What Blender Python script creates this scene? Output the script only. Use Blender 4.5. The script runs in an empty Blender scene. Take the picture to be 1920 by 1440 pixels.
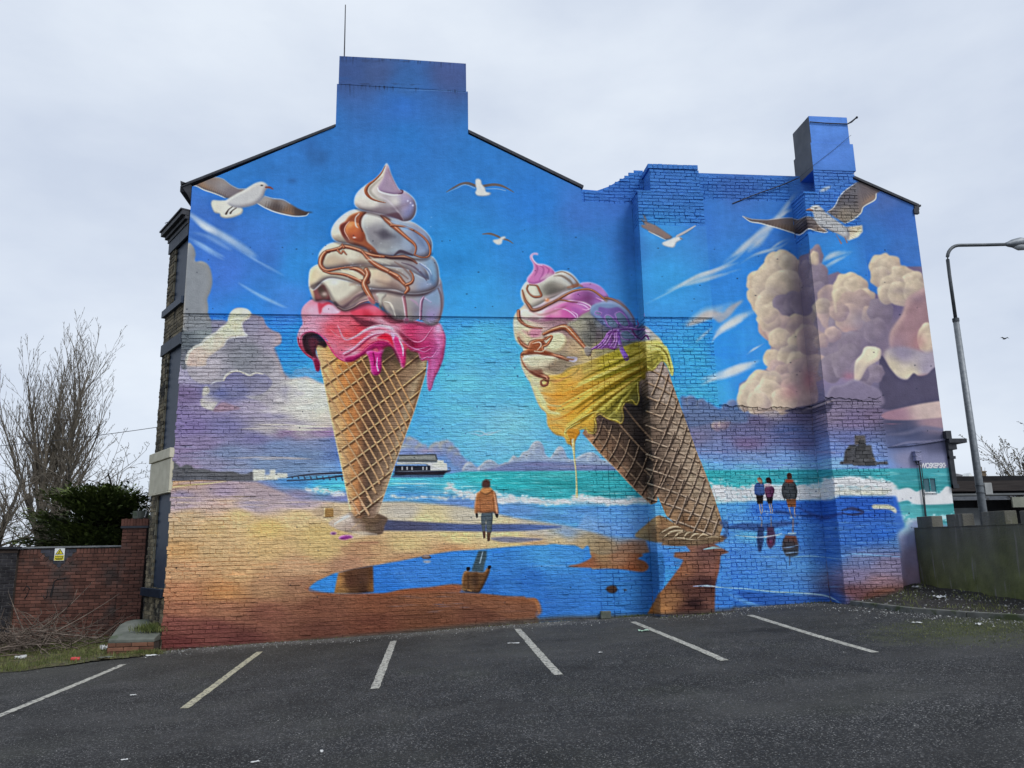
import bpy, bmesh, math, random
import numpy as np
from mathutils import Vector, Matrix
# ---------------------------------------------------------------- camera, sky, sun, exposure
scn = bpy.context.scene
F_PX, YAW, PITCH, ROLL = 1450.2, math.radians(6.1856), math.radians(11.7347), math.radians(-1.0879)
CAMP = Vector((0.0, -15.5, 1.9))
_f = Vector((math.sin(YAW) * math.cos(PITCH), math.cos(YAW) * math.cos(PITCH), math.sin(PITCH)))
_r0 = Vector((math.cos(YAW), -math.sin(YAW), 0)); _u0 = _r0.cross(_f)
C_R = _r0 * math.cos(ROLL) + _u0 * math.sin(ROLL); C_U = _u0 * math.cos(ROLL) - _r0 * math.sin(ROLL); C_F = _f
cd = bpy.data.cameras.new('camera'); cam = bpy.data.objects.new('camera', cd); scn.collection.objects.link(cam)
cd.sensor_width = 36; cd.lens = F_PX / 1920 * 36; cd.clip_start = .1; cd.clip_end = 2000
M = Matrix.Identity(4)
for i in range(3): M[i][0] = C_R[i]; M[i][1] = C_U[i]; M[i][2] = -C_F[i]; M[i][3] = CAMP[i]
cam.matrix_world = M; scn.camera = cam
W_ = bpy.data.worlds.new('World'); scn.world = W_; W_.use_nodes = True
nt = W_.node_tree; nt.nodes.clear(); N = nt.nodes.new; L = nt.links.new
SUN_EL, SUN_AZ = math.radians(48), math.radians(142)      # behind the camera and to its right
out = N('ShaderNodeOutputWorld'); sky = N('ShaderNodeTexSky'); sky.sky_type = 'NISHITA'; sky.sun_disc = False; sky.sun_elevation = SUN_EL; sky.sun_rotation = SUN_AZ
bg1 = N('ShaderNodeBackground'); bg1.inputs[1].default_value = .07; L(sky.outputs[0], bg1.inputs[0])
tc = N('ShaderNodeTexCoord'); mp = N('ShaderNodeMapping'); mp.inputs['Scale'].default_value = (1, 1, 2.2); L(tc.outputs['Generated'], mp.inputs[0])
n1 = N('ShaderNodeTexNoise'); n1.inputs['Scale'].default_value = 2.1; n1.inputs['Detail'].default_value = 6; n1.inputs['Roughness'].default_value = .55; L(mp.outputs[0], n1.inputs[0])
cr = N('ShaderNodeValToRGB'); L(n1.outputs[0], cr.inputs[0])
e = cr.color_ramp.elements; e[0].position = .34; e[0].color = (.465, .52, .62, 1); e[1].position = .64; e[1].color = (.605, .655, .725, 1)
bg2 = N('ShaderNodeBackground'); L(cr.outputs[0], bg2.inputs[0]); bg2.inputs[1].default_value = 1.01
mx = N('ShaderNodeMixShader'); mx.inputs[0].default_value = .93; L(bg1.outputs[0], mx.inputs[1]); L(bg2.outputs[0], mx.inputs[2]); L(mx.outputs[0], out.inputs[0])
sd = bpy.data.lights.new('sun', 'SUN'); sd.energy = 1.5; sd.angle = math.radians(22); sd.color = (1, .98, .955); so = bpy.data.objects.new('sun', sd); scn.collection.objects.link(so)
sv = Vector((math.sin(SUN_AZ) * math.cos(SUN_EL), math.cos(SUN_AZ) * math.cos(SUN_EL), math.sin(SUN_EL))); so.rotation_euler = sv.to_track_quat('Z', 'Y').to_euler(); so.location = sv * 60
vs = scn.view_settings; vs.view_transform = 'Standard'; vs.look = 'None'; vs.gamma = 1; vs.use_curve_mapping = False; vs.exposure = .45
random.seed(11)
# ---------------------------------------------------------------- mural paint: a small 2D painting kit
PX0, PY0, PW, PH = 250, 90, 1570, 1160      # the sheet the mural is painted on
CV = np.zeros((PH, PW, 3), np.float32)
ZO = {'1':(240,280,3.84),'2':(540,290,6.),'3':(540,510,6.),'4':(560,700,4.644),'5':(940,460,5.647),'6':(960,620,3.6),
      'a':(240,560,4.8),'b':(200,840,3.84),'c':(560,860,3.84),'d':(1000,900,3.84),'e':(1340,740,3.6),'f':(1180,440,3.2),
      'g':(1080,200,2.8235),'h':(330,80,3.2),'i':(1160,640,7.),'':(0,0,1.)}
def tz(z, pts):
    ox, oy, s = ZO[z]
    if isinstance(pts, str): pts = [float(v) for v in pts.replace(',', ' ').split()]; pts = list(zip(pts[0::2], pts[1::2]))
    return np.array([(ox + x / s - PX0, oy + y / s - PY0) for x, y in pts], float)
def spl(p, closed=False, n=8):
    if len(p) < 3: return np.array([p[0] + (p[-1] - p[0]) * t for t in np.linspace(0, 1, n)])
    if closed: q = np.vstack([p[-1:], p, p[:2]])
    else: q = np.vstack([2 * p[0] - p[1], p, 2 * p[-1] - p[-2]])
    out = []; t = np.linspace(0, 1, n, endpoint=False)[:, None]
    for i in range(1, len(q) - 2):
        a, b, c, d = q[i - 1], q[i], q[i + 1], q[i + 2]
        out.append(.5 * ((2 * b) + (c - a) * t + (2 * a - 5 * b + 4 * c - d) * t ** 2 + (3 * b - a - 3 * c + d) * t ** 3))
    if not closed: out.append(q[-2][None])
    return np.vstack(out)
def blur(m, r):
    if r < .5: return m
    k = max(1, int(round(r * .9)))
    for _ in range(2):
        for ax in (0, 1):
            pad = [(0, 0)] * m.ndim; pad[ax] = (k + 1, k)
            c = np.cumsum(np.pad(m, pad, mode='edge'), axis=ax, dtype=np.float64)
            n = m.shape[ax]
            hi = np.take(c, range(2 * k + 1, 2 * k + 1 + n), axis=ax); lo = np.take(c, range(0, n), axis=ax)
            m = ((hi - lo) / (2 * k + 1)).astype(np.float32)
    return m
def mask(p, pad=3):
    x0 = max(0, int(p[:, 0].min()) - pad); y0 = max(0, int(p[:, 1].min()) - pad)
    x1 = min(PW, int(p[:, 0].max()) + pad + 2); y1 = min(PH, int(p[:, 1].max()) + pad + 2)
    w, h = x1 - x0, y1 - y0
    if w < 2 or h < 2: return None
    q = np.vstack([p, p[:1]]) - (x0, y0)
    a, b = q[:-1], q[1:]; L = np.abs(b - a).max(1); k = np.maximum(1, np.ceil(L / .7)).astype(int)
    idx = np.repeat(np.arange(len(a)), k); st = np.arange(len(idx)) - np.repeat(np.cumsum(k) - k, k)
    t0 = (st / k[idx])[:, None]; t1 = ((st + 1) / k[idx])[:, None]; d = (b - a)[idx]
    s, e = a[idx] + d * t0, a[idx] + d * t1
    cr = np.floor(s[:, 1]) != np.floor(e[:, 1]); yc = np.maximum(np.floor(s[:, 1]), np.floor(e[:, 1]))
    dy = e[:, 1] - s[:, 1]; f = np.where(cr, (yc - s[:, 1]) / np.where(dy == 0, 1, dy), 1)[:, None]
    m = s + (e - s) * f
    acc = np.zeros((h, w + 2))
    for S, E in ((s, m), (m, e)):
        dd = E[:, 1] - S[:, 1]; mx = np.clip((S[:, 0] + E[:, 0]) / 2, 0, w); my = np.floor((S[:, 1] + E[:, 1]) / 2).astype(int)
        ok = (my >= 0) & (my < h) & (dd != 0); ix = np.floor(mx).astype(int); fr = mx - ix
        np.add.at(acc, (my[ok], ix[ok]), (dd * (1 - fr))[ok]); np.add.at(acc, (my[ok], np.minimum(ix + 1, w + 1)[ok]), (dd * fr)[ok])
    return np.clip(np.abs(np.cumsum(acc, 1)[:, :w]), 0, 1).astype(np.float32), x0, y0
def vnoise(h, w, sx, sy, seed):
    r = np.random.RandomState(seed); gh, gw = int(h / sy) + 3, int(w / sx) + 3
    g = r.rand(gh, gw).astype(np.float32)
    y = np.arange(h) / sy; x = np.arange(w) / sx; iy = y.astype(int); ix = x.astype(int)
    fy = y - iy; fx = x - ix; fy = (fy * fy * (3 - 2 * fy))[:, None]; fx = (fx * fx * (3 - 2 * fx))[None]
    a = g[iy][:, ix]; b = g[iy][:, ix + 1]; c = g[iy + 1][:, ix]; d = g[iy + 1][:, ix + 1]
    return ((a * (1 - fx) + b * fx) * (1 - fy) + (c * (1 - fx) + d * fx) * fy).astype(np.float32)
def fbm(h, w, sx, sy, seed, n=4):
    o = np.zeros((h, w), np.float32); a = .5
    for i in range(n):
        o += a * (vnoise(h, w, max(1.2, sx / 2 ** i), max(1.2, sy / 2 ** i), seed + i * 7) - .5); a *= .55
    return o
def rbf(x0, y0, w, h, pts, ax=1., p=3.2, st=6, warp=0, seed=1):
    """smooth colour field through sample colours; pts: x y r g b"""
    P = np.array(pts, np.float32).reshape(-1, 5)
    gx = np.arange(x0, x0 + w + st, st) + PX0; gy = np.arange(y0, y0 + h + st, st) + PY0
    X, Y = np.meshgrid(gx.astype(np.float32), gy.astype(np.float32))
    if warp: X = X + fbm(X.shape[0], X.shape[1], 14, 8, seed) * warp * 2; Y = Y + fbm(X.shape[0], X.shape[1], 14, 8, seed + 3) * warp
    num = np.zeros(X.shape + (3,), np.float32); den = np.zeros(X.shape, np.float32)
    for q in P:
        d = ((X - q[0]) * ax) ** 2 + (Y - q[1]) ** 2 + 30
        k = d ** (-p / 2); num += k[..., None] * q[2:]; den += k
    g = num / den[..., None] / 255.
    yy = np.arange(h) / st; xx = np.arange(w) / st; iy = yy.astype(int); ix = xx.astype(int)
    fy = (yy - iy)[:, None, None]; fx = (xx - ix)[None, :, None]
    a = g[iy][:, ix]; b = g[iy][:, ix + 1]; iy2 = np.minimum(iy + 1, g.shape[0] - 1); c = g[iy2][:, ix]; d = g[iy2][:, ix + 1]
    return (a * (1 - fx) + b * fx) * (1 - fy) + (c * (1 - fx) + d * fx) * fy
def put(m, x0, y0, col, a=1.):
    h, w = m.shape; k = (m * a)[..., None]
    if not isinstance(col, np.ndarray) or col.ndim == 1: col = np.array(col, np.float32) / 255.
    R = CV[y0:y0 + h, x0:x0 + w]; R += (col - R) * k
def smooth(x): x = np.clip(x, 0, 1); return x * x * (3 - 2 * x)
def samp(b, dx, dy):
    return np.roll(np.roll(b, int(round(-dy)), 0), int(round(-dx)), 1)
def shp(z, pts, col, f=.5, r=0, lo=None, hi=None, ld=(-.6, -.8), kl=.8, kd=.9, a=1., sp=True, rb=None, ax=1., nz=0, seed=1, rim=None, pw=3.2):
    """a filled outline; r, lo, hi: rounded shading of that depth with shade and light colours; rb: colour samples"""
    p = tz(z, pts)
    if sp: p = spl(p, True)
    r_ = max(r, f)
    M = mask(p, int(r_ * 2.5) + 4)
    if M is None: return
    m, x0, y0 = M; h, w = m.shape; m0 = m
    if f > .5: m = blur(m, f)
    c = rbf(x0, y0, w, h, rb, ax, pw, warp=nz * 40, seed=seed) if rb is not None else np.broadcast_to(np.array(col, np.float32) / 255., (h, w, 3)).copy()
    if r:
        b = blur(m0, r)
        if lo is not None:
            k = smooth((1 - samp(b, -ld[0] * r * .8, -ld[1] * r * .8)) * 1.25 - .1) * kd; c = c + (np.array(lo, np.float32) / 255. - c) * k[..., None]
        if hi is not None:
            k = smooth((1 - samp(b, ld[0] * r * .7, ld[1] * r * .7)) * 1.5 - .35) * kl; c = c + (np.array(hi, np.float32) / 255. - c) * k[..., None]
    if rim is not None:
        k = np.clip((1 - blur(m0, 1.2)) * 2.2, 0, 1) * .7; c = c + (np.array(rim, np.float32) / 255. - c) * k[..., None]
    if nz: c = c * (1 + fbm(h, w, 16, 12, seed)[..., None] * nz)
    put(m, x0, y0, c, a)
def tube(z, pts, w, col, lo=None, hi=None, a=1., side=-1, f=.7, sp=True):
    """a brush stroke w wide at each of its points, shaded like a bead when lo / hi are given"""
    p = tz(z, pts); w = np.array(w if isinstance(w, (list, tuple)) else [w, w], float)
    if sp and len(p) > 2: p = spl(p, False, 6)
    t = np.linspace(0, 1, len(p)); ww = np.interp(t, np.linspace(0, 1, len(w)), w) / 2
    R = ww.max() + 3
    x0 = max(0, int(p[:, 0].min() - R)); y0 = max(0, int(p[:, 1].min() - R)); x1 = min(PW, int(p[:, 0].max() + R) + 1); y1 = min(PH, int(p[:, 1].max() + R) + 1)
    if x1 - x0 < 2 or y1 - y0 < 2: return
    D = np.full((y1 - y0, x1 - x0), 9e3, np.float32); Sg = np.zeros_like(D); Wd = np.ones_like(D)
    for i in range(len(p) - 1):
        a0, b0 = p[i], p[i + 1]; lx = max(x0, int(min(a0[0], b0[0]) - R)); ly = max(y0, int(min(a0[1], b0[1]) - R)); hx = min(x1, int(max(a0[0], b0[0]) + R) + 1); hy = min(y1, int(max(a0[1], b0[1]) + R) + 1)
        if hx <= lx or hy <= ly: continue
        X, Y = np.meshgrid(np.arange(lx, hx) + .5 - a0[0], np.arange(ly, hy) + .5 - a0[1]); d = b0 - a0; L = max(1e-6, d @ d)
        s = np.clip((X * d[0] + Y * d[1]) / L, 0, 1); ex = X - s * d[0]; ey = Y - s * d[1]; dd = np.hypot(ex, ey)
        wl = ww[i] + (ww[i + 1] - ww[i]) * s
        sl = (slice(ly - y0, hy - y0), slice(lx - x0, hx - x0)); better = dd - wl < D[sl]
        # light from the upper left: signed place across the bead
        sg = -(ex * -.6 + ey * -.8) / np.maximum(wl, .4)
        D[sl] = np.where(better, dd - wl, D[sl]); Sg[sl] = np.where(better, sg, Sg[sl]); Wd[sl] = np.where(better, wl, Wd[sl])
    m = np.clip(.5 - D / (2 * f) , 0, 1) * np.clip(Wd * 1.6, 0, 1)
    c = np.broadcast_to(np.array(col, np.float32) / 255., m.shape + (3,)).copy()
    if lo is not None: c += (np.array(lo, np.float32) / 255. - c) * smooth(Sg * 1.5)[..., None] * .9
    if hi is not None: c += (np.array(hi, np.float32) / 255. - c) * (np.exp(-((Sg + .45) / .28) ** 2))[..., None] * .85
    put(m.astype(np.float32), x0, y0, c, a)
def soft(z, cx, cy, rx, ry, col, a=.6, rot=0.):
    """an airbrushed spot"""
    ox, oy, s = ZO[z]; cx = ox + cx / s - PX0; cy = oy + cy / s - PY0; rx /= s; ry /= s; R = max(rx, ry) * 2
    x0 = max(0, int(cx - R)); x1 = min(PW, int(cx + R) + 1); y0 = max(0, int(cy - R)); y1 = min(PH, int(cy + R) + 1)
    if x1 <= x0 or y1 <= y0: return
    X, Y = np.meshgrid(np.arange(x0, x1) - cx, np.arange(y0, y1) - cy); c, s_ = math.cos(rot), math.sin(rot)
    d = ((X * c + Y * s_) / rx) ** 2 + ((-X * s_ + Y * c) / ry) ** 2
    put(np.exp(-d * 1.2).astype(np.float32), x0, y0, col, a)
def streaks(x0, y0, x1, y1, col, n, wl, seed, a=.5, th=(.8, 1.6), slope=0.):
    r = random.Random(seed)
    for _ in range(n):
        x = r.uniform(x0, x1); y = r.uniform(y0, y1); l = r.uniform(.4, 1) * wl
        tube('', [(x - l / 2, y + slope * l / 2), (x, y + r.uniform(-1.2, 1.2)), (x + l / 2, y - slope * l / 2)], [.4, r.uniform(*th), .4], col, a=a * r.uniform(.4, 1), f=.8)
def puff(x, y, r, hi=(222, 205, 170), mid=(190, 165, 150), lo=(135, 120, 145), seed=0, sq=1., ed=1.2, a=1.):
    """one billow of a cloud: a lumpy ball lit from the upper left"""
    rr = random.Random(seed * 31 + int(x) * 7 + int(y)); pts = []
    for i in range(14):
        t = i / 14 * 2 * math.pi; k = 1 + rr.uniform(-.13, .13); pts.append((x + math.cos(t) * r * k, y + math.sin(t) * r * k * sq))
    shp('', pts, mid, f=ed, r=r * .5, lo=lo, hi=hi, kl=.75, kd=.62, nz=.22, seed=seed + 5, ld=(-.75, -.65), a=a)
ZO.update({'j':(340,310,6.857),'k':(820,320,3.84),'l':(1380,330,6.857),'m':(840,880,5.76),'n':(1400,870,7.575),'o':(720,820,12.)})
# --- sky
CV[:] = rbf(0, 0, PW, PH, [450,330,44,112,190, 600,250,46,110,188, 755,195,48,105,190, 650,130,58,80,138, 700,130,64,84,138, 840,135,66,82,138, 760,165,52,95,160,
 760,260,42,112,192, 900,300,42,112,190, 1000,380,40,114,200, 500,480,56,112,198, 420,500,62,112,205, 540,570,60,125,210, 380,420,58,105,190, 640,400,38,115,195, 560,500,45,130,210,
 860,480,38,130,205, 880,560,48,146,215, 900,640,70,168,226, 880,720,88,180,230, 950,790,110,185,228, 700,600,50,140,215, 470,600,44,128,218, 560,640,40,140,225, 570,720,60,160,225,
 1100,480,44,122,200, 1090,400,56,108,190, 1150,380,56,105,188, 1000,470,42,128,208, 1170,450,48,105,180, 1250,520,52,148,218, 1240,440,58,138,208, 1260,350,62,115,195, 1380,350,62,104,182, 1450,430,52,112,195,
 1400,520,44,125,210, 1360,650,40,135,215, 1300,680,55,160,230, 1310,740,60,165,228, 1400,700,48,135,215, 1560,280,78,122,205, 1555,235,82,128,212, 1580,370,66,118,200, 1570,480,46,125,205, 1680,410,54,96,175, 1660,370,70,100,170,
 1700,470,56,106,185, 1640,460,50,112,195, 1330,400,56,115,195, 950,730,85,178,228, 1000,900,90,170,210, 1200,820,120,180,215], p=3.0, warp=10)
CV *= (1 + fbm(PH, PW, 60, 25, 5)[..., None] * .12 + fbm(PH, PW, 9, 3, 8)[..., None] * .06)
def wisp(z, pts, w, col=(205, 215, 215), a=.45, n=5, seed=0):
    r = random.Random(seed); p = spl(tz(z, pts), False, 4); p = p + (PX0, PY0)
    for i in range(n):
        o = r.uniform(-1, 1) * w * .4; k0 = int(r.uniform(0, .4) * len(p)); k1 = int(r.uniform(.6, 1) * len(p)); q = p[k0:k1]
        if len(q) < 3: q = p
        tube('', q + (0, o), [.5, w * r.uniform(.3, 1), .5], col, a=a * r.uniform(.4, 1), f=w * .35, sp=False)
wisp('1', '440,470 560,560 700,640 860,740 960,820', 14, (190, 205, 215), .5, 7, 1); wisp('1', '440,470 520,530 620,590 700,640', 12, (215,222,218), .5, 5, 2)
wisp('1', '430,640 520,690 620,750 720,800', 8, (150,185,225), .5, 5, 3); wisp('1', '780,720 900,790 1050,870 1200,950', 5, (150,185,225), .4, 4, 4)
wisp('1', '800,960 950,1050 1100,1120 1200,1160', 7, (140,180,225), .35, 5, 5); wisp('1', '430,590 560,620 700,700 800,760', 10, (150,180,220), .3, 4, 6)
for i, (z, q, w, a) in enumerate([('f','100,415 250,340 400,250 520,210 640,140 760,30',7,.55), ('f','180,360 330,300 480,240 620,190 720,160',9,.5), ('f','300,310 420,280 560,240 700,200',6,.35), ('f','560,180 660,100 740,20 800,-40',12,.5),
    ('f','640,190 760,120 900,80 980,30',5,.3), ('l','80,960 250,780 420,660 560,520 680,340 820,160',14,.55), ('l','140,960 300,820 450,680',14,.5), ('l','540,540 640,470 760,420',5,.4), ('l','420,960 560,860 740,780',5,.3), ('l','1050,220 1150,170 1250,120',9,.4),
    ('f','1150,170 1230,120 1370,90',9,.45), ('f','1150,210 1240,160 1350,110',6,.35), ('f','330,550 440,490 560,450 690,395',16,.5), ('f','500,620 560,560 680,490 780,450',16,.7), ('f','520,590 600,540 700,500',10,.7),
    ('f','430,880 560,840 700,790 810,760',12,.65), ('f','540,860 640,810 760,770',12,.7), ('f','700,720 760,680 830,640',4,.4), ('f','490,650 530,600 620,560',6,.4), ('f','430,900 520,860 600,850',8,.4), ('f','400,640 450,600 500,560',6,.3)]):
    wisp(z, q, w, (196, 200, 196), a * .72, 8, 20 + i)
shp('f', '340,548 430,480 490,460 560,470 600,430 680,395 640,440 600,490 540,530 490,500 420,530', (185,170,160), f=2, a=.75, nz=.1)
# --- low banded sky and clouds on the left
shp('', '250,690 360,600 420,600 480,622 508,638 520,668 530,698 546,711 575,705 596,716 640,732 640,960 250,960', (120,120,160), f=2.5, sp=False, ax=.45, pw=3.6, nz=.06, rb=[
 340,640,128,130,148, 345,700,165,155,185, 400,700,150,145,175, 440,690,135,130,150, 500,640,130,125,150, 520,680,150,135,160, 340,740,120,95,150, 330,780,125,105,165, 330,840,140,115,165, 330,900,150,135,165,
 400,760,150,130,175, 420,800,115,110,170, 470,730,95,100,160, 420,735,85,95,165, 480,760,165,150,175, 520,770,160,145,180, 540,740,150,145,170, 560,720,170,160,170, 600,750,185,175,165, 560,780,178,168,168, 610,780,175,165,165,
 500,805,170,158,160, 560,805,185,172,165, 540,815,135,105,150, 600,815,150,125,160, 600,800,160,140,160, 480,820,110,105,165, 380,830,135,115,165, 430,850,110,130,175, 520,835,95,125,180, 560,850,90,125,175, 620,850,85,115,170, 500,870,105,135,180, 400,870,135,130,170,
 360,880,150,125,165, 560,880,95,130,180, 620,880,105,145,195, 440,880,130,140,180, 620,830,110,130,180, 360,800,120,100,165])
shp('a', '490,60 490,130 480,330 470,560 500,640 560,600 620,480 745,330 745,240 700,170 725,100 705,20 600,0 600,-60 560,-150 540,-210 610,-280 600,-360 560,-430 500,-450 480,-350', (128,132,138), f=1, rb=[345,500,150,155,158, 380,540,128,134,140, 360,570,125,130,135, 380,610,140,150,152, 350,640,95,105,112, 345,670,110,112,125, 390,620,130,140,140], nz=.08)
shp('1', '430,690 470,700 490,760 480,810 530,808 575,830 600,880 610,960 595,1030 575,1080 575,1170 600,1240 590,1300 520,1300 400,1300 400,1100 410,900', (134,138,142), f=.7, r=6, lo=(112,118,126), hi=(165,165,160), kd=.5, nz=.08)
shp('a', '890,215 950,105 1020,88 1110,135 1210,165 1240,230 1290,280 1370,320 1375,400 1310,450 1350,540 1390,640 1420,760 1300,900 1100,900 900,780 640,760 530,640 560,500 700,400', (128,122,142), f=.9, nz=.1, rb=[
 480,610,140,136,158, 500,640,158,144,168, 520,640,170,152,165, 450,680,130,132,142, 470,660,126,129,140, 430,700,148,142,156, 500,690,142,138,150, 515,700,172,163,172, 400,690,176,164,172, 520,740,176,168,172, 490,620,150,136,158])
shp('a', '1375,742 1440,738 1480,716 1540,720 1600,742 1680,752 1760,790 1850,800 1880,1120 1500,1120 1380,1135 1300,1100 1290,1010 1230,960 1180,900 1250,850 1330,800', (195,185,178), f=4, nz=.12, rb=[548,715,205,200,180,570,712,218,212,192,600,722,222,216,190,615,745,218,210,185,560,740,200,192,180,535,735,170,162,172,560,765,205,196,178,590,775,212,202,178,520,770,178,166,172,540,785,188,174,172,610,785,200,188,172,510,745,168,156,168,575,745,190,182,182])
for (x, y, r) in [(562,726,12),(578,722,13),(596,732,13),(612,742,12),(585,742,12),(548,738,10)]: puff(x, y, r, (226,220,196), (206,198,180), (172,162,170), seed=2, ed=2.6, a=.8)
shp('a', '892,215 905,160 950,105 1020,88 1080,100 1112,138 1090,175 1040,210 1028,250 1035,290 1072,335 1000,340 900,360 860,430 760,500 710,545 700,600 620,610 535,605 515,560 540,480 600,425 655,400 700,350 790,300 830,260', (210,198,165), f=.9, r=5, hi=(232,226,200), lo=(188,168,152), kd=.5, kl=.7, nz=.12, rb=[460,590,220,214,186, 440,620,212,204,170, 400,650,210,196,164, 380,670,212,184,160, 360,685,212,178,158, 450,630,218,210,180])
tube('a', '1090,175 1030,210 1028,250 1050,310 1072,332 990,345 900,365 870,410', [1.5,2,2,1.5], (225,220,205), a=.8)
shp('a', '730,790 760,750 850,740 880,700 940,655 1010,655 1090,690 1150,665 1230,680 1300,760 1200,860 1050,880 900,900 840,915 745,990 680,980 650,930 680,880', (110,112,170), f=1.2, nz=.1, ax=.7, rb=[430,715,120,115,165, 410,735,90,100,170, 450,730,110,112,165, 470,720,128,124,160, 480,740,150,142,170, 400,725,140,135,165, 385,755,185,175,175, 400,765,165,150,170])
tube('a', '860,735 880,695 930,660 985,650 1040,668 1095,690 1150,668 1215,678', [3,4.5,3.5,3,3.5,2], (205,185,165), hi=(225,215,200)); shp('a', '668,850 680,800 720,790 735,840 700,870 670,880', (185,178,165), f=.8)
shp('a', '660,900 700,920 800,935 790,960 765,1008 700,985 660,960', (195,185,175), f=1, nz=.1); shp('a', '800,965 860,935 950,960 1010,990 900,1010 770,1015', (165,120,140), f=1.5, a=.8)
tube('a', '745,770 790,745 850,742', [1,2,1], (215,212,205))
soft('a', 1590, 830, 120, 80, (215,212,190), .8); soft('a', 1700, 900, 150, 90, (205,200,180), .7); soft('a', 1500, 1000, 180, 70, (205,198,180), .6); soft('a', 1650, 1030, 170, 60, (195,190,175), .6); soft('a', 1520, 830, 50, 60, (165,160,175), .5)
soft('a', 1350, 1060, 110, 30, (125,118,160), .7); soft('a', 1450, 1110, 200, 25, (140,128,155), .6); soft('a',1560,760,90,30,(205,205,190),.5); soft('a',1720,1000,60,90,(212,205,180),.6); soft('a',1740,870,60,80,(200,200,190),.7)
for q in ((1560,800,60,46,.8),(1640,850,70,50,.7),(1730,820,60,40,.6),(1500,900,60,30,.5),(1700,960,90,50,.6),(1600,980,110,30,.6),(1420,980,70,30,.5),(1350,900,50,60,.35),(1250,1010,80,24,.4)): soft('a', q[0], q[1], q[2], q[3], (216,210,190), q[4])
soft('a',1560,850,34,20,(165,158,172),.5); soft('a',1420,830,60,50,(150,142,165),.5)
streaks(470, 796, 628, 806, (222,205,175), 16, 90, 3, .6, (1.5,3)); streaks(520, 808, 628, 818, (140,98,150), 10, 80, 4, .5, (2,4)); streaks(560,812,628,822,(200,180,180),5,60,5,.5)
streaks(340, 830, 628, 880, (135,165,205), 40, 60, 6, .3, (1.5,3)); streaks(440, 857, 590, 862, (205,180,165), 8, 110, 7, .6, (1.5,3.5)); streaks(330, 740, 470, 830, (150,120,180), 30, 50, 8, .25, (1.5,3)); streaks(340,880,450,890,(165,150,180),10,60,9,.4)
shp('', '520,830 540,818 560,826 600,822 640,830 640,845 540,850 500,842', (105,130,180), f=3, a=.6); soft('a',1700,1390,90,30,(110,145,190),.6)
# --- clouds behind the first cone, above the pier, and small ones over the sea
for (x, y, r) in [(770,835,16),(752,825,10),(790,845,14),(820,842,15),(836,838,14),(850,850,13),(858,862,12),(870,872,10),(880,878,9),(760,850,16)]: puff(x, y, r, (180,175,155), (135,150,180), (105,125,175), seed=3, ed=2.2)
shp('', '740,848 800,842 850,850 890,872 900,885 740,887', (108,128,178), f=3, a=.75); soft('',800,845,20,5,(185,150,160),.5)
shp('', '880,880 930,872 1000,868 1060,872 1100,862 1150,872 1190,884 880,885', (115,135,175), f=2.5, a=.85)
for q in ('895,884 905,868 915,862 925,864 935,872 945,884','938,884 945,868 955,866 962,854 972,858 980,848 990,844 996,834 1004,827 1014,829 1020,840 1022,850 1030,858 1036,852 1046,838 1054,838 1060,848 1064,858 1074,862 1084,856 1096,850 1110,848 1120,854 1128,862 1140,866 1150,884','868,884 872,870 882,866 890,874 898,884'):
    shp('', q, (140,158,182), f=1.1, r=5, hi=(192,195,192), lo=(108,128,168), nz=.16, kd=.5)
for (x, y, r) in [(1006,842,8),(993,856,7),(1050,850,7),(1108,860,7),(1070,868,5),(960,866,6)]: puff(x, y, r, (190,195,192), (146,162,184), (120,138,172), seed=9, ed=2.)
shp('', '940,872 1000,864 1080,868 1180,876 1190,885 930,886', (95,112,160), f=2.5, a=.8); soft('',1010,870,40,4,(120,110,150),.5); soft('',1080,874,50,3,(150,140,165),.5)
wisp('', '870,812 900,808 915,815 935,808 955,806', 2.5, (185,200,215), .6, 4, 50)
# --- the great cloud bank on the right
shp('', '1385,770 1385,720 1440,690 1450,600 1500,480 1530,470 1540,520 1570,510 1620,540 1660,560 1700,500 1780,500 1800,905 1280,905 1280,745 1310,752 1350,765', (120,105,125), f=1.5, sp=False, ax=.5, nz=.05, pw=3.6, rb=[
 1290,760,88,112,150, 1350,765,70,125,190, 1380,775,95,115,155, 1420,790,98,90,125, 1500,780,90,85,120, 1440,770,165,150,150, 1300,790,98,104,135, 1350,790,110,110,140, 1400,810,105,105,145, 1480,810,72,90,140, 1300,820,115,112,145, 1400,830,118,100,140, 1500,830,92,98,145, 1350,840,110,125,170,
 1340,855,110,145,195, 1400,860,115,145,190, 1480,858,110,150,200, 1400,875,105,170,220, 1330,875,95,165,215, 1500,880,115,165,215, 1560,780,130,115,140, 1600,790,125,110,145, 1640,780,115,98,125, 1600,820,100,110,160, 1560,840,110,135,190, 1640,840,110,135,185, 1560,870,120,165,220, 1650,870,105,140,195,
 1680,560,105,92,125, 1650,640,120,105,125, 1700,700,125,115,145, 1750,660,165,120,120, 1700,740,78,72,95, 1760,740,85,75,98, 1680,790,72,72,98, 1750,790,150,120,130, 1700,810,66,72,102, 1760,830,72,74,100, 1680,830,80,88,122, 1700,860,125,125,155, 1770,870,118,120,150, 1560,640,150,130,145, 1500,640,155,135,140, 1560,700,130,115,145])
def puffs(L, **k):
    for q in L: puff(q[0], q[1], q[2] * 1.12, seed=int(q[0]), sq=(q[3] if len(q) > 3 else 1.), **k)
cream = dict(hi=(220,200,166), mid=(192,170,144), lo=(148,126,126)); rose = dict(hi=(200,170,150), mid=(170,144,138), lo=(130,108,122)); viol = dict(hi=(150,134,144), mid=(130,115,130), lo=(102,90,112))
puffs([(1478,520,26),(1498,540,26),(1512,520,20,1.4),(1522,560,22)], **viol)
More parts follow.
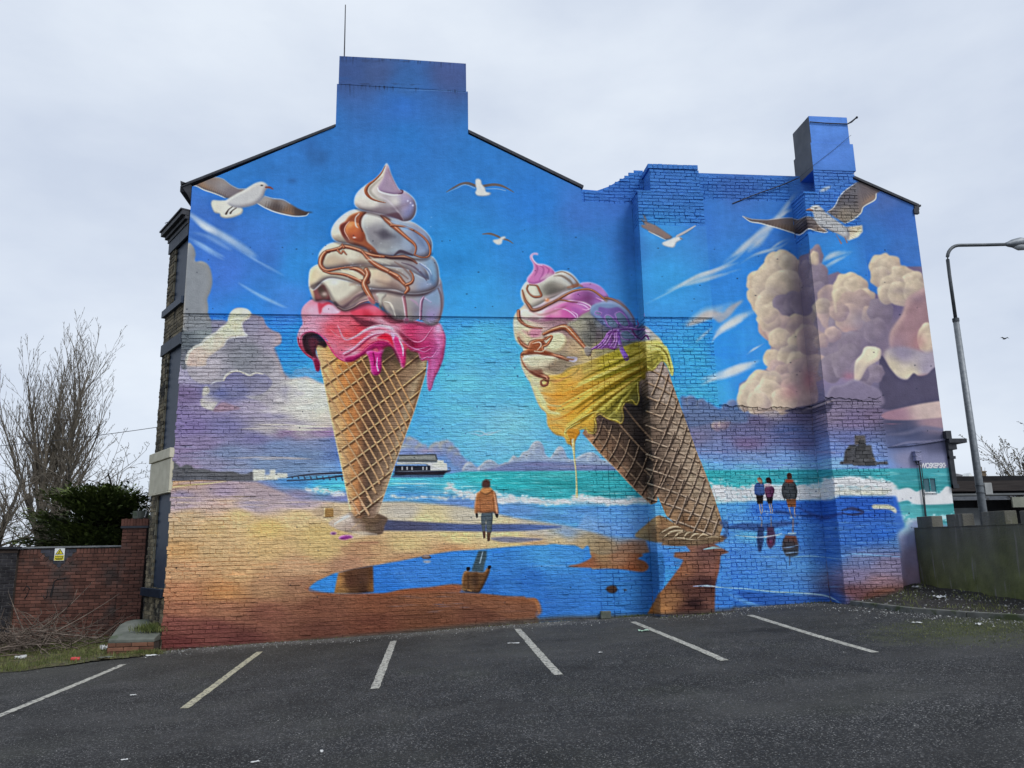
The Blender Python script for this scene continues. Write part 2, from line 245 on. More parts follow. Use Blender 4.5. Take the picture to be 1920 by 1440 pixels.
puffs([(1455,496,22),(1465,494,22),(1478,500,20),(1420,528,20),(1430,560,26),(1445,530,32),(1470,540,30)], **cream)
puffs([(1440,575,26),(1462,590,26),(1500,590,28)], **cream); puffs([(1470,575,20),(1488,568,18),(1505,570,20)], **viol)
puffs([(1448,610,26),(1468,622,28),(1500,625,28)], **rose); puffs([(1442,600,20),(1440,590,16)], **cream)
puffs([(1500,655,34),(1485,690,36)], **rose); puffs([(1462,636,19),(1508,628,18),(1490,640,12)], **cream); puffs([(1450,672,17),(1475,668,18),(1500,680,22)], **cream); puffs([(1455,692,15),(1475,705,22),(1505,700,26)], **rose)
puffs([(1520,640,24),(1530,690,24),(1470,735,30),(1500,735,34)], **rose)
puffs([(1425,722,24),(1408,735,20),(1445,715,18),(1440,742,26),(1400,752,18),(1420,755,20),(1470,752,22)], **cream)
soft('',1480,735,22,18,(185,120,125),.6); soft('',1515,710,14,22,(180,105,110),.7); soft('',1460,600,20,14,(190,160,150),.4)
puffs([(1530,480,11,1.6),(1535,520,16,1.6),(1533,545,14)], **viol); puffs([(1526,485,8,1.5)], **cream)
puffs([(1552,560,20,1.1),(1560,590,24)], **rose); puffs([(1540,575,14)], **cream)
puffs([(1600,600,34,1.2),(1625,625,24),(1578,615,26)], **viol)
puffs([(1588,536,22),(1604,540,20),(1578,556,18),(1620,560,18)], **cream); puffs([(1605,575,28),(1590,598,24),(1632,590,16),(1572,585,16)], **rose); tube('', '1566,585 1563,550 1574,526 1592,514', [2,8,6,2], (218,200,162), a=.5, f=3); soft('',1588,622,16,14,(195,148,135),.5); soft('',1610,600,22,18,(160,148,156),.5)
puffs([(1565,650,26),(1600,650,26),(1560,690,24),(1590,680,28),(1620,700,24)], **viol)
puffs([(1650,585,24),(1640,620,20)], **viol); puffs([(1560,628,14),(1540,640,12)], **rose)
puffs([(1655,500,22),(1668,505,22),(1650,520,18),(1690,522,22),(1712,530,20),(1672,535,20),(1665,550,18),(1690,550,22),(1715,545,20)], **cream)
shp('', '1668,625 1690,590 1700,560 1722,545 1745,540 1765,600 1770,700 1740,715 1700,700 1672,660', (152,115,120), f=2.5, r=14, hi=(195,160,150), lo=(120,88,102), kd=.7, nz=.12)
soft('',1680,660,20,30,(130,110,130),.6); puffs([(1735,630,14,1.5),(1740,645,14,1.3)], **cream); soft('',1722,640,14,18,(165,115,115),.7)
shp('', '1658,660 1690,650 1740,660 1780,650 1780,700 1740,702 1715,705 1700,712 1685,708 1668,695', (150,138,152), f=3.0, nz=.16, rb=[1690,660,140,128,148,1740,690,150,138,155,1700,705,205,190,160,1670,690,190,175,150])
shp('', '1650,668 1668,690 1684,708 1700,712 1712,700 1722,705 1738,702 1755,688 1800,682 1800,760 1740,757 1660,768 1648,740', (78,72,96), f=1.1, nz=.08)
puffs([(1622,692,20),(1640,700,16),(1612,700,16)], **viol); shp('', '1600,700 1603,678 1614,665 1620,652 1632,650 1650,655 1650,672 1640,680 1625,690 1612,712 1602,715', (218,200,165), f=.9, r=6, lo=(160,140,140), hi=(238,226,190), kd=.6)
soft('',1590,705,12,9,(160,105,125),.8); shp('', '1556,728 1580,722 1600,712 1625,722 1650,735 1650,762 1556,760', (120,108,132), f=2.4, nz=.1, hi=(148,135,155), r=6)
shp('', '1656,775 1690,765 1740,755 1790,752 1790,778 1740,785 1700,788 1660,786', (175,140,148), f=1.6, nz=.08, rb=[1670,780,150,112,128,1740,762,185,160,152,1780,768,195,165,155]); streaks(1665,792,1700,796,(150,100,120),4,40,12,.6)
tube('', '1664,815 1700,812 1735,803 1790,810', [2,7,9,4], (98,98,125), a=.7, f=2.5); tube('', '1664,840 1700,830 1740,828 1790,820', [1,4,4,1], (120,118,145), a=.6, f=1.5)
shp('e', '470,110 560,85 640,70 720,45 780,20 800,60 760,120 640,130 520,120', (82,76,100), f=1.6, nz=.08); tube('e', '590,110 680,80 760,50 800,40', [.5,4,4,3], (150,135,145), a=.8, f=1.4)
puffs([(1345,797,10),(1357,795,9),(1362,790,7)], hi=(185,165,150), mid=(150,130,145), lo=(120,108,140))
streaks(1285,845,1560,852,(150,140,180),20,70,14,.4,(1,2.5)); streaks(1290,800,1560,842,(125,115,155),60,60,15,.25,(1.5,4)); streaks(1290,860,1560,882,(125,190,230),50,50,16,.4,(1,2.5))
shp('', '1275,745 1300,748 1330,755 1350,768 1375,752 1385,762 1395,775 1400,792 1350,790 1300,800 1285,790', (92,112,150), f=2, nz=.1, a=.85)
for (x,y,r) in [(1295,752,10),(1315,756,9),(1372,758,9),(1360,764,8)]: puff(x,y,r,(140,150,170),(95,115,155),(75,92,130),ed=2)
# --- sea
shp('', '250,888 560,893 740,888 845,888 870,884 1200,882 1560,880 1800,877 1800,1010 1500,1030 1200,1010 250,980', (60,170,180), f=.9, sp=False, ax=.3, pw=3.4, rb=[
 340,912,150,140,175, 400,905,140,135,170, 480,915,125,125,165, 560,905,70,125,185, 600,908,60,165,215, 620,915,80,190,215, 560,925,140,130,160, 640,930,120,120,165, 400,940,165,150,170, 760,897,85,185,220, 760,915,70,160,205, 760,930,80,140,195, 840,905,70,175,195, 900,895,50,170,175, 960,905,40,158,165, 1050,890,65,175,180,
 1050,905,38,148,155, 1050,925,55,165,175, 1130,900,50,165,175, 1130,925,50,155,165, 1200,900,45,155,165, 860,945,100,130,185, 960,955,95,140,200, 1100,960,85,140,205, 1180,960,75,135,210, 1340,895,50,160,170, 1400,895,60,170,180, 1400,910,60,170,175, 1480,895,50,150,165, 1540,900,55,145,160, 1600,890,60,150,165,1650,890,60,160,170,
 1700,890,55,140,150, 1760,890,60,145,155, 1700,920,55,140,145, 1770,950,60,140,145, 1700,960,75,155,160, 1340,960,100,180,225, 1400,970,60,125,205, 1500,970,50,110,200, 1600,960,45,90,190])
S0 = fbm(PH, PW, 60, 4, 77); Yg = np.arange(PH)[:, None] + PY0; sm = ((Yg > 885) & (Yg < 1000)); CV[:] = np.where(sm[..., None], CV * (1 + S0[..., None] * .35), CV)
streaks(880, 888, 1190, 935, (190,225,225), 50, 40, 21, .55, (.8,1.8)); streaks(880, 888, 1190, 930, (30,110,130), 40, 50, 22, .4, (1,2)); streaks(745,905,880,925,(205,230,240),16,60,23,.6,(1,2.5))
streaks(1335,888,1640,908,(190,230,230),40,36,24,.5,(.8,1.6)); streaks(1335,888,1640,910,(35,110,130),40,36,25,.4); streaks(1665,885,1790,960,(130,190,190),34,40,26,.4,(1.5,3)); streaks(1665,885,1790,930,(40,110,120),20,40,27,.3,(1.5,3))
def foam(x0, x1, fy, th, n, seed, col=(228,230,228), a=.55, rr=(1.,3.2)):
    r = random.Random(seed)
    for _ in range(n):
        x = r.uniform(x0, x1); y = fy(x) + r.gauss(0, th); s = r.uniform(*rr); soft('', x, y, s * r.uniform(1, 2.4), s, col, a * r.uniform(.5, 1.2))
foam(900,1215,lambda x: 938+4*math.sin(x*.05), 3.2, 420, 31); foam(835,905,lambda x: 925-12*math.exp(-((x-845)/10)**2)+.1*(x-860), 4, 90, 32); foam(880,960,lambda x: 925+.1*(x-880), 5, 90, 35); foam(735,890,lambda x: 932+1.5*math.sin(x*.1), 1.2, 60, 33,a=.45); foam(570,645,lambda x: 917+.1*(x-570), 2.5, 50, 34)
shp('', '1338,912 1380,918 1440,908 1500,910 1565,904 1572,936 1500,938 1430,940 1350,944 1336,930', (196,204,220), f=2.4, nz=.14, a=.8); shp('', '1545,905 1580,894 1620,896 1675,908 1680,930 1620,932 1560,930 1540,936', (196,204,206), f=2.2, nz=.16, a=.85); soft('',1625,924,50,5,(205,198,165),.7); shp('', '1210,938 1150,934 1060,936 960,934 905,928 900,940 980,944 1100,946 1210,946', (196,206,215), f=1.8, nz=.12, a=.6)
foam(1345,1560,lambda x: 924, 7, 560, 36, (226,224,232)); foam(1330,1370,lambda x: 920, 10, 80, 37); foam(1545,1672,lambda x: 903+(x-1590)**2*.0012, 4, 260, 38); foam(1540,1680,lambda x: 920, 4, 200, 39, (205,200,190))
shp('', '1665,925 1700,915 1718,922 1730,918 1760,925 1775,912 1795,925 1795,942 1750,946 1715,945 1700,938 1680,942 1660,935', (205,205,210), f=1.6, nz=.12); foam(1670,1795,lambda x: 930, 6, 160, 40, (220,220,225)); foam(1680,1745,lambda x: 975+.15*(x-1690), 5, 90, 41, (190,210,215)); foam(1745,1795,lambda x: 972, 5, 50, 42,(180,210,215))
# --- wet shore and blue shallows on the right
shp('', '1190,945 1240,952 1350,945 1420,940 1560,938 1575,930 1680,930 1700,1000 1730,1200 1000,1240 950,1200 1100,960', (50,110,205), f=2, sp=False, ax=.45, nz=.05, rb=[
 1150,960,85,145,210, 1200,990,90,140,205, 1100,990,110,150,200, 1270,965,90,165,220, 1380,950,80,150,220, 1440,955,45,100,195, 1540,955,42,90,185, 1620,955,40,85,180, 1660,1000,45,100,195, 1600,1010,48,98,185, 1420,1000,90,165,225, 1500,1000,60,120,200, 1350,990,80,140,205,
 1400,1040,70,130,205, 1500,1060,80,140,205, 1550,1040,60,115,195, 1400,1090,65,130,210, 1480,1100,70,130,205, 1400,1125,50,110,195, 1560,1120,60,90,165, 1620,1050,110,120,165, 1660,1060,130,120,150, 1600,1080,125,115,150, 1650,1090,150,115,125, 1600,1110,110,70,75, 1660,1110,120,75,60, 1640,1120,100,60,50, 1690,1060,120,110,140, 1700,1010,80,115,165, 1250,1080,60,140,225, 1200,1060,50,115,200])
streaks(1370,955,1690,1050,(130,180,225),110,60,51,.35,(1,2.6)); streaks(1370,955,1690,1040,(30,70,150),70,60,52,.35,(1.2,3)); streaks(1380,1040,1580,1130,(110,165,220),80,50,53,.3,(1,2.5))
tube('e','90,895 200,890 330,895 460,870 560,870', [4,14,15,10,3], (45,65,125), a=.75, f=2.5); tube('e','140,950 300,962 400,950 540,940', [1,2.2,1.5,.5], (200,220,235), a=.8); tube('e','0,1300 200,1310 400,1330 600,1340 760,1360 850,1410', [1.5,1.5,2,2,2.5,2], (170,205,225), a=.8)
tube('e','100,1350 180,1390 300,1420 420,1430', [2,7,7,2], (110,165,215), a=.5, f=2); shp('e','150,1330 400,1345 700,1370 850,1412 500,1428 300,1420', (40,85,170), f=1.5, a=.8); tube('e','860,780 930,768 1000,795 930,810 860,800', [2,6,5,4,2], (45,50,95), f=1.5, a=.85); tube('e','560,760 640,800 740,830 860,800', [2,4,8,5], (45,55,120), f=2.5, a=.6)
shp('e','1065,745 1110,742 1180,745 1220,770 1222,800 1180,775 1110,770 1070,768', (205,195,170), f=1, nz=.15); tube('e','860,1090 950,1075 1100,1085 1260,1095', [1,3,3,1], (120,170,220), f=1.2, a=.7); tube('e','500,1100 650,1090 850,1110', [1,2,1], (150,195,230), a=.7)
shp('', '1682,1000 1700,985 1715,975 1800,990 1800,1200 1720,1200', (125,112,140), f=3, sp=False, nz=.1, rb=[1695,990,150,185,205,1715,985,135,150,185,1700,1010,120,125,165,1710,1040,118,108,135,1705,1080,125,105,125,1720,1090,110,95,112])
# --- beach
shp('', '250,905 330,905 420,900 480,903 560,935 640,942 760,940 870,950 960,970 1060,985 1140,1005 1210,1010 1220,1040 1100,1075 1010,1120 1010,1245 250,1245', (200,165,110), f=2.5, sp=False, ax=.55, nz=.04, pw=3.6, rb=[
 325,905,205,160,115, 340,912,185,150,125, 340,925,150,135,160, 420,925,160,140,160, 420,940,190,160,135, 500,930,165,145,150, 470,945,165,150,165, 340,945,165,145,150, 560,940,160,145,165, 350,965,195,165,115, 450,965,202,170,105, 560,965,200,170,110, 640,960,195,170,125, 400,990,200,165,105, 500,990,200,165,90, 600,1000,195,165,95,
 340,990,185,155,105, 340,1030,190,145,85, 400,1030,190,155,100, 500,1030,190,155,95, 600,1030,190,160,95, 340,1070,190,145,95, 450,1070,190,150,95, 560,1060,180,140,95, 340,1110,180,120,80, 420,1110,190,130,75, 500,1100,170,125,85, 560,1100,150,105,75, 340,1140,165,105,75, 420,1140,160,105,75, 330,1170,125,70,60, 400,1180,115,62,55, 500,1150,125,75,58,
 600,1140,120,72,52, 700,1130,125,72,48, 600,1180,100,58,45, 700,1170,105,58,42, 800,1120,130,78,50, 800,1160,105,62,42, 900,1120,130,80,55, 900,1150,105,62,45, 980,1120,140,85,55, 980,1150,110,70,55, 330,1210,100,48,45, 450,1205,95,50,45, 760,960,175,165,140, 800,970,195,178,120, 880,965,180,170,140, 940,985,195,178,130, 1000,985,170,165,150, 1060,1000,130,155,185,
 760,1020,195,168,105, 860,1010,200,175,110, 960,1010,195,172,110, 1050,1010,185,165,115, 700,1030,180,140,90, 760,1050,165,125,85, 650,1060,165,120,85, 850,1030,175,130,85, 1000,1020,185,150,100, 1090,1015,160,140,100, 1130,1020,150,125,90, 1160,1000,110,145,185, 1180,1030,140,100,75])
Sn = fbm(PH, PW, 4, 2.2, 91, 3) * .16 + fbm(PH, PW, 70, 14, 93) * .10; sm = smooth((Yg - 950) / 20.) * (np.arange(PW)[None] + PX0 < 1130); CV *= (1 + (Sn * sm)[..., None])
streaks(330,1040,700,1130,(200,130,80),30,90,55,.22,(2,5)); streaks(330,1120,900,1200,(90,50,40),60,80,56,.3,(1.5,4)); streaks(330,930,560,950,(200,175,130),14,90,57,.5,(2,4)); streaks(340,1130,900,1180,(160,100,65),40,60,58,.25,(1.5,3))
tube('b','470,245 620,235 760,235 900,235', [5,4,2,1], (205,160,110), f=1.2, a=.9); tube('b','465,285 560,270 700,258 860,240', [1.5,2,2,1], (215,195,130), f=1)
# far headland, houses, pier
shp('b', '465,105 500,110 530,135 570,120 610,130 640,150 700,150 760,165 820,170 900,168 960,185 1010,185 1050,170 1080,200 1080,235 900,238 700,230 465,228', (92,92,98), f=1, nz=.12)
for a_ in ('1052,155 1140,155 1142,232 1056,235', '1175,158 1215,155 1215,195 1175,198', '1140,195 1230,185 1232,228 1140,230', '1225,180 1300,182 1302,215 1228,218'): shp('b', a_, (200,198,180), f=.7, sp=False, nz=.08)
tube('b','1300,212 1450,192 1600,182 1740,178', [1.5,2.5,3.5,4], (50,55,72)); tube('b','1300,236 1500,225 1740,195', [2,2,4], (45,50,70), f=1)
for i in range(9): x = 1330 + i * 45; tube('b', [(x, 205), (x + 8, 215 + i * 2)], [1.5, 2.5], (55,62,85), f=.9)
shp('o','330,395 700,395 1130,385 1160,410 1200,500 1195,555 330,560', (120,122,118), f=.6, sp=False, nz=.1); tube('o','330,405 700,400 1130,390 1165,420 1198,500', [1.5,1.8,1.5], (55,58,62))
for i in range(26): x = 350 + i * 31; tube('o', [(x, 425), (x + 6, 490)], [.7, 1.], (185,188,180), a=.9)
shp('o','300,495 900,498 1195,508 1195,555 300,558', (82,86,84), f=.6, sp=False, nz=.15); shp('o','290,562 1195,562 1200,510 1340,520 1345,575 1415,590 1425,740 1000,745 1040,640 940,600 290,610', (205,205,185), f=.5, sp=False, nz=.07)
tube('o','290,600 900,600 980,625', [1,1,2], (95,98,95)); shp('o','250,635 1040,640 1045,745 240,765', (42,46,56), f=.5, sp=False)
for x in (410,520,630,880,960): shp('o', [(x-14,660),(x+14,660),(x+14,735),(x-14,735)], (170,172,175), f=.5, sp=False)
shp('o','230,765 700,760 1050,750 1490,745 1490,770 1400,790 1340,850 230,860', (40,38,48), f=.6, sp=False); tube('o','1440,690 1485,690 1485,760', [1,1], (50,48,55)); tube('o','300,762 1050,752 1400,748', [.8,.8], (150,150,140))
shp('o','180,850 1340,850 1330,900 180,905', (70,85,125), f=1, sp=False, a=.85)
for i in range(34): x = 200 + i * 34; tube('o', [(x, 850), (x, 895)], [.8, .8], (35,40,62), a=.7)
# puddles
B1 = (40,112,212); PUD = [v_ + (0, 0, 4, 8, -10)[i_ % 5] for i_, v_ in enumerate([590,1100,45,115,210,760,1070,50,110,210,900,1050,50,118,215,1040,1040,60,130,215,900,1100,38,92,190,1000,1090,38,95,195,1060,1130,42,98,195,1100,1060,48,110,205,730,1100,38,100,205,1080,1050,58,125,210, 1020,1040,62,135,215, 1060,1100,45,105,200, 1180,1100,45,105,195, 1100,1150,45,105,205, 1220,1080,38,90,175, 1220,1130,42,95,185, 1030,1130,40,95,195,1180,1080,48,108,195])]
shp('c','70,940 120,890 180,860 260,825 300,818 540,770 760,730 960,690 1120,665 1300,655 1500,635 1700,622 1920,622 1990,625 2040,650 2100,690 2100,1400 1700,1400 1755,1120 1740,1060 1690,1000 1500,990 1300,970 1170,965 1165,950 1185,915 1100,905 950,925 760,940 640,965 540,970 280,970 120,960', B1, f=.8, rb=PUD, nz=.08)
shp('d','-20,600 100,470 240,475 330,500 415,540 415,570 300,620 400,640 600,645 780,660 820,640 830,620 800,580 760,570 790,530 900,520 940,560 930,800 830,960 700,985 60,1000 50,900 20,850 -60,840', B1, f=1, rb=PUD, nz=.08)
streaks(720,1070,1230,1150,(95,150,220),80,60,61,.25,(1,2.5)); streaks(740,1060,1230,1150,(28,75,165),50,60,62,.3,(1,2.5)); tube('d','-40,622 150,618 300,622', [1,2,1], (110,160,225), a=.6, f=1)
shp('d','250,622 340,600 415,560 420,520 500,540 640,520 760,530 790,545 750,565 800,585 830,620 815,650 770,662 650,645 500,635 400,632', (140,85,55), f=1.3, nz=.08, rb=[1100,1055,140,85,58,1160,1040,150,105,75,1200,1060,135,80,50,1190,1068,140,78,48,1130,1035,155,120,80])
shp('c','55,940 70,925 120,950 280,975 540,978 640,970 760,945 950,928 1100,908 1180,915 1165,960 1000,960 600,985 200,985', (140,78,52), f=2, a=.7); shp('c','1165,965 1300,975 1500,995 1690,1005 1740,1060 1740,1120 1600,1180 1400,1100 1200,1020', (128,78,52), f=2.2, a=.8, nz=.08)
tube('c','1650,1010 1700,1020 1725,1060 1730,1110', [2,6,8,3], (170,110,70), f=2, a=.7)
# cone reflections
shp('c','285,820 410,790 535,772 540,960 430,972 255,970', (85,52,32), f=.9, sp=False, rb=[632,1090,165,115,60,640,1110,150,105,55,655,1090,85,50,35,680,1085,82,52,38,695,1080,92,60,40,698,1100,120,80,42,680,1108,60,36,26,660,1110,90,58,36], nz=.12); streaks(635,1070,697,1108,(60,35,25),26,34,63,.4,(1,2))
shp('d','1160,385 1380,400 1370,440 1300,460 1410,520 1350,540 1340,640 1310,760 1305,960 1020,975 820,965 900,820 930,790 1060,620 1080,575 1010,555 1020,520 1130,515 1100,470 920,470 940,440', (125,80,62), f=1, sp=False, nz=.1, ax=.7, rb=[1290,1035,130,85,68,1320,1035,105,68,62,1280,1070,150,95,65,1330,1070,135,85,72,1300,1100,110,68,55,1260,1120,150,100,62,1300,1130,55,32,32,1330,1130,110,70,60,1290,1145,85,50,42,1240,1140,165,110,62,1220,1145,155,100,52,1300,1010,160,125,95,1270,1012,150,120,90,1320,1095,60,35,38,1300,1097,70,42,40])
streaks(1262,1015,1345,1145,(95,55,45),60,44,64,.35,(1.2,3)); streaks(1270,1040,1340,1140,(165,110,85),30,30,65,.3,(1,2)); streaks(1290,1125,1325,1148,(35,20,22),18,40,66,.5,(2,4))
tube('d','1225,500 1290,488 1350,490', [1,4,1], (150,200,240)); tube('d','1150,765 1250,762 1330,768', [1,3.5,1], (150,165,205)); tube('d','1040,440 1200,450 1370,440', [1,3,1], (190,165,140), a=.7)
# first cone: shadow, sand at its foot, cone
shp('c','560,440 700,445 900,455 1200,470 1500,470 1720,475 1900,490 1700,515 1400,525 1000,520 750,520 600,520 480,545 430,520', (72,82,122), f=1.6, nz=.08, rb=[720,985,72,75,105,900,985,78,90,135,1040,985,85,105,160,700,1000,95,85,95]); shp('c','1380,575 1480,562 1620,568 1760,580 1620,600 1480,602', (110,112,140), f=1.6, a=.85)
shp('c','100,385 150,355 240,350 300,365 315,395 250,415 140,412', (168,142,105), f=2.2, a=.75, nz=.1); shp('c','185,355 250,355 250,418 180,422', (150,112,58), f=.5, sp=False, hi=(205,175,110), r=2); tube('c','186,356 186,420', [1.,1.], (225,200,150)); tube('c','180,423 250,419', [1.2,1.2], (80,60,40))
shp('c','215,465 270,425 340,400 380,385 420,420 500,400 580,400 640,430 620,480 600,540 520,550 400,540 310,520 260,500', (150,125,95), f=1.5, nz=.16, rb=[625,975,185,165,135,650,968,195,180,155,660,985,165,145,125,690,980,115,88,65,710,985,92,72,60,690,995,110,90,70,665,995,150,122,92])
tube('c','260,470 340,420 385,405', [3,5,2], (205,195,175), f=1.5, a=.8); tube('c','380,510 440,450 470,425', [3,5,2], (175,148,112), f=1.2, a=.8); tube('c','360,520 450,535 560,545', [2,5,2], (190,175,150), f=1.8, a=.7)
shp('c','440,430 520,395 580,405 600,430 560,470 500,470', (95,72,55), f=1.6, a=.85, nz=.12); shp('4','410,1400 430,1412 500,1370 620,1400 470,1440', (200,180,140), f=2, a=.6)
shp('4','275,1390 300,1380 330,1388 320,1402 290,1405', (120,65,115), f=.6, hi=(215,160,200), r=2); shp('4','350,1430 380,1412 440,1408 475,1425 440,1440 400,1450 360,1445', (135,50,115), f=.6, hi=(225,150,205), r=3)
shp('c','500,600 580,600 560,620 520,625 530,680 600,690 420,735 330,720 350,700 300,640', (160,110,75), f=2.4, a=.45); tube('c','360,615 450,605 570,602', [1,3,2], (150,95,65), f=1.4, a=.6)
def cone(poly, axis, cols, seed, zz='', endy=None):
    """a wafer cone: colour runs across it, samples = (place across 0..1, r, g, b)"""
    p = spl(tz(zz, poly), True, 6) if False else tz(zz, poly); M = mask(p, 4); m, x0, y0 = M; h, w = m.shape
    Y, X = np.mgrid[0:h, 0:w].astype(np.float32); X += x0 + PX0; Y += y0 + PY0
    (ax, ay, bx, by), (cx, cy, dx, dy) = axis          # left edge line and right edge line
    tl = (Y - ay) / (by - ay); xl = ax + (bx - ax) * tl; xr = cx + (dx - cx) * (Y - cy) / (dy - cy)
    s = np.clip((X - xl) / np.maximum(xr - xl, 1), 0, 1) + fbm(h, w, 20, 20, seed) * .06
    C = np.stack([np.interp(s, [c[0] for c in cols], [c[i + 1] for c in cols]) for i in range(3)], -1) / 255.
    C *= (1 + fbm(h, w, 9, 9, seed + 3) * .25 + fbm(h, w, 3, 2, seed + 5) * .12)[..., None]
    put(m, x0, y0, C.astype(np.float32))
def rib(x0, y0, x1, y1, bend=0., w=2.2, hi=(205,160,110), col=(165,120,78), lo=(70,48,34), poly=None):
    w *= 1.4; hi = tuple(min(235, v + 14) for v in hi)
    mx, my = (x0 + x1) / 2, (y0 + y1) / 2; L = math.hypot(x1 - x0, y1 - y0); nx, ny = -(y1 - y0) / L, (x1 - x0) / L
    tube('', [(x0 + 1.2, y0 + 1.8), (mx + nx * bend + 1.2, my + ny * bend + 1.8), (x1 + 1.2, y1 + 1.8)], [w * 1.1, w * 1.1], lo, a=.6, f=1)
    tube('', [(x0, y0), (mx + nx * bend, my + ny * bend), (x1, y1)], [w, w], col, lo=lo, hi=hi)
cone([(589,640),(604,700),(625,803),(643,887),(657,958),(667,972),(700,972),(709,962),(726,911),(745,857),(775,775),(798,700),(806,640)], ((604,700,657,958),(798,700,711,958)),
     [(0,205,170,120),(.1,200,155,100),(.2,190,130,75),(.3,170,112,66),(.42,112,80,58),(.55,92,70,55),(.7,122,95,72),(.86,135,108,84),(.94,160,138,108),(1,120,92,68)], 71)
KX = lambda y: (604 + (657 - 604) * (y - 700) / 258., 798 + (711 - 798) * (y - 700) / 258.)
def cone_line(y0, k, sgn):
    """one helix rib across the first cone: starts on one edge at height y0 and crosses to the other"""
    pts = []
    for i in range(9):
        t = i / 8.; y = y0 + sgn * k * t * 200 * (1 + .25 * t * (1 - t))
        for _ in range(3):
            xl, xr = KX(y); u = .5 - .5 * math.cos(math.pi * (t * .92 + .04)); x = xl + (xr - xl) * u; y = y0 + sgn * k * (x - KX(y0)[0]) * (1.0 + .12 * t)
        pts.append((x, y))
    return pts
KP = mask(tz('', [(589,640),(604,700),(625,803),(643,887),(657,958),(667,972),(700,972),(709,962),(726,911),(745,857),(775,775),(798,700),(806,640)]), 4); KS = (slice(KP[2], KP[2] + KP[0].shape[0]), slice(KP[1], KP[1] + KP[0].shape[1])); BG = CV.copy()
for y0 in (690,722,752,785,816,846,878,909,942,972):
    q = [p for p in cone_line(y0, .66, -1) if p[1] > 648]
    if len(q) > 2:
        tube('', np.array(q) + (1.6,2.2), [3.,3.], (60,38,26), a=.6, f=1.3); tube('', q, [3.4,3.3,2.8], (184,144,98), lo=(88,60,40), hi=(230,196,148))
for y0 in (355,395,437,478,520,562,604,646,690,735,782,830,880,925):
    q = [p for p in cone_line(y0, 1.55, 1) if 648 < p[1] < 970]
    if len(q) > 2:
        tube('', np.array(q) + (1.5,2.2), [2.8,2.8], (60,38,26), a=.55, f=1.3); tube('', q, [2.9,3.3,3.1], (182,140,96), lo=(88,60,40), hi=(228,192,144))
NEWC = CV[KS].copy(); CV[:] = BG; CV[KS] += (NEWC - CV[KS]) * KP[0][..., None]
tube('', [(590,655),(604,700),(625,803),(643,887),(657,958)], [2.5,2.5], (222,192,142), a=.7); tube('', [(798,700),(775,775),(745,857),(726,911),(710,958)], [2.5,2.5], (190,162,125), a=.6)
shp('4','430,1200 520,1240 600,1240 690,1220 680,1290 600,1300 500,1310 470,1260', (120,92,66), f=2.5, a=.6, nz=.15)
SATK = .84
# --- second cone
CC = [(0,165,135,105),(.06,140,110,82),(.14,120,92,70),(.25,84,64,52),(.38,62,48,42),(.46,70,55,48)]
def cone2():
    pts = tz('', [(1093,812),(1127,851),(1154,878),(1190,917),(1213,938),(1222,946),(1232,942),(1233,930),(1249,967),(1265,981),(1288,998),(1310,1008),(1335,1010),(1350,1004),(1356,985),(1340,934),(1324,890),(1307,848),(1279,770),(1260,717),(1252,690),(1238,672),(1215,690),(1150,740),(1110,770)])
    M = mask(pts, 4); m, x0, y0 = M; h, w = m.shape; Y, X = np.mgrid[0:h, 0:w].astype(np.float32); X += x0 + PX0; Y += y0 + PY0
    C = rbf(x0, y0, w, h, [1110,820,165,125,92,1130,845,150,112,82,1165,880,150,112,84,1205,925,145,112,88,1130,815,92,72,58,1160,850,84,64,52,1190,885,80,62,50,1215,905,62,50,44,1150,800,72,58,48,1180,780,56,48,44,1200,820,50,42,40,1208,760,44,40,40,1212,860,46,38,36,
       1222,720,128,112,100,1240,700,165,148,135,1250,740,160,142,125,1230,770,125,105,88,1255,790,150,128,108,1275,800,165,142,118,1230,820,105,85,70,1260,850,135,112,92,1290,850,165,142,118,1235,870,92,74,60,1265,900,118,95,76,1300,900,160,138,112,1320,920,160,138,112,1240,910,100,80,64,
       1270,940,120,94,72,1310,960,145,118,90,1335,960,155,130,102,1260,965,150,115,82,1290,980,125,90,62,1320,995,120,92,66,1345,990,140,115,88,1245,935,140,110,85], st=4, p=3.4)
    C *= (1 + fbm(h, w, 12, 10, 301) * .35 + fbm(h, w, 4, 3, 303) * .2)[..., None]; put(m, x0, y0, C)
    # ribs: one family runs with the cone, the other crosses it
    m_keep = CV.copy()
    # left of the pier edge: ribs run with the lower outline and short ones cross them
    for o_ in (9, 30, 52, 76): rib(1093 + o_ * .9, 808 - o_ * .75, 1224, 944 - o_ * 1.55, 2, 2.3, (182,150,120), (128,102,80), (42,32,26))
    for t_ in range(8): x_ = 1110 + t_ * 15.5; y_ = 832 + t_ * 15.8; rib(x_, y_, x_ + 20 + t_ * 1.5, y_ - 46 - t_ * 3, 3, 2.1, (178,146,116), (122,97,76), (40,30,26))
    for t_ in range(12): y_ = 690 + t_ * 27; rib(1212, y_, 1262 + t_ * 9.5, y_ + 30 + t_ * 2.2, -2.5, 2.3, (196,170,144), (146,122,98), (58,45,38))
    for t_ in range(14): x_ = 1244 + t_ * 8.6; y_ = 678 + t_ * 24.5; rib(x_, y_, x_ - 22 - t_ * .9, y_ + 62 + t_ * 1.5, -2, 2.2, (196,170,144), (142,118,95), (58,45,38))
    for t_ in range(6): x_ = 1228 + t_ * 6; y_ = 800 + t_ * 30; rib(x_ + 30, y_ - 20, x_, y_ + 52, -2, 2., (180,154,130), (132,108,88), (58,45,38))
    k = m[..., None]; new_ = CV[y0:y0+h, x0:x0+w].copy(); CV[:] = m_keep; R = CV[y0:y0+h, x0:x0+w]; R += (new_ - R) * k
    tube('', [(1093,812),(1127,851),(1154,878),(1190,917),(1220,945)], [2.4,2.4], (180,148,118), a=.8)
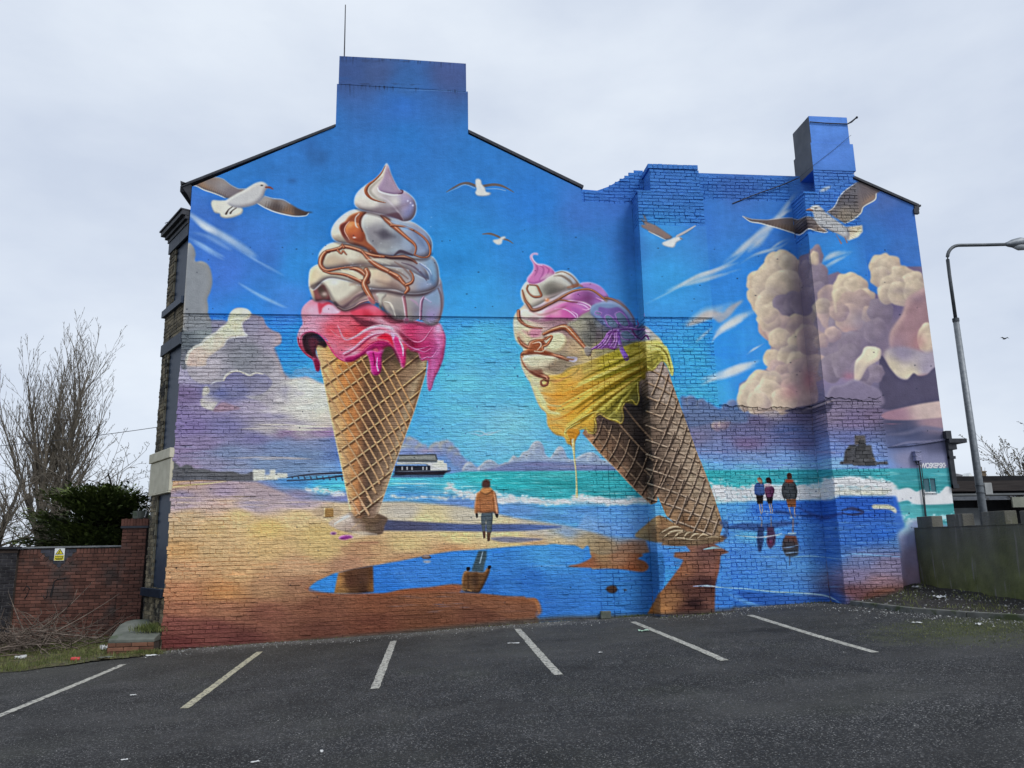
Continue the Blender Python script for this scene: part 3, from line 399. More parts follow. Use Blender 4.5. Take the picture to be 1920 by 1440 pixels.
shp('d','730,400 800,330 890,258 950,270 1000,300 1060,330 1100,400 1000,440 900,450 800,430', (142,112,76), f=1.6, nz=.18, rb=[1200,1000,150,130,95,1225,975,165,135,92,1240,985,130,92,60,1230,1000,120,92,62,1255,985,150,115,78,1210,1015,120,112,92])
cone2()
shp('d','905,400 930,360 1000,345 1060,350 1120,375 1180,390 1260,400 1360,405 1390,420 1300,450 1150,470 1000,470 920,440', (110,88,64), f=1.6, nz=.2)
for q, w_ in (('915,385 960,360 1020,340 1060,345',7),('930,420 980,385 1030,370 1080,365',8),('1000,430 1050,385 1090,375',7),('1080,420 1110,385 1150,378',6),('1120,430 1160,395 1200,390',6),('1180,425 1220,395 1260,402',6),('950,435 1040,420 1120,430 1200,435',4),('1240,420 1290,410 1350,415',4)):
    tube('d', q, [1.5, w_, 2], (150,124,92), lo=(82,62,44), hi=(212,192,158))
streaks(1235,1010,1350,1022,(150,118,88),18,36,90,.6,(1,2.2)); streaks(1235,1010,1350,1024,(70,48,40),14,36,91,.5,(1,2)); soft('d',1380,400,20,25,(45,55,105),.7); shp('d','1340,300 1395,295 1405,330 1400,390 1370,350', (52,72,125), f=1, a=.7)
# --- ice cream on the first cone
WH = dict(lo=(118,105,112), hi=(236,230,215)); wl = (205,196,180)
# pink layer
shp('3','240,330 300,310 420,320 700,420 1000,430 1500,560 1690,570 1740,640 1775,740 1760,900 1740,1000 1700,1100 1650,1200 1620,1300 1595,1340 1570,1300 1560,1150 1570,1000 1500,1000 1470,920 1380,890 1340,860 1325,1000 1310,1070 1280,1070 1255,1000 1230,930 1160,840 1090,860 1050,930 1050,1080 1020,1150 980,1160 940,1130 925,1020 890,930 850,930 740,1000 640,1005 560,960 500,880 460,800 400,730 330,700 260,720 240,800 290,890 350,1000 355,1100 320,1110 290,1000 190,920 130,830 105,730 130,640 165,580 150,480 170,400', (215,85,105), f=.7, r=5, lo=(110,28,55), hi=(240,175,195), kl=.5, kd=.55, nz=.10, rb=[
 575,600,225,150,170, 600,585,230,155,175, 585,615,228,150,170, 610,575,215,120,145, 640,600,215,100,115, 620,620,215,82,95, 600,630,215,110,130, 650,630,215,80,88, 575,640,220,150,165, 565,625,228,165,185, 680,620,195,60,75, 640,645,220,105,120, 620,650,215,120,140, 660,660,225,150,165, 650,675,220,140,160,
 670,640,215,80,90, 700,625,225,160,175, 715,615,228,175,190, 735,625,222,165,185, 750,640,215,110,130, 720,640,195,50,65, 700,650,205,95,115, 755,680,190,60,95, 745,650,185,30,50, 690,655,190,60,90, 650,682,195,70,110, 640,670,200,90,125, 700,690,165,40,95, 710,680,150,40,95,
 770,620,185,60,100, 790,630,185,80,120, 800,615,180,75,115, 820,610,205,130,165, 830,640,190,100,150, 820,660,165,70,125, 800,650,170,45,100, 780,645,150,30,70, 790,665,175,60,110, 820,690,180,85,140, 810,720,165,95,150, 560,650,150,45,75, 575,670,110,30,55, 595,690,125,35,60, 570,640,200,70,105])
shp('3','160,740 200,690 270,680 340,700 400,750 440,800 420,850 330,830 310,930 340,1000 320,1010 280,960 200,900 170,830', (42,22,32), f=1.4, a=.92); shp('3','230,760 290,740 340,780 300,900 320,980 290,950 250,860', (95,38,52), f=2, a=.8)
tube('3','130,830 140,740 180,690 260,668 340,690 400,740 450,810 500,890 560,960 640,1000 740,990', [2,3,3.5,3,3,3.5,3,2.5], (205,70,110), lo=(110,25,60), hi=(245,170,195))
tube('3','110,740 130,830 200,920 290,990 320,1100', [3,3,3,3], (150,40,75), lo=(80,15,40), hi=(225,120,150)); shp('3','280,960 350,1000 355,1100 325,1118 305,1080', (125,28,62), f=.6, hi=(205,100,140), r=3)
shp('3','700,480 800,520 980,560 1110,600 1090,620 980,620 860,620 780,570', (75,28,42), f=2.2, a=.75); shp('3','700,430 800,370 900,350 1010,400 1080,450 1110,500 1000,500 850,500 740,490', (200,62,82), f=1.6, a=.9, rb=[670,590,205,68,88,700,580,225,100,120,715,585,205,80,100,690,592,175,40,58,720,596,185,70,95])
shp('3','1060,490 1280,500 1290,560 1200,590 1110,560', (110,40,55), f=2, a=.7)
tube('3','560,600 640,760 760,730 860,670 960,630 1060,620 1160,650 1230,710 1290,780', [1,3,5,8,10,10,9,6,3], (225,160,178), lo=(190,90,115), hi=(245,215,222), a=.85, f=1.5)
tube('3','470,640 560,720 660,740 760,730', [1,2,2,1], (230,140,150), a=.6)
tube('3','640,920 720,880 800,820 880,750 980,700 1080,690', [8,8,9,8,6,3], (205,120,145), lo=(120,25,60), hi=(235,190,205), f=1.6, a=.85)
shp('3','640,960 760,930 860,870 930,810 1020,770 1100,770 1190,830 1240,920 1270,1020 1240,1000 1160,850 1080,850 1060,930 1040,930 1000,860 940,880 850,930 740,1000 650,1005', (160,38,92), f=.8, r=3, lo=(90,15,50), hi=(225,110,150))
tube('3','840,880 900,820 980,780 1060,770 1130,790 1190,850', [2,3,3,3,2,1.5], (215,60,95), lo=(140,25,60), hi=(245,150,170))
shp('3','1000,740 1100,690 1180,740 1220,820 1180,820 1120,760 1040,750', (205,28,55), f=1.6, a=.85); shp('3','1170,700 1230,730 1290,820 1320,900 1315,1020 1300,1070 1275,1060 1250,960 1200,850', (205,60,120), f=.7, r=4, lo=(140,25,75), hi=(240,195,225)); tube('3','1160,680 1190,720 1180,760', [1,3,1], (238,170,200)); tube('3','1250,760 1290,850 1295,940', [2,3.5,1.5], (240,205,230), a=.8)
shp('3','880,900 940,880 1000,900 1050,880 1085,880 1060,930 1050,1080 1030,1140 985,1162 945,1135 925,1020 905,950', (185,48,125), f=.7, r=4, lo=(110,20,72), hi=(235,140,190)); tube('3','960,910 975,1000 970,1050', [2,3,2], (120,22,70), f=1); tube('3','1005,960 1000,1050 1015,1110', [1,2,2.5], (248,190,220)); shp('3','1085,850 1180,850 1240,960 1260,1050 1180,1000 1080,1010 1060,940', (60,42,38), f=2, a=.55)
tube('3','1300,780 1370,840 1440,870 1520,860 1600,830', [3,3,3,2,1], (215,100,150), lo=(120,20,60), hi=(245,180,210)); tube('3','1380,890 1460,880 1540,900 1610,860', [1.5,2.5,2.5,1.5], (225,120,165), lo=(110,20,60)); tube('3','1470,920 1500,980 1560,960 1620,960 1680,880', [2,3,2,2.5,1.5], (220,110,165), lo=(100,15,60), hi=(250,190,220))
tube('3','1290,680 1360,750 1440,790 1520,770 1590,680 1640,610', [1.5,2,3,3,2.5,1.5], (215,110,150), lo=(130,25,65), hi=(240,170,195), a=.9); shp('3','1190,640 1300,690 1420,800 1400,850 1320,800 1250,700', (90,20,42), f=2, a=.6); shp('3','1330,880 1460,900 1500,1010 1400,1000 1340,950', (60,40,38), f=2.5, a=.5)
tube('3','1650,700 1700,800 1690,900 1620,980', [4,7,6,3], (205,130,180), f=2.5, a=.5); soft('3',1690,640,50,60,(215,175,205),.7); tube('3','1640,1010 1620,1150 1600,1300', [8,6,3], (185,100,155), f=2, a=.6)
shp('3','340,350 390,360 460,340 500,380 430,400 380,450 360,480 345,440', (190,55,75), f=.9, a=.85); shp('3','390,410 450,370 520,380 600,420 560,470 440,470 390,450', (232,185,200), f=1.5, a=.85); soft('3',260,430,70,60,(232,185,200),.6)
# white folds
shp('3','250,60 330,-60 500,-100 1000,-100 1500,-60 1700,60 1740,200 1755,330 1740,450 1700,560 1640,600 1560,590 1480,530 1400,560 1300,540 1200,530 1140,470 1090,430 1020,350 920,330 820,360 720,420 640,440 560,400 480,330 380,320 300,330 260,250 235,150', (185,178,165), f=.7, r=8, lo=(115,98,105), hi=(225,215,195), nz=.05, rb=[585,540,205,185,150, 600,520,200,185,155, 620,520,205,195,172, 640,540,208,200,182, 650,560,190,175,158, 660,570,140,115,110, 690,530,198,190,178, 700,555,160,130,125, 720,540,185,165,150, 740,530,165,140,130, 760,540,170,155,150, 790,530,150,155,165, 810,540,125,140,170, 825,560,130,150,175, 740,575,150,142,135, 760,590,145,135,130, 790,590,128,130,148, 815,590,140,135,165, 720,565,175,165,150, 690,575,165,110,115, 660,575,150,110,110, 600,550,165,130,110])
shp('3','290,200 340,145 400,150 440,220 480,320 400,320 320,330 300,260', (125,75,75), f=1.2, lo=(80,45,50), r=5, nz=.1); shp('3','330,180 370,150 410,190 450,260 400,300 350,240', (70,58,52), f=2, a=.85); soft('3',410,250,38,28,(185,160,150),.9)
shp('3','440,60 560,20 700,60 840,130 880,200 800,230 730,280 680,340 600,380 530,350 490,290 450,200 400,140 300,200 290,150 340,90', (205,198,178), f=1, r=9, lo=(140,120,110), hi=(232,228,212), nz=.05); soft('3',520,120,70,50,(228,225,212),.7); soft('3',640,330,90,40,(150,118,112),.5,-.4)
tube('3','530,350 600,400 690,350 760,290 850,240 950,210 1050,205 1200,235 1320,255 1450,260 1560,245 1650,190', [4,7,5,4,4,3,2,2,3,4,4,2], (95,72,78), a=.75, f=2)
tube('3','560,400 640,435 740,400 820,350 920,325 1020,350', [4,4,3,4,3,2], (170,120,118), lo=(110,60,65), hi=(220,195,185)); tube('3','700,370 800,310 900,280', [2,6,3], (190,165,150), a=.7, f=2)
shp('3','990,250 1050,230 1110,240 1100,280 1065,310 1060,400 1040,430 1025,400 1020,310', (188,182,168), f=.8, r=3, lo=(110,98,95), hi=(232,230,222)); tube('3','1090,340 1150,360 1190,430 1210,500', [2,4,4,2], (200,190,175), lo=(125,112,108), hi=(225,220,210)); tube('3','1060,350 1100,450 1140,480', [1,4,3], (105,88,88), a=.7, f=1.5)
tube('3','1300,280 1320,400 1335,560', [7,6,5], (150,98,105), lo=(95,58,75), hi=(235,215,220)); shp('3','1305,520 1355,520 1350,570 1330,582 1310,565', (165,95,125), hi=(240,200,225), r=2, f=.6); tube('3','1525,290 1500,350 1490,530', [5,6,5], (140,100,125), lo=(85,62,90), hi=(225,205,225)); tube('3','1540,300 1610,345', [3,3], (175,165,190), lo=(110,95,125)); tube('3','1380,310 1440,350 1470,390', [3,5,1.5], (165,140,160), a=.8)
tube('3','1690,190 1720,280 1725,420 1700,540', [3,4,3,2], (95,80,88), a=.7); soft('3',1620,300,70,70,(128,150,178),.7); soft('3',1600,500,60,60,(150,128,170),.6); soft('3',1440,430,60,60,(110,95,100),.5)
# tier four and three
def tier(z, pts, rb, lo=(78,68,74), hi=(236,230,214), r=8, k=.9, rim=(215,225,235), seed=0): shp(z, pts, wl, f=.6, r=r, lo=lo, hi=hi, kd=k, kl=.6, nz=.05, rb=rb, rim=rim, seed=seed)
tier('2','235,1400 250,1300 310,1250 380,1230 500,1200 900,1150 1400,1150 1600,1140 1680,1230 1705,1380 1690,1480 1600,1540 1450,1570 1300,1560 1200,1530 1000,1520 880,1500 700,1440 500,1400 400,1430 330,1500 290,1530 250,1500', [590,510,212,195,160,600,505,205,190,160,620,515,205,195,170,660,520,205,198,178,700,510,210,190,160,720,525,200,175,150,740,535,150,125,115,760,540,165,148,142,680,505,200,180,155,740,505,160,150,140,770,500,150,148,150,790,510,150,158,170,810,505,120,150,180,820,520,115,150,185,800,540,130,140,165,700,535,180,165,150])
soft('2',380,1290,60,60,(215,205,180),.5); tube('2','700,1470 800,1440 900,1460', [2,7,3], (150,115,100), a=.5, f=3)
tier('2','345,1200 350,1120 400,1050 480,1000 600,985 750,1000 900,1080 1100,1150 1300,1160 1450,1200 1560,1300 1590,1420 1450,1360 1300,1290 1000,1260 860,1250 740,1260 600,1280 450,1300 390,1280 360,1240', [610,470,210,205,185,640,465,205,198,175,620,490,185,165,140,660,485,212,206,185,690,495,190,175,150,720,490,180,172,160,750,500,150,142,140,770,490,138,128,130,790,500,135,140,158,700,480,175,160,145,650,500,170,140,120,680,500,165,145,128])
tube('2','740,1265 860,1250 1000,1275 1120,1290 1250,1330 1350,1400', [1,3,3,3,3,2], (110,80,72), a=.7, f=1.5); tube('2','1200,1210 1300,1280 1380,1370 1400,1450', [2,4,4,3], (120,95,88), a=.7, f=1.2); tube('2','1280,1220 1400,1260 1500,1340 1560,1420', [1.5,3,4,2], (95,80,92), a=.8); tube('2','1480,1230 1560,1290 1620,1370', [2,3,1.5], (95,110,150), a=.7, f=1); tube('2','1500,1230 1590,1300 1615,1360', [.8,1.5,.8], (205,215,235), a=.8)
# caramel
CA = dict(col=(146,86,62), lo=(88,50,44), hi=(192,128,94))
def car(z, pts, w, **k): w = [v * .82 for v in w]; tube(z, pts, [v * 1.3 + .6 for v in w], (78,54,48), a=.6, f=1.); tube(z, pts, w, **{**CA, **k}); q = tz(z, pts) + (PX0, PY0); m_ = max(w); (tube('', q - (m_ * .14, m_ * .18), [v * .2 for v in w], (238,196,168), a=.75, f=.6) if m_ > 3.5 else None)
# tier two
tier('2','860,640 780,620 700,635 610,690 530,770 490,850 490,920 530,975 620,1005 760,1010 900,1060 1050,1110 1200,1130 1380,1150 1500,1170 1580,1150 1620,1080 1620,980 1570,890 1480,810 1380,755 1200,720 1000,640', [630,430,215,210,195,640,410,215,212,200,655,400,210,205,192,640,450,195,180,155,700,410,190,186,178,720,440,118,112,120,750,430,165,165,170,780,440,135,142,165,800,450,130,145,175,760,420,150,160,175,770,465,130,140,160,720,460,140,138,140,740,475,150,150,155,690,440,170,165,158])
shp('2','640,760 700,690 800,650 890,650 850,700 830,760 830,840 870,900 890,980 980,1060 1020,1110 1080,1150 980,1170 930,1140 870,1060 700,1010 650,970 600,880 580,820', (145,82,58), f=.8, r=4, lo=(88,50,44), hi=(205,135,92), nz=.06)
shp('2','650,790 700,760 770,770 830,830 860,900 850,980 780,985 700,940 650,880', (178,98,58), f=.9, r=8, lo=(120,58,42), hi=(225,150,95), rb=[650,420,205,135,80,660,430,190,105,62,665,445,165,80,55,678,440,160,85,60,670,415,205,135,85]); soft('2',745,935,20,9,(245,220,210),.9); soft('2',700,800,28,30,(222,160,110),.6)
shp('2','585,800 650,760 700,755 660,800 645,870 690,960 680,990 640,960 600,890', (112,60,52), f=.7, hi=(165,100,85), r=3); tube('2','690,760 650,810 640,870 690,960', [1.2,1.6,1.6,1], (235,190,165), a=.8); tube('2','800,670 760,720 765,800 790,830', [2,2,3,1], (205,195,185), a=.85); tube('2','870,660 820,720 810,790 840,870', [2,3,3,2], (95,58,52), a=.9)
shp('2','835,730 870,680 950,655 1020,670 1060,720 1130,790 1250,870 1350,950 1410,1020 1420,1090 1390,1120 1300,1100 1220,1130 1100,1145 1020,1110 960,1030 900,960 860,870 830,790', (180,178,172), f=.8, r=6, lo=(118,115,125), hi=(220,216,205), kl=.5, nz=.06, rb=[690,410,205,202,190,710,405,205,200,190,730,425,165,165,165,700,435,140,135,138,720,440,95,90,100,745,445,125,128,138,760,455,145,155,170,770,468,140,150,168,720,460,140,140,142,715,475,165,165,162,740,475,150,158,165,700,455,130,126,128])
tube('2','1200,1135 1260,1095 1330,1110 1400,1135', [3,6,5,3], (70,56,66), a=.9, f=1.2); car('2','1020,1130 1150,1160 1300,1160 1400,1190 1450,1230', [4,7,9,6,2], col=(110,66,58), lo=(72,48,52))
car('2','1050,690 1110,740 1180,800 1270,880 1350,950 1420,1010 1440,1060 1425,1130', [4,9,10,7,6,5,3.5,3]); car('2','1160,800 1250,805 1350,830 1450,880 1540,950 1590,1030 1600,1110 1570,1155 1500,1160 1420,1130', [5,4,3.5,3.5,4,4,4,3,2.5,2])
shp('2','1150,745 1250,750 1330,790 1260,795 1180,780', (150,160,175), f=.8); soft('2',1330,830,50,25,(120,160,205),.7)
# top swirl
tier('2','1112,103 1095,120 1060,185 1010,250 950,300 880,345 800,410 755,480 748,560 790,612 860,640 960,658 1060,680 1150,700 1230,730 1300,762 1380,748 1430,690 1447,610 1432,525 1380,460 1310,412 1255,398 1210,330 1165,235 1133,140', [680,360,222,216,202,700,380,212,205,190,690,345,212,200,185,720,325,205,190,172,720,310,215,205,195,730,350,175,160,165,710,395,150,138,140,740,380,205,198,190,760,385,150,138,165,775,385,130,135,180,770,400,118,120,158,740,395,120,108,118,720,400,135,125,128,760,365,165,150,175], seed=4, rim=(225,230,240))
shp('2','1116,125 1070,270 1015,370 1022,405 1060,430 1150,452 1230,455 1292,438 1290,415 1250,400 1205,325 1160,230', (160,138,158), f=.8, r=4, lo=(120,98,122), hi=(185,162,175), nz=.05); tube('2','1010,380 1025,415 1080,440 1180,460 1270,455', [1.5,3,3,3,1], (230,225,215), a=.9)
tube('2','1240,450 1280,440 1290,415 1265,402', [1,3,3,1.5], (88,58,78), a=.85); tube('2','1095,130 1050,215 980,290 910,345 878,400 890,450 940,500 1020,530 1100,548', [1,2.5,3.5,5,7,6,4,2.5,1], (140,84,62), lo=(85,55,48), hi=(190,130,95)); tube('2','1060,260 980,330 925,390 935,440 1000,500 1080,530', [1,5,7,6,4,1], (150,140,128), a=.7, f=2)
tube('2','1030,470 1120,520 1200,600 1260,680 1300,740', [1,3,3,2,1], (205,195,200), a=.6, f=1.5); shp('2','1050,690 1120,672 1230,655 1275,700 1300,750 1240,735 1150,712', (88,62,72), f=1.5, a=.85); soft('2',1000,620,110,30,(120,108,108),.55)
for q in [(1345,525),(1402,575),(1375,545)]: soft('2',q[0],q[1],10,10,(225,225,250),.9)
tube('2','620,1000 700,1030 800,1060 870,1065', [1,3,3,1], (110,88,80), a=.6, f=1.5)
for q, w_, a_ in (('2:760,612 860,648 960,668 1060,700 1150,735', 5, .6), ('2:520,985 620,1012 760,1025 900,1080 1040,1140 1200,1165 1400,1180 1560,1180 1625,1120', 7, .6), ('2:345,1230 420,1300 560,1295 740,1272 900,1268 1080,1290 1240,1340', 6, .55), ('3:245,180 300,150 380,135 450,210 500,300 560,380', 4, .5), ('3:640,400 760,330 860,260 960,225 1100,225 1300,262 1500,262 1640,205 1700,150', 7, .6), ('3:260,300 330,335 480,340 600,425 700,430 860,365 1000,365 1100,460 1220,545 1400,570 1600,600 1700,580', 7, .6)):
    z_, p_ = q.split(':'); tube(z_, p_, [1, w_, w_, w_, 1], (52,40,46), a=a_, f=3.)
for q, w_, c_ in (('2:900,660 1000,650 1100,640 1250,600 1380,540', 14, (120,104,112)), ('2:1420,880 1500,980 1560,1080', 12, (84,98,128)), ('2:980,880 1080,900 1200,930', 16, (66,62,70)), ('3:1480,20 1600,80 1660,160', 12, (72,92,128)), ('3:700,110 820,170 900,200', 8, (112,88,78)), ('3:1000,110 1150,150 1280,190', 10, (104,84,80)), ('3:1150,420 1250,480 1330,520', 12, (88,84,88)), ('2:700,1190 860,1230 980,1250', 7, (140,118,104)), ('2:560,930 640,960 720,990', 6, (120,110,104))):
    z_, p_ = q.split(':'); tube(z_, p_, [2, w_, 2], c_, a=.5, f=4.5)
car('2','470,1100 420,1110 380,1170 370,1240 400,1290 450,1310 560,1290 650,1275 740,1270', [3,8,11,9,8,6,4,3,2]); car('2','440,1090 500,1080 580,1060 620,1040 700,1050 800,1080 860,1110 960,1140 1080,1155', [5,6,7,8,7,7,7,6,5]); car('2','560,1080 600,1120 620,1090 660,1130', [5,2,4,1.5]); car('2','610,1010 630,1050', [2,6])
car('2','840,1100 900,1170 970,1230 1050,1280 1130,1320 1220,1390 1300,1440', [5,7,9,10,9,7,5]); car('3','1150,10 1240,60 1290,120 1330,160 1350,200 1320,240', [7,9,7,7,8,5]); car('3','1330,150 1380,130 1410,90 1400,30 1370,-10', [6,6,4,3,2]); car('2','700,1290 760,1290 830,1320 880,1370 900,1440', [3,8,10,9,8])
car('3','400,-5 480,20 560,25 650,40 740,75 820,110 860,140', [3,4,5,6,7,8,9]); car('3','880,-20 900,40 860,130 880,200 920,270 960,330', [9,11,12,12,10,6]); tube('3','600,-20 720,20 800,70 840,80', [2,5,5,2], (205,190,160), a=.9); shp('3','890,270 930,290 985,350 960,370 920,340', (165,98,98), f=.8, hi=(225,185,180), r=2)
tube('2','880,1190 1000,1190 1150,1240', [1,4,1], (195,188,172), a=.7, f=1.5)
for i in range(24):
    r = random.Random(i); soft('2', r.uniform(520,1650), r.uniform(700,1500), 9, 7, (235,235,240), .25)
# --- ice cream on the second cone
soft('5',700,900,420,500,(185,170,145),0)
shp('5','410,1430 300,1440 220,1300 200,1180 230,1100 150,1000 130,860 140,740 230,640 300,560 400,500 700,470 1000,480 1130,560 1250,580 1350,680 1420,790 1430,860 1520,850 1620,930 1700,1010 1700,1100 1560,1180 1400,1300 1200,1440 900,1480', (200,185,155), f=.8, nz=.05, rb=[
 975,600,215,198,170, 970,620,215,195,160, 985,640,205,185,150, 980,660,195,180,150, 1000,690,200,185,155, 1050,600,170,130,140, 1020,580,205,160,175, 1060,620,150,120,115, 1090,600,150,145,130, 1100,630,128,120,108, 1120,600,110,115,120, 1140,620,92,90,98, 1080,650,185,160,125, 1050,680,140,125,105, 1100,660,190,170,120, 1130,650,150,140,100, 1020,720,200,180,130,
 1160,590,120,130,160, 1190,600,110,120,155, 1180,630,105,115,145, 1200,620,85,95,130, 1215,620,165,165,165, 1230,650,200,195,150, 980,720,210,190,150, 1180,570,120,130,165, 1010,560,205,200,180, 1130,570,130,120,155, 1150,600,95,92,135, 1120,630,95,85,90])
shp('6','120,300 150,430 190,520 230,560 240,640 290,700 350,720 370,760 400,770 420,720 450,670 500,670 560,695 570,580 600,560 640,590 680,610 740,620 755,500 790,490 850,495 860,340 900,330 905,280 960,265 1000,210 1040,230 1080,300 1088,260 1070,180 1040,110 990,70 920,70 820,80 700,130 600,170 500,215 420,240 330,290 250,300', (190,160,60), f=.8, nz=.08, rb=[
 1000,720,210,195,160, 1000,740,215,195,150, 1010,760,215,190,130, 1030,730,215,165,90, 1060,710,220,160,70, 1050,740,215,150,60, 1080,700,205,165,90, 1100,690,165,145,80, 1080,730,190,140,55, 1110,710,185,150,60, 1100,740,215,165,70, 1040,780,215,170,90, 1070,780,215,155,55, 1095,770,205,150,50, 1110,780,200,160,60, 1060,800,215,165,75, 1030,765,205,140,60,
 1140,690,165,150,50, 1160,680,150,140,45, 1150,720,128,112,30, 1130,740,135,118,35, 1180,700,135,125,38, 1170,740,120,110,40, 1150,760,130,118,45, 1190,690,150,138,50, 1200,660,175,160,60, 1180,660,165,150,60, 1200,720,120,108,35, 1210,690,110,95,35, 1130,770,150,140,60, 1150,780,120,112,50, 1165,790,150,142,75, 1190,750,110,105,55,
 1220,650,205,195,130, 1235,650,205,195,110, 1250,670,190,175,70, 1230,670,165,155,70, 1220,690,130,120,50, 1260,700,165,155,60, 1245,680,140,128,55, 1220,660,190,178,100], r=4, lo=(88,72,30), hi=(235,215,130), kl=.35, kd=.5)
for q, w, c, a in [('340,420 430,370 540,320 680,260 800,200 900,150',[2,5,6,6,6,4],(222,195,110),.7),('300,540 400,500 520,430 640,360 760,300 880,240',[2,6,6,7,6,3],(225,185,90),.8),('320,560 430,520 540,450 660,380 780,310 890,260',[2,5,6,6,6,3],(125,98,25),.8),('370,640 460,580 560,500 660,430 760,370 870,300',[3,7,6,6,5,2],(228,188,92),.75),('390,660 500,590 600,500 700,430 820,340',[2,5,5,5,2],(118,95,28),.8),
    ('560,330 680,280 800,230 900,190',[4,10,10,4],(118,108,30),.7),('480,280 600,230 740,180 860,130',[2,5,5,3],(205,188,95),.6),('330,300 380,260 450,245 420,290 340,330',[1,5,5,3,1],(150,128,70),.8),('600,540 700,450 800,380 870,330',[2,5,4,2],(205,190,90),.7),('640,560 720,480 760,430',[2,4,2],(90,84,30),.7),('700,560 740,480 790,420 850,350',[2,4,4,2],(195,182,85),.7),('780,460 820,400 850,350',[1,4,2],(105,95,35),.7),
    ('920,110 980,100 1040,130 1060,200 1080,280',[5,8,7,6,4],(215,205,130),.7),('920,160 970,150 1020,140 1050,190 1070,270',[2,4,4,4,3],(120,112,40),.8),('920,210 960,190 990,170 1010,190 960,240 920,260',[3,5,4,4,5,3],(110,105,45),.7),('910,240 950,260 990,215 1020,200 1050,230 1075,300',[2,3,2,2,3,2],(205,198,110),.8),('820,100 880,120 900,170',[3,6,3],(130,118,45),.6),('700,150 800,120 900,110',[3,6,4],(175,165,80),.5),
    ('240,560 300,560 380,540 460,480',[3,7,6,3],(235,185,95),.6),('160,380 200,460 240,540 320,560',[5,9,8,3],(230,205,150),.7),('250,640 300,640 340,660 360,700',[2,6,5,3],(215,150,60),.8),('200,420 300,440 380,410 440,360',[3,10,10,4],(215,140,50),.55)]:
    tube('6', q, [v * 1. for v in w], c, a=a, f=1.6)
for q, w in [('355,690 370,660 440,610 530,560 590,540',[2.5,3,3,3,2]),('380,730 360,690 400,650 460,620',[3,4,3,2]),('450,670 500,660 520,690 560,690 570,640 560,590 600,560',[2,2.5,2.5,3,3,2,2]),('600,565 650,595 700,605 735,625 752,590 745,520 760,490',[2,2.5,3,3,3,2.5,2]),('770,480 810,470 840,500 858,460 850,400 850,345',[2,2.5,3,3,2.5,2])]:
    tube('6', q, w, (185,158,62), lo=(100,82,25), hi=(240,225,150))
shp('6','368,670 440,660 460,690 440,720 425,760 420,800 405,790 390,740', (190,130,40), f=.7, r=2, lo=(120,80,20), hi=(230,190,110)); tube('6','412,740 420,850 432,960 436,1060 436,1120', [6,3.2,2.4,3.2,5], (215,190,125), lo=(165,130,70), hi=(238,225,180)); soft('6',436,1120,7,14,(222,205,165),.9); tube('6','395,730 400,775', [3,2], (150,108,40))
tube('6','1040,105 1065,180 1085,260 1082,300', [2,2.5,3,3], (225,215,120), lo=(150,135,50)); shp('6','480,690 570,700 600,600 560,640 540,700 500,720', (80,62,50), f=2, a=.5)
shp('6','575,560 640,600 720,630 760,510 850,500 880,340 915,320 920,420 900,520 700,650 600,640', (56,48,44), f=3, a=.45)
# cream body detail
tier('5','210,560 205,480 250,400 300,380 450,330 560,290 640,272 720,290 790,350 828,425 760,470 650,510 560,560 480,590 400,640 300,670 240,620', [985,545,218,208,185,1000,555,205,200,178,980,560,212,195,165,1030,540,130,125,112,1050,540,160,150,135,1060,525,185,185,180,1075,525,165,170,180,1040,560,125,112,98,1060,545,150,140,130,1010,570,165,155,140,1080,540,110,95,95,1020,520,215,208,195,1050,515,205,200,190], k=.55, r=7)
tube('5','570,300 650,285 740,330 800,400 810,430', [2,2,2,2,2], (120,95,80), a=.8); tube('5','560,330 640,330 720,380 760,430', [3,4,5,3], (110,90,78), a=.7, f=1.2); tube('5','430,420 500,370 600,370 700,420 740,450', [2,5,8,6,3], (200,195,180), a=.6, f=2.5); soft('5',520,470,110,60,(98,92,86),.65,-.2)
shp('5','830,410 880,395 960,400 1050,440 1120,520 1130,560 1050,540 950,480 850,450', (165,120,175), f=.8, r=3, lo=(110,75,120), hi=(215,185,220)); shp('5','500,620 700,520 850,470 960,490 1060,570 1040,620 960,650 880,620 780,600 640,590 520,640 380,700 300,700', (178,112,155), f=1, nz=.08, r=5, lo=(110,62,105), hi=(225,195,205), kd=.5, kl=.5, rb=[1030,575,220,190,190,1060,560,205,150,175,1080,560,160,95,150,1100,560,120,70,115,1120,565,150,105,165,1010,580,225,205,195,1090,572,140,85,135])
shp('5','260,680 380,700 560,640 700,590 850,600 940,640 940,690 850,740 780,800 680,780 560,790 420,810 300,800 190,760 200,700', (205,165,170), f=1, nz=.06, r=4, lo=(140,85,115), hi=(232,215,210), kd=.5, rb=[985,590,222,205,185,1010,595,222,195,190,1040,595,215,150,175,1060,590,190,90,150,1080,585,165,90,155,1090,575,175,110,170,1030,600,190,110,150,1000,600,205,170,170])
for q in ('640,600 740,590 860,610 940,650','780,620 870,640 930,680','560,680 660,680 740,720 790,770','880,620 930,640 945,670 900,690 860,680','740,700 800,740 800,780 760,790','1000,560 1080,590 1120,570'): tube('5', q, [1,2,2.2,1.2], (232,195,215), a=.85, lo=(150,90,140))
tube('5','300,700 420,740 560,700 680,650', [3,4,4,2], (150,95,100), a=.5, f=1.6)
car('5','220,480 250,580 290,640 330,690 400,680 480,640 560,600 660,540 760,490 860,470 960,480 1060,550 1110,600', [2,4,6,7,6,5,5,4,4,3.5,3.5,3.5,3]); car('5','280,430 270,470 300,520 350,550 420,540 400,480 370,430 300,420', [3,3,3,4,4,4,3,3]); soft('5',330,490,35,35,(218,208,185),.9); soft('5',480,580,28,24,(205,125,80),.95); soft('5',470,570,10,8,(240,205,180),.9)
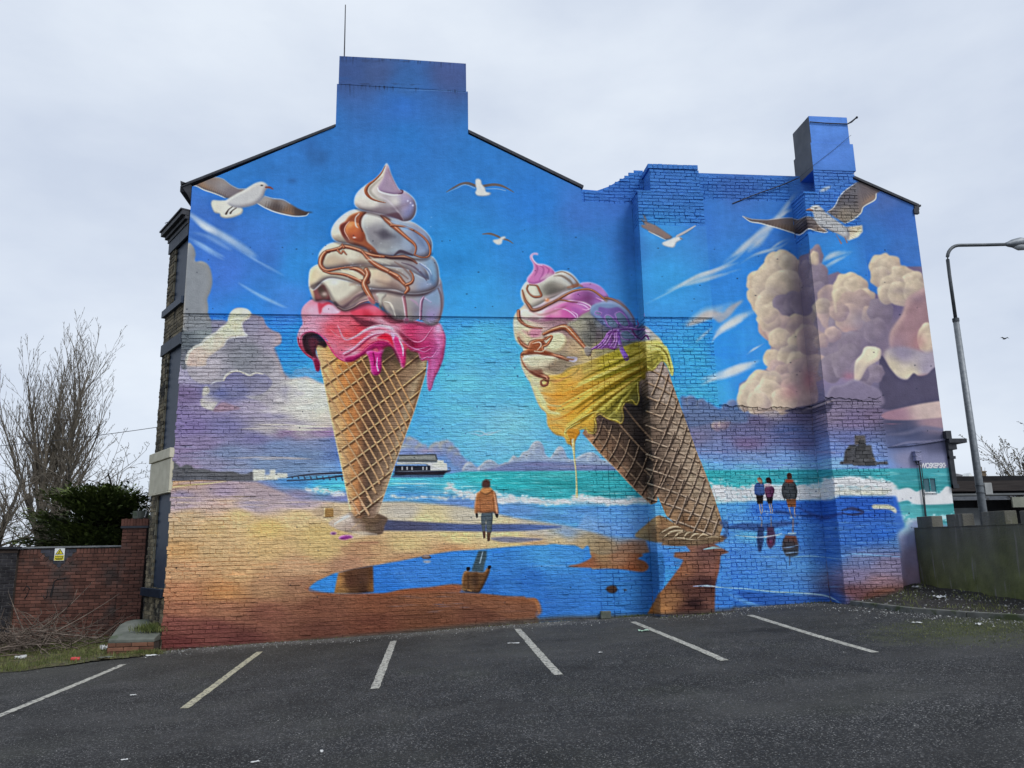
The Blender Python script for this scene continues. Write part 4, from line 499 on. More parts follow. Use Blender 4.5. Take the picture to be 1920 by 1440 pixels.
car('5','560,600 620,580 720,600 800,610', [2,3,2,1]); car('5','1100,560 1180,580 1280,640 1340,700 1390,780', [4,4,3.5,3,2.5], col=(120,95,90)); tube('5','700,450 800,430 850,440', [3,8,4], (140,90,70), f=1.5, a=.7); soft('5',1110,580,25,20,(95,75,55),.8)
car('5','180,700 190,780 250,840 330,870 430,880', [6,7,5,4,2]); shp('5','300,900 360,880 430,900 400,960 320,970', (190,115,145), f=2.5, a=.7); car('5','180,980 220,1040 290,1080 320,1030 400,1010 440,1020 430,1090 400,1130 450,1140 520,1150', [4,7,7,8,6,5,5,4,6,5]); car('5','450,940 560,890 680,870 760,940 840,1030 900,1100 940,1160', [6,9,13,11,8,6,3], col=(150,92,62))
car('5','210,1160 250,1140 400,1150 520,1160 620,1180 700,1210 770,1215', [3,8,8,7,7,6,4]); tube('5','700,1185 790,1195 770,1225 720,1220', [3,5,4,2], (190,185,205), f=.9); car('5','220,1180 260,1270 330,1330 400,1370 480,1400 490,1430', [6,8,9,10,8,5]); shp('5','290,1330 420,1300 440,1370 380,1390', (100,50,38), f=2, a=.7)
shp('5','470,1000 490,950 560,930 640,930 695,990 680,1060 610,1130 520,1120 460,1060', (205,195,160), f=.8, r=4, lo=(160,140,108), hi=(225,218,190)); car('5','470,1050 440,1010 470,980 520,965 530,990 480,1040', [4,4,3,2,2,2]); shp('5','230,1180 400,1150 560,1180 600,1210 560,1260 480,1330 420,1310 300,1320 250,1260', (205,195,165), f=1.2, r=6, lo=(150,130,105), hi=(225,218,195)); soft('5',520,1290,90,60,(120,102,88),.5)
car('6','215,330 240,340 235,365 205,370 195,345 215,330', [3,4,4,4,3,2], col=(120,66,48)); shp('5','700,830 850,780 950,780 1000,900 960,1080 900,1060 860,980 800,900', (115,112,100), f=2.5, nz=.16, a=.85, rb=[1080,610,165,158,135,1100,610,130,125,112,1100,630,92,90,84,1110,620,100,100,96,1100,645,110,105,98]); tube('5','700,850 780,790 900,760 960,760', [2,4,4,2], (170,165,155), a=.6, f=2)
shp('5','880,1080 950,1080 955,1140 930,1170 895,1160', (140,132,125), f=.7, r=2, lo=(70,60,58), hi=(205,200,195))
shp('5','960,640 1060,610 1180,610 1280,660 1350,720 1400,800 1425,860 1350,870 1200,890 1100,860 1000,780 940,720', (115,130,165), f=1.2, nz=.08, r=5, lo=(72,70,110), hi=(150,168,195), kl=.5)
shp('5','1030,660 1130,670 1240,660 1290,700 1350,790 1400,860 1300,880 1150,880 1090,800 1040,740', (112,82,145), f=1.2, nz=.12, a=.85)
for q in ('1000,700 1060,720 1040,740 990,730','1090,760 1130,740 1200,790 1240,850 1200,880 1130,850','1200,730 1260,710 1330,780 1350,850 1290,860 1230,800','1260,920 1330,900 1400,950 1420,990 1340,1000 1280,980'): shp('5', q, (105,120,145), f=.7, r=2, lo=(70,75,100), hi=(150,162,185)); tube('5', q + ' ' + q.split()[0], [1.6,1.6], (165,115,185), a=.8, lo=(95,60,120))
tube('5','960,1100 1040,1050 1100,990 1150,920 1240,890 1350,880 1440,890 1510,890', [3,4,6,7,6,5,4,4], (128,78,150), lo=(80,42,95), hi=(205,165,215)); tube('5','1120,940 1160,1000 1140,1060 1180,1090 1230,1080', [4,6,4,4,3], (150,92,165), lo=(85,45,105), hi=(215,175,225)); tube('5','1180,920 1220,1000 1210,1080', [4,5,4], (150,95,170), lo=(85,45,105), hi=(215,175,225)); tube('5','1000,1090 1100,1070 1200,1100', [2,5,3], (110,50,95), a=.8)
tube('5','1235,910 1245,1000 1270,1090 1300,1150 1325,1195', [7,7,8,9,10], (140,98,178), lo=(90,58,125), hi=(205,178,228)); tube('5','1380,890 1420,950 1480,990 1530,950 1560,990', [3,3,4,3,3], (95,52,100), hi=(190,150,190)); tube('5','1520,900 1560,920', [3,4], (215,180,205)); tube('5','1430,860 1450,840 1440,800', [3,3,2], (135,90,150), hi=(200,160,205))
shp('5','1440,860 1500,830 1520,930 1500,1000 1440,980', (58,68,108), f=2.5, a=.5)
shp('5','275,400 272,350 320,290 340,240 330,190 305,150 303,115 330,90 365,84 388,95 380,108 350,100 330,115 335,150 380,195 450,205 520,235 560,280 565,310 500,345 440,385 390,410 330,418', (195,112,168), f=.6, r=5, lo=(128,62,112), hi=(228,175,215), kd=.7, rim=(235,190,220))
for q in ('345,180 380,240 370,290 350,330','370,200 440,240 440,300 400,370','440,215 500,260 480,320 440,370'): tube('5', q, [1,3,3,1], (145,70,125), a=.55, f=1.2)
tube('5','320,110 330,150 370,200 430,220', [1,1.8,1.8,1], (240,200,228), a=.8)
shp('5','285,1085 320,1030 350,1005 430,995 445,1030 425,1090 460,1110 560,1150 480,1165 380,1150 300,1150 240,1135', (150,84,54), f=.8, r=4, lo=(96,50,38), hi=(205,140,100)); tube('5','330,1040 400,1025 420,1060 380,1110', [1,2,2,1], (225,205,180), a=.9); tube('5','470,1000 520,960 535,975 490,1050 440,1075 450,1130', [3,4,4,4,4,3], (160,92,62), lo=(90,50,40), hi=(225,165,125)); tube('5','350,1120 430,1125 470,1090', [2,2,2], (222,200,175), a=.8)
for q, w_, c_, a_ in (('250,640 330,690 420,665 540,615 680,545', 6, (88,64,60), .45), ('230,480 245,560 285,630', 5, (120,92,76), .4), ('420,360 520,330 620,345', 10, (218,212,198), .5), ('480,520 560,500 680,450', 12, (78,72,70), .45), ('640,660 780,600 900,560 1040,580', 8, (120,55,105), .4), ('330,790 480,820 620,800 760,800', 8, (110,78,84), .45), ('150,880 200,980 260,1050', 8, (150,120,100), .4), ('160,760 155,860 170,930', 9, (226,216,196), .55),
    ('560,1270 680,1210 820,1170 960,1130', 10, (120,104,84), .4), ('240,1240 320,1320 420,1360', 8, (150,122,100), .35), ('690,960 760,1040 820,1120', 10, (150,128,102), .5), ('880,770 960,860 990,980', 12, (74,70,70), .45), ('830,830 900,800 980,790', 6, (176,172,158), .5), ('1000,620 1100,600 1220,620 1320,700 1390,790', 5, (165,180,205), .55), ('1060,900 1200,870 1340,880', 10, (70,72,100), .45), ('1150,1130 1300,1050 1440,1010', 8, (92,88,60), .4),
    ('330,600 450,560 560,530 700,480', 4, (214,190,190), .5), ('500,660 640,625 780,640 880,690', 5, (206,120,170), .6), ('250,700 330,730 420,720', 4, (228,214,196), .6), ('420,780 560,760 700,760', 6, (190,90,150), .5), ('220,900 320,950 420,960', 6, (188,110,140), .4)):
    tube('5', q, [1, w_, w_, 1], c_, a=a_, f=3.2)
shp('5','1050,1060 1100,980 1160,920 1230,900 1240,1000 1200,1080 1120,1090 1040,1100', (118,72,135), f=1.5, a=.75, nz=.2); 
for q in ('1010,1095 1080,1040 1130,960','1060,1090 1120,1030 1170,940','1150,1080 1200,1010 1205,930','1195,1085 1225,1010 1220,930'): tube('5', q, [1.5,3,2], (168,118,188), lo=(80,44,100), hi=(222,190,232))
for q, w_, c_, a_ in (('470,330 560,280 680,230 800,175 900,130',3,(96,84,26),.75),('400,400 520,340 660,275 800,215 900,170',3,(232,214,132),.6),('360,470 480,410 600,350 740,280 880,215',3,(150,104,28),.6),('300,520 430,450 560,380 700,310 860,245',3,(240,210,118),.6),('440,560 560,470 690,380 820,300 890,265',3,(98,80,26),.75),('520,600 620,510 740,410 850,320',2.5,(214,202,110),.6),('600,580 690,500 780,420',2.5,(80,74,28),.7),('650,585 700,540 730,500 745,450',2.5,(222,214,120),.6),('250,600 330,590 420,540',2.5,(168,104,28),.6),('190,450 250,500 330,510',4,(238,214,158),.5),('230,330 300,340 380,310',6,(170,130,88),.4),('940,100 1000,110 1045,160 1065,230',3,(92,84,32),.6),('930,135 985,125 1030,160 1050,215 1070,290',2.5,(232,222,140),.7),('915,185 955,172 1000,158',3,(98,92,34),.6)):
    tube('6', q, [1, w_, w_, 1], c_, a=a_, f=1.4)
# --- gulls
GW = (205,205,198); GB = (122,112,112)
shp('j','120,190 310,125 340,150 480,165 550,190 640,260 740,310 830,310 800,350 700,420 640,440 570,425 520,395 420,360 300,320 200,270 120,260', GB, f=.6, r=4, lo=(92,82,82), hi=(150,140,132), sp=False, rb=[365,340,110,88,92,390,340,128,116,112,420,345,142,134,132,450,355,120,112,118,430,365,118,108,112,380,350,150,118,92])
shp('j','120,190 300,128 335,145 290,200 200,210 130,230', (88,76,84), f=1, sp=False); tube('j','120,262 200,275 300,325 420,365 520,405 570,428', [1,1.5,1.8,1.8,1.5,1], (222,215,195)); tube('j','335,145 480,165 550,190 640,260 740,308 830,308', [.8,1,1,1,1,1], (190,190,188), a=.8)
shp('j','970,490 1070,400 1180,435 1310,450 1400,500 1500,560 1600,600 1705,610 1640,620 1600,655 1460,660 1300,630 1180,595 1060,540', GB, f=.6, sp=False, rb=[500,372,150,145,142,530,380,130,122,120,520,388,84,72,70,560,395,72,62,62,540,398,130,100,78,585,400,60,55,60]); tube('j','975,492 1060,543 1180,597 1300,632 1460,662 1600,655 1640,622', [1,1.5,1.8,2,1.5,1.2,1], (225,220,205)); tube('j','1075,402 1180,432 1310,448 1400,500', [.8,1,1,.8], (190,195,200))
shp('j','395,470 420,455 500,460 600,458 660,460 700,520 790,560 785,620 740,650 650,680 560,685 505,660 500,630 430,610 390,520', (208,206,190), f=.6, r=3, lo=(160,155,140)); shp('j','570,470 700,380 800,330 880,280 960,235 1040,220 1100,250 1118,290 1080,340 1060,410 1000,480 930,520 800,550 700,550 620,520', (190,188,184), f=.7, r=6, lo=(120,118,128), hi=(226,222,208), kd=.8)
tube('j','1090,290 1140,292 1180,312', [3,4,2], (120,72,70)); soft('j',1035,262,16,9,(25,25,30),1); tube('j','660,540 610,580 580,630', [1.5,2,4], (85,75,72)); tube('j','710,555 660,590 635,622', [1.5,2,3.5], (85,75,72))
tube('k','65,158 120,125 170,100 220,95 280,115', [1,3,4,5,5], (92,90,95)); tube('k','330,115 400,105 450,110 500,130 550,160', [5,5,4.5,3,1], (92,90,95)); tube('k','70,162 140,130 200,105 270,130', [.5,1,1,1.2], (205,205,205), a=.7); tube('k','350,135 430,135 490,148', [1,1,1], (205,205,205), a=.7)
shp('k','275,70 295,62 315,75 320,100 345,130 350,155 385,165 370,182 320,188 285,182 272,160 282,140 275,110', (205,205,200), f=.6, r=2, lo=(140,142,150))
tube('k','325,460 380,458 430,475 455,490', [1.5,4,4,3], (98,95,98)); tube('k','475,495 510,505 545,528', [3.5,3,1], (98,95,98)); shp('k','485,478 490,488 470,500 460,530 430,535 400,512 405,502 440,495 465,480', (200,200,196), f=.6)
shp('k','1480,310 1500,330 1510,370 1560,390 1620,430 1690,480 1680,495 1640,500 1590,470 1530,450 1510,430 1470,410 1465,390 1500,395 1460,340 1500,370', (130,112,108), f=.6, sp=False, r=2, lo=(88,76,76)); tube('k','1520,440 1590,475 1640,500', [1,1.5,1], (215,210,200)); tube('k','1725,475 1780,445 1830,415 1858,398', [5,4,3,1.5], (165,168,175)); tube('k','1730,478 1790,452 1840,420', [.8,1,.8], (95,90,95), a=.8)
shp('k','1760,490 1740,480 1710,482 1680,495 1620,520 1620,535 1650,550 1700,555 1720,520 1745,505', (205,206,202), f=.6, r=2, lo=(150,152,160)); tube('k','1745,488 1765,498', [1.5,1], (110,95,95))
shp('l','80,525 200,560 380,570 480,560 600,545 720,545 800,560 900,520 990,530 1020,560 1180,715 1130,730 1020,705 930,680 820,755 700,725 560,680 430,645 300,610 180,590', (95,84,84), f=.6, sp=False, rb=[1395,408,95,85,85,1430,415,98,88,88,1470,415,110,98,96,1470,428,120,98,82,1500,415,105,96,96,1500,435,62,54,58,1512,420,58,50,56,1520,415,130,120,118,1540,430,140,122,110])
tube('l','80,525 180,592 300,612 430,647 560,683 700,728 820,755 930,680 1020,705 1130,730 1180,718', [1,1.5,1.8,1.8,1.8,1.8,1.8,1.6,1.4,1.2,1], (222,215,198)); tube('l','80,522 200,560 380,570 480,560 600,545 720,545 800,560 900,520 990,530', [1,1,1,1.2,1.2,1,1,1,1], (205,200,195), a=.8)
shp('l','1170,465 1280,380 1330,280 1400,190 1540,90 1600,60 1860,190 1800,230 1790,300 1650,385 1630,400 1610,470 1500,560 1390,610 1280,540', (118,112,114), f=.6, sp=False, nz=.08, rb=[1560,395,125,118,120,1580,400,150,135,118,1590,370,95,92,100,1600,350,105,102,108,1620,360,110,98,98,1630,375,140,115,100,1570,380,98,95,102,1590,410,150,140,125,1640,350,98,88,92]); tube('l','1170,465 1260,400 1330,270 1400,190 1540,90', [1,1.2,1.5,1.5,1], (222,218,210)); tube('l','1400,610 1500,565 1600,480 1640,395 1780,310 1800,230', [1,2,2,1.5,2,1.5], (215,205,185))
for i in range(7): tube('l', [(1590 + i * 8, 120 + i * 6), (1640 + i * 30, 330 - i * 22)], [.8, 1.2], (82, 75, 80), a=.5)
shp('l','1380,660 1460,650 1620,635 1625,720 1560,790 1440,835 1400,760', (196,180,150), f=.6, sp=False, rb=[1585,428,150,142,135,1600,430,215,200,170,1605,445,225,212,185]); 
for i in range(6): tube('l', [(1430, 700 + i * 10), (1600 - i * 18, 655 + i * 32)], [.8, 1], (110, 92, 76), a=.5)
shp('l','950,440 960,400 1020,375 1080,390 1130,450 1200,500 1290,570 1400,650 1450,700 1440,830 1390,800 1300,750 1200,700 1100,660 1030,590 1000,520 990,470', (180,180,180), f=.7, r=6, lo=(120,118,124), hi=(222,220,210), kd=.8); tube('l','905,440 940,430 985,445', [2,4,3], (150,112,100)); soft('l',1025,410,14,8,(30,30,35),1); tube('l','1280,760 1310,810 1345,870', [1.2,1.2,3], (130,105,110)); tube('l','1390,790 1420,860', [1.5,2.5], (130,105,110)); tube('l','1035,590 1090,660 1180,712', [1,1.2,1], (228,224,215), a=.8)
tube('c','1230,-180 1270,-178 1310,-165 1330,-172 1380,-190 1440,-185', [.6,1.6,2,2,1.6,.6], (160,180,205), a=.7)
# --- people painted on the beach
shp('m','362,470 482,465 484,520 476,600 470,680 456,700 452,770 432,780 422,740 418,650 410,540 402,660 400,740 382,745 372,680 360,600 356,520', (76,86,92), f=.5, sp=False, r=2, lo=(52,60,66), nz=.1); shp('m','375,670 405,668 405,740 385,748', (92,62,48), f=.5, sp=False); shp('m','420,680 460,680 452,770 425,775', (92,66,50), f=.5, sp=False)
shp('m','345,235 380,200 430,190 480,220 515,260 530,340 545,450 540,480 505,480 490,465 420,470 350,470 325,460 315,480 290,470 285,400 300,300 310,260', (158,96,52), f=.6, r=4, lo=(92,52,30), hi=(212,150,92), nz=.28); tube('m','350,240 400,270 430,265 480,230', [1.2,1.8,1.8,1.2], (90,55,35)); tube('m','495,250 515,360 530,470', [2,4,4], (200,145,105), a=.8); tube('m','490,300 495,460', [.8,1], (95,55,35)); tube('m','345,300 350,460', [.8,1], (110,62,36)); shp('m','350,235 385,195 440,190 475,215 440,250 400,265', (198,132,72), f=.7, a=.8)
shp('m','370,190 368,150 385,118 415,110 450,125 455,160 450,190 410,200', (78,56,50), f=.6, r=2, lo=(55,38,34)); tube('m','400,108 470,112', [1,1.2], (85,65,55)); shp('m','298,480 322,478 322,515 308,525', (45,38,40), f=.5); shp('m','508,482 542,482 540,515 525,525', (45,38,40), f=.5)
shp('m','330,878 418,878 418,940 395,1030 385,1110 250,1100 270,1040 300,960', (58,75,82), f=.6, sp=False, nz=.15, a=.92); tube('m','375,890 345,1010', [1.5,2.5], (150,175,195), a=.8)
shp('m','160,1140 190,1095 240,1105 320,1108 385,1112 425,1065 455,1072 438,1140 400,1225 360,1300 330,1332 250,1330 160,1312 150,1210', (104,70,42), f=1.0, nz=.25, r=4, lo=(52,36,28), hi=(172,120,66)); tube('m','215,1140 220,1300', [3,3], (72,45,28), a=.6); tube('m','300,1130 310,1300', [8,8], (82,50,30), a=.6, f=2); tube('m','160,1290 250,1312', [2,3], (180,130,70), a=.6); soft('m',285,1200,45,80,(60,42,32),.6); shp('m','200,1060 235,1055 235,1090 205,1095', (30,28,32), f=.5); shp('m','430,1045 465,1040 460,1070 435,1080', (30,28,32), f=.5)
def legs(z, pts, c, c2): 
    for q in pts: tube(z, q, [1.8,1.6,1.2], c, lo=c2, f=.5)
legs('n', ['180,570 190,640 205,710','215,570 225,640 215,700','320,570 335,640 340,700','350,570 365,640 360,700','600,610 620,690 640,760','680,610 682,690 690,755'], (190,165,140), (120,95,80))
shp('n','130,440 240,440 230,565 155,568', (40,38,42), f=.5, sp=False); shp('n','280,475 375,475 360,565 300,565', (38,36,44), f=.5, sp=False); shp('n','560,500 700,490 700,610 585,612', (120,75,50), f=.5, sp=False, nz=.15)
shp('n','150,270 210,270 245,290 255,380 245,440 130,440 110,400 112,310', (58,82,140), f=.5, r=2, lo=(38,52,95)); shp('n','265,330 360,320 395,370 380,440 360,480 290,480 260,410', (92,50,82), f=.5, r=2, lo=(60,34,56)); shp('n','250,290 290,275 345,285 350,320 265,325', (170,150,160), f=.5)
shp('n','510,290 560,255 660,250 700,300 718,400 700,490 640,495 560,500 540,490 545,520 530,500 495,410', (62,66,70), f=.5, r=2, lo=(42,45,50), nz=.15); shp('n','540,250 570,215 650,220 665,250 610,270', (150,62,40), f=.6)
shp('n','150,205 180,190 205,205 220,250 210,290 190,275 155,245', (150,125,105), f=.5); tube('n','160,200 200,205 215,260', [1.5,2,1.5], (110,82,62)); shp('n','275,205 315,190 345,215 352,280 310,268 278,260', (45,38,40), f=.5); shp('n','575,140 610,125 640,150 640,200 600,215 575,195', (66,48,42), f=.5)
streaks(1415,958,1455,966,(190,215,235),14,12,95,.7,(.8,1.4)); streaks(1475,966,1500,972,(200,220,235),10,12,96,.7,(.8,1.4)); shp('n','390,660 560,670 700,720 909,720 909,760 700,740 500,710 380,690', (40,60,120), f=1.2, a=.7)
shp('n','160,890 240,890 245,1000 240,1100 200,1250 165,1240 140,1080 155,980', (38,48,92), f=.8, sp=False, a=.85); shp('n','290,900 380,890 415,1040 400,1140 350,1200 310,1190 280,1100', (72,40,66), f=.8, sp=False, a=.85, nz=.2); soft('n',330,1110,40,40,(120,50,90),.7); tube('n','190,740 215,800 210,880', [1.5,2,2.5], (150,125,110), a=.6); tube('n','345,740 350,880', [2,2.5], (140,115,100), a=.5); tube('n','660,780 655,960', [3,4], (130,105,105), a=.6)
shp('n','550,1010 700,1020 740,1150 730,1290 650,1320 560,1310 500,1200 510,1100', (62,50,52), f=.8, sp=False, a=.9, rb=[1485,1005,120,62,42,1480,1020,58,52,52,1485,1035,55,60,66]); tube('n','510,1190 620,1180 740,1150', [.8,1.8,1], (130,160,205)); tube('n','520,1270 620,1260 740,1250', [.8,1.8,1], (130,160,205)); tube('n','610,1320 610,1440', [3,2], (60,60,80), a=.6); tube('n','590,990 690,985', [3,3], (150,175,205), a=.9); tube('n','130,1045 260,1035 410,1010 500,985', [1,2.2,2,1.2], (190,205,225), a=.8)
# pebbles in the pools
shp('c','885,710 895,695 925,690 945,700 955,715 940,720 900,722', (130,115,105), f=.5, r=2, lo=(50,40,42)); shp('c','895,735 950,735 940,750 910,750', (165,160,160), f=.8, a=.8); shp('d','522,785 540,765 580,758 600,775 605,795 580,815 545,810', (68,52,48), f=.6, r=2, lo=(30,25,30)); soft('d',660,790,12,9,(60,60,75),.9)
# bare stone behind the fallen render, far right
shp('e','880,380 910,340 1060,340 1070,400 1090,455 1165,450 1168,470 845,470 845,452 870,450', (72,72,76), f=.6, sp=False, nz=.3); shp('e','945,275 1015,275 1020,335 945,340', (98,92,92), f=.7, sp=False, nz=.25); shp('e','1020,425 1080,425 1085,445 1020,445', (120,105,90), f=.6, sp=False)
# old stains in the paint high up
for q in ((800,620,70,60),(700,560,40,30),(1000,220,60,12)): soft('h', q[0], q[1], q[2], q[3], (44,84,150), .35)
soft('h',700,830,30,18,(40,80,140),.5); streaks(640,112,875,118,(48,56,90),20,30,97,.4,(1,3)); streaks(636,158,790,161,(40,48,78),14,24,98,.5,(.8,1.6)); tube('h','1400,288 1600,292 1745,300', [.8,1.4,1.2], (90,130,195), a=.8)
shp('1','1290,10 1430,20 1420,110 1340,120 1290,60', (42,82,140), f=6, a=.4)
# grime along the foot of the wall, splashed up from the tarmac
for k_, (w_, a_) in enumerate(((16, .35), (9, .45), (5, .6))): tube('', '291,1229 303,1224 500,1211 700,1193 1010,1164 1110,1160 1225,1157', [w_] * 3, (72,66,60), a=a_, f=3); tube('', '1235,1156 1300,1152 1378,1146', [w_] * 2, (70,62,60), a=a_, f=3); tube('', '1378,1143 1480,1141 1575,1138 1590,1138 1700,1108', [w_] * 2, (66,62,64), a=a_ * .8, f=3)
for i in range(260):
    r = random.Random(900 + i); soft('', r.uniform(300, 1780), r.uniform(430, 1130), r.uniform(.8, 1.8), r.uniform(.6, 1.3), (20, 30, 48), r.uniform(.3, .9))
# deeper shade painted into the right side of the cloud towers
for q in ((1500,520,20,40,.45),(1508,590,16,60,.5),(1515,660,14,60,.45),(1500,560,30,16,.35),(1470,560,22,14,.35),(1480,612,22,8,.3),(1480,655,24,8,.35),(1500,700,30,30,.3),(1440,700,18,6,.25),(1450,545,22,12,.25),(1545,560,10,40,.35),(1620,620,20,40,.35),(1575,640,24,14,.35),(1600,690,26,18,.35),(1690,545,22,8,.3),(1720,560,16,10,.3),(1660,600,12,40,.35)): soft('', q[0], q[1], q[2], q[3], (112, 96, 116), q[4])

for i in range(70):
    r = random.Random(1500 + i); x_ = r.uniform(640, 872); y_ = 108 + (x_ - 640) * .06 if i % 2 else 160 + (x_ - 640) * .05; l_ = r.uniform(3, 16) * (1.6 if x_ < 670 or x_ > 840 else .7); tube('', [(x_, y_), (x_ + r.uniform(-1, 1), y_ + l_)], [r.uniform(1, 2.4), .5], (36, 44, 74), a=r.uniform(.15, .5), f=.9)
# feather strokes on the big gulls
for i in range(16):
    t = i / 15.; tube('j', [(1080 + t * 520, 545 + t * 95), (1100 + t * 500, 470 + t * 130)], [1.2, .8], (72,60,58), a=.5)
for i in range(16): t = i / 15.; tube('j', [(190 + t * 370, 268 + t * 150), (200 + t * 380, 225 + t * 130)], [1.2, .8], (84,72,72), a=.45)
for i in range(14): t = i / 13.; tube('l', [(300 + t * 520, 605 + t * 140), (320 + t * 500, 590 + t * 60)], [1.2, .8], (70,58,58), a=.5)
for i in range(10): t = i / 9.; tube('l', [(1400 + t * 200, 600 - t * 130), (1340 + t * 200, 500 - t * 130)], [1.2, .8], (84,78,80), a=.5)
sand_ = smooth((Yg - 925) / 20.) * smooth((1120 - Yg) / 60.) * smooth((1120 - np.arange(PW)[None] - PX0) / 40.) * (CV[..., 0] > CV[..., 2] * 1.15) * (CV[..., 0] > .45); CV *= (1 + .05 * sand_)[..., None]; CV[..., 2] *= 1 + .06 * sand_  # extra light put into the sand colour, offsetting dimmer light low on the wall
# crisp the whole sheet the way a finished spray painting reads: more bite in folds and edges
g_ = CV.mean(2, keepdims=True); wgt = SATK + (1 - SATK) * np.clip((CV[..., 2:3] - CV[..., 0:1]) * 2.5, 0, 1) * .4; XX_, YY_ = np.meshgrid(np.arange(PW) + PX0, np.arange(PH) + PY0); wgt = wgt[..., 0] * (1 - .30 * smooth((640 - XX_) / 60.) * smooth((YY_ - 600) / 40.) * smooth((905 - YY_) / 20.) * (CV[..., 0] > .22)); ice_ = np.clip(1.3 - np.maximum(((XX_ - 705) / 165.) ** 2 + ((YY_ - 560) / 270.) ** 2, 0), 0, 1) + np.clip(1.3 - (((XX_ - 1125) / 175.) ** 2 + ((YY_ - 650) / 190.) ** 2), 0, 1); wgt = wgt + (1.03 - wgt) * np.clip(ice_, 0, 1) * (CV[..., 0] > .25); wgt = wgt[..., None]; CV[:] = g_ + (CV - g_) * wgt
blu_ = smooth((CV[..., 2] - CV[..., 0] * 1.15) * 4); low_ = smooth((YY_ - 560) / 80.); CV *= (1 + .055 * low_)[..., None]; CV[..., 1] += blu_ * (.012 - .012 * low_ * smooth((905 - YY_) / 60.)); CV[..., 0] += blu_ * .01 * low_ * smooth((905 - YY_) / 60.)  # brightness painted into the lower wall to offset shade in its brickwork; blues tinted
CV[:] = np.clip(CV + .20 * (CV - blur(CV, 8)) + .28 * (CV - blur(CV, 2)), .03, .93).astype(np.float32)
# ---------------------------------------------------------------- helpers
COL = scn.collection
def obj(name, me, parent=None, **props):
    o = bpy.data.objects.new(name, me); COL.objects.link(o)
    if parent is not None: o.parent = parent
    for k, v in props.items(): o[k] = v
    return o
def thing(name, label, cat, loc=(0, 0, 0), rz=0, group=None):
    o = bpy.data.objects.new(name, None); COL.objects.link(o); o.location = loc; o.rotation_euler = (0, 0, rz); o.empty_display_size = .2
    o['label'] = label; o['category'] = cat
    if group: o['group'] = group
    return o
class MB:
    def __init__(s): s.v = []; s.f = []; s.tone = []
    def add(s, v, f, tone=.5):
        k = len(s.v); s.v += [tuple(p) for p in v]; s.f += [tuple(i + k for i in q) for q in f]; s.tone += [tone] * len(f)
    def box(s, x0, x1, y0, y1, z0, z1, tone=.5):
        s.add([(x0,y0,z0),(x1,y0,z0),(x1,y1,z0),(x0,y1,z0),(x0,y0,z1),(x1,y0,z1),(x1,y1,z1),(x0,y1,z1)], [(0,3,2,1),(4,5,6,7),(0,1,5,4),(1,2,6,5),(2,3,7,6),(3,0,4,7)], tone)
    def prism(s, pts, y0, y1, tone=.5):
        """outline in x,z carried from y0 (front) to y1"""
        n = len(pts); s.add([(x, y0, z) for x, z in pts] + [(x, y1, z) for x, z in pts], [tuple(range(n)), tuple(range(2 * n - 1, n - 1, -1))] + [(i, i + n, (i + 1) % n + n, (i + 1) % n) for i in range(n)], tone)
    def slab(s, pts, z0, z1, tone=.5):
        n = len(pts); s.add([(x, y, z0) for x, y in pts] + [(x, y, z1) for x, y in pts], [tuple(range(n - 1, -1, -1)), tuple(range(n, 2 * n))] + [(i, (i + 1) % n, (i + 1) % n + n, i + n) for i in range(n)], tone)
    def tube(s, pts, rad, k=6, tone=.5, cap=True):
        pts = [Vector(p) for p in pts]; n = len(pts); rad = rad if isinstance(rad, (list, tuple)) else [rad] * n; vv = []; ff = []
        up = Vector((0, 0, 1))
        for i, p in enumerate(pts):
            d = (pts[min(i + 1, n - 1)] - pts[max(i - 1, 0)]); d.normalize() if d.length else None
            a = d.cross(up); a = a if a.length > .05 else d.cross(Vector((1, 0, 0))); a.normalize(); b_ = d.cross(a)
            for j in range(k): t = 2 * math.pi * j / k; vv.append(p + (a * math.cos(t) + b_ * math.sin(t)) * rad[i])
        for i in range(n - 1):
            for j in range(k): ff.append((i * k + j, i * k + (j + 1) % k, (i + 1) * k + (j + 1) % k, (i + 1) * k + j))
        if cap: ff += [tuple(range(k - 1, -1, -1)), tuple(range((n - 1) * k, n * k))]
        s.add(vv, ff, tone)
    def mesh(s, name, mat, smooth=False, fix=True):
        me = bpy.data.meshes.new(name); me.from_pydata(s.v, [], s.f); me.update()
        if fix:
            bm = bmesh.new(); bm.from_mesh(me); bmesh.ops.recalc_face_normals(bm, faces=bm.faces); bm.to_mesh(me); bm.free()
        at = me.attributes.new('tone', 'FLOAT', 'FACE'); at.data.foreach_set('value', np.array(s.tone, np.float32))
        if mat: me.materials.append(mat)
        if smooth: me.polygons.foreach_set('use_smooth', [True] * len(me.polygons))
        return me
    def build(s, name, mat, parent=None, smooth=False, fix=True, **props): return obj(name, s.mesh(name, mat, smooth, fix), parent, **props)
def bevel(o, w=.01, seg=2):
    bm = bmesh.new(); bm.from_mesh(o.data); bmesh.ops.bevel(bm, geom=list(bm.edges), offset=w, segments=seg, affect='EDGES', profile=.6); bm.to_mesh(o.data); bm.free(); return o
def gz(x, y):
    """height of the sloping car park"""
    return .314 + .042 * max(-14., min(13., x)) + .019 * max(-18., min(4., y))
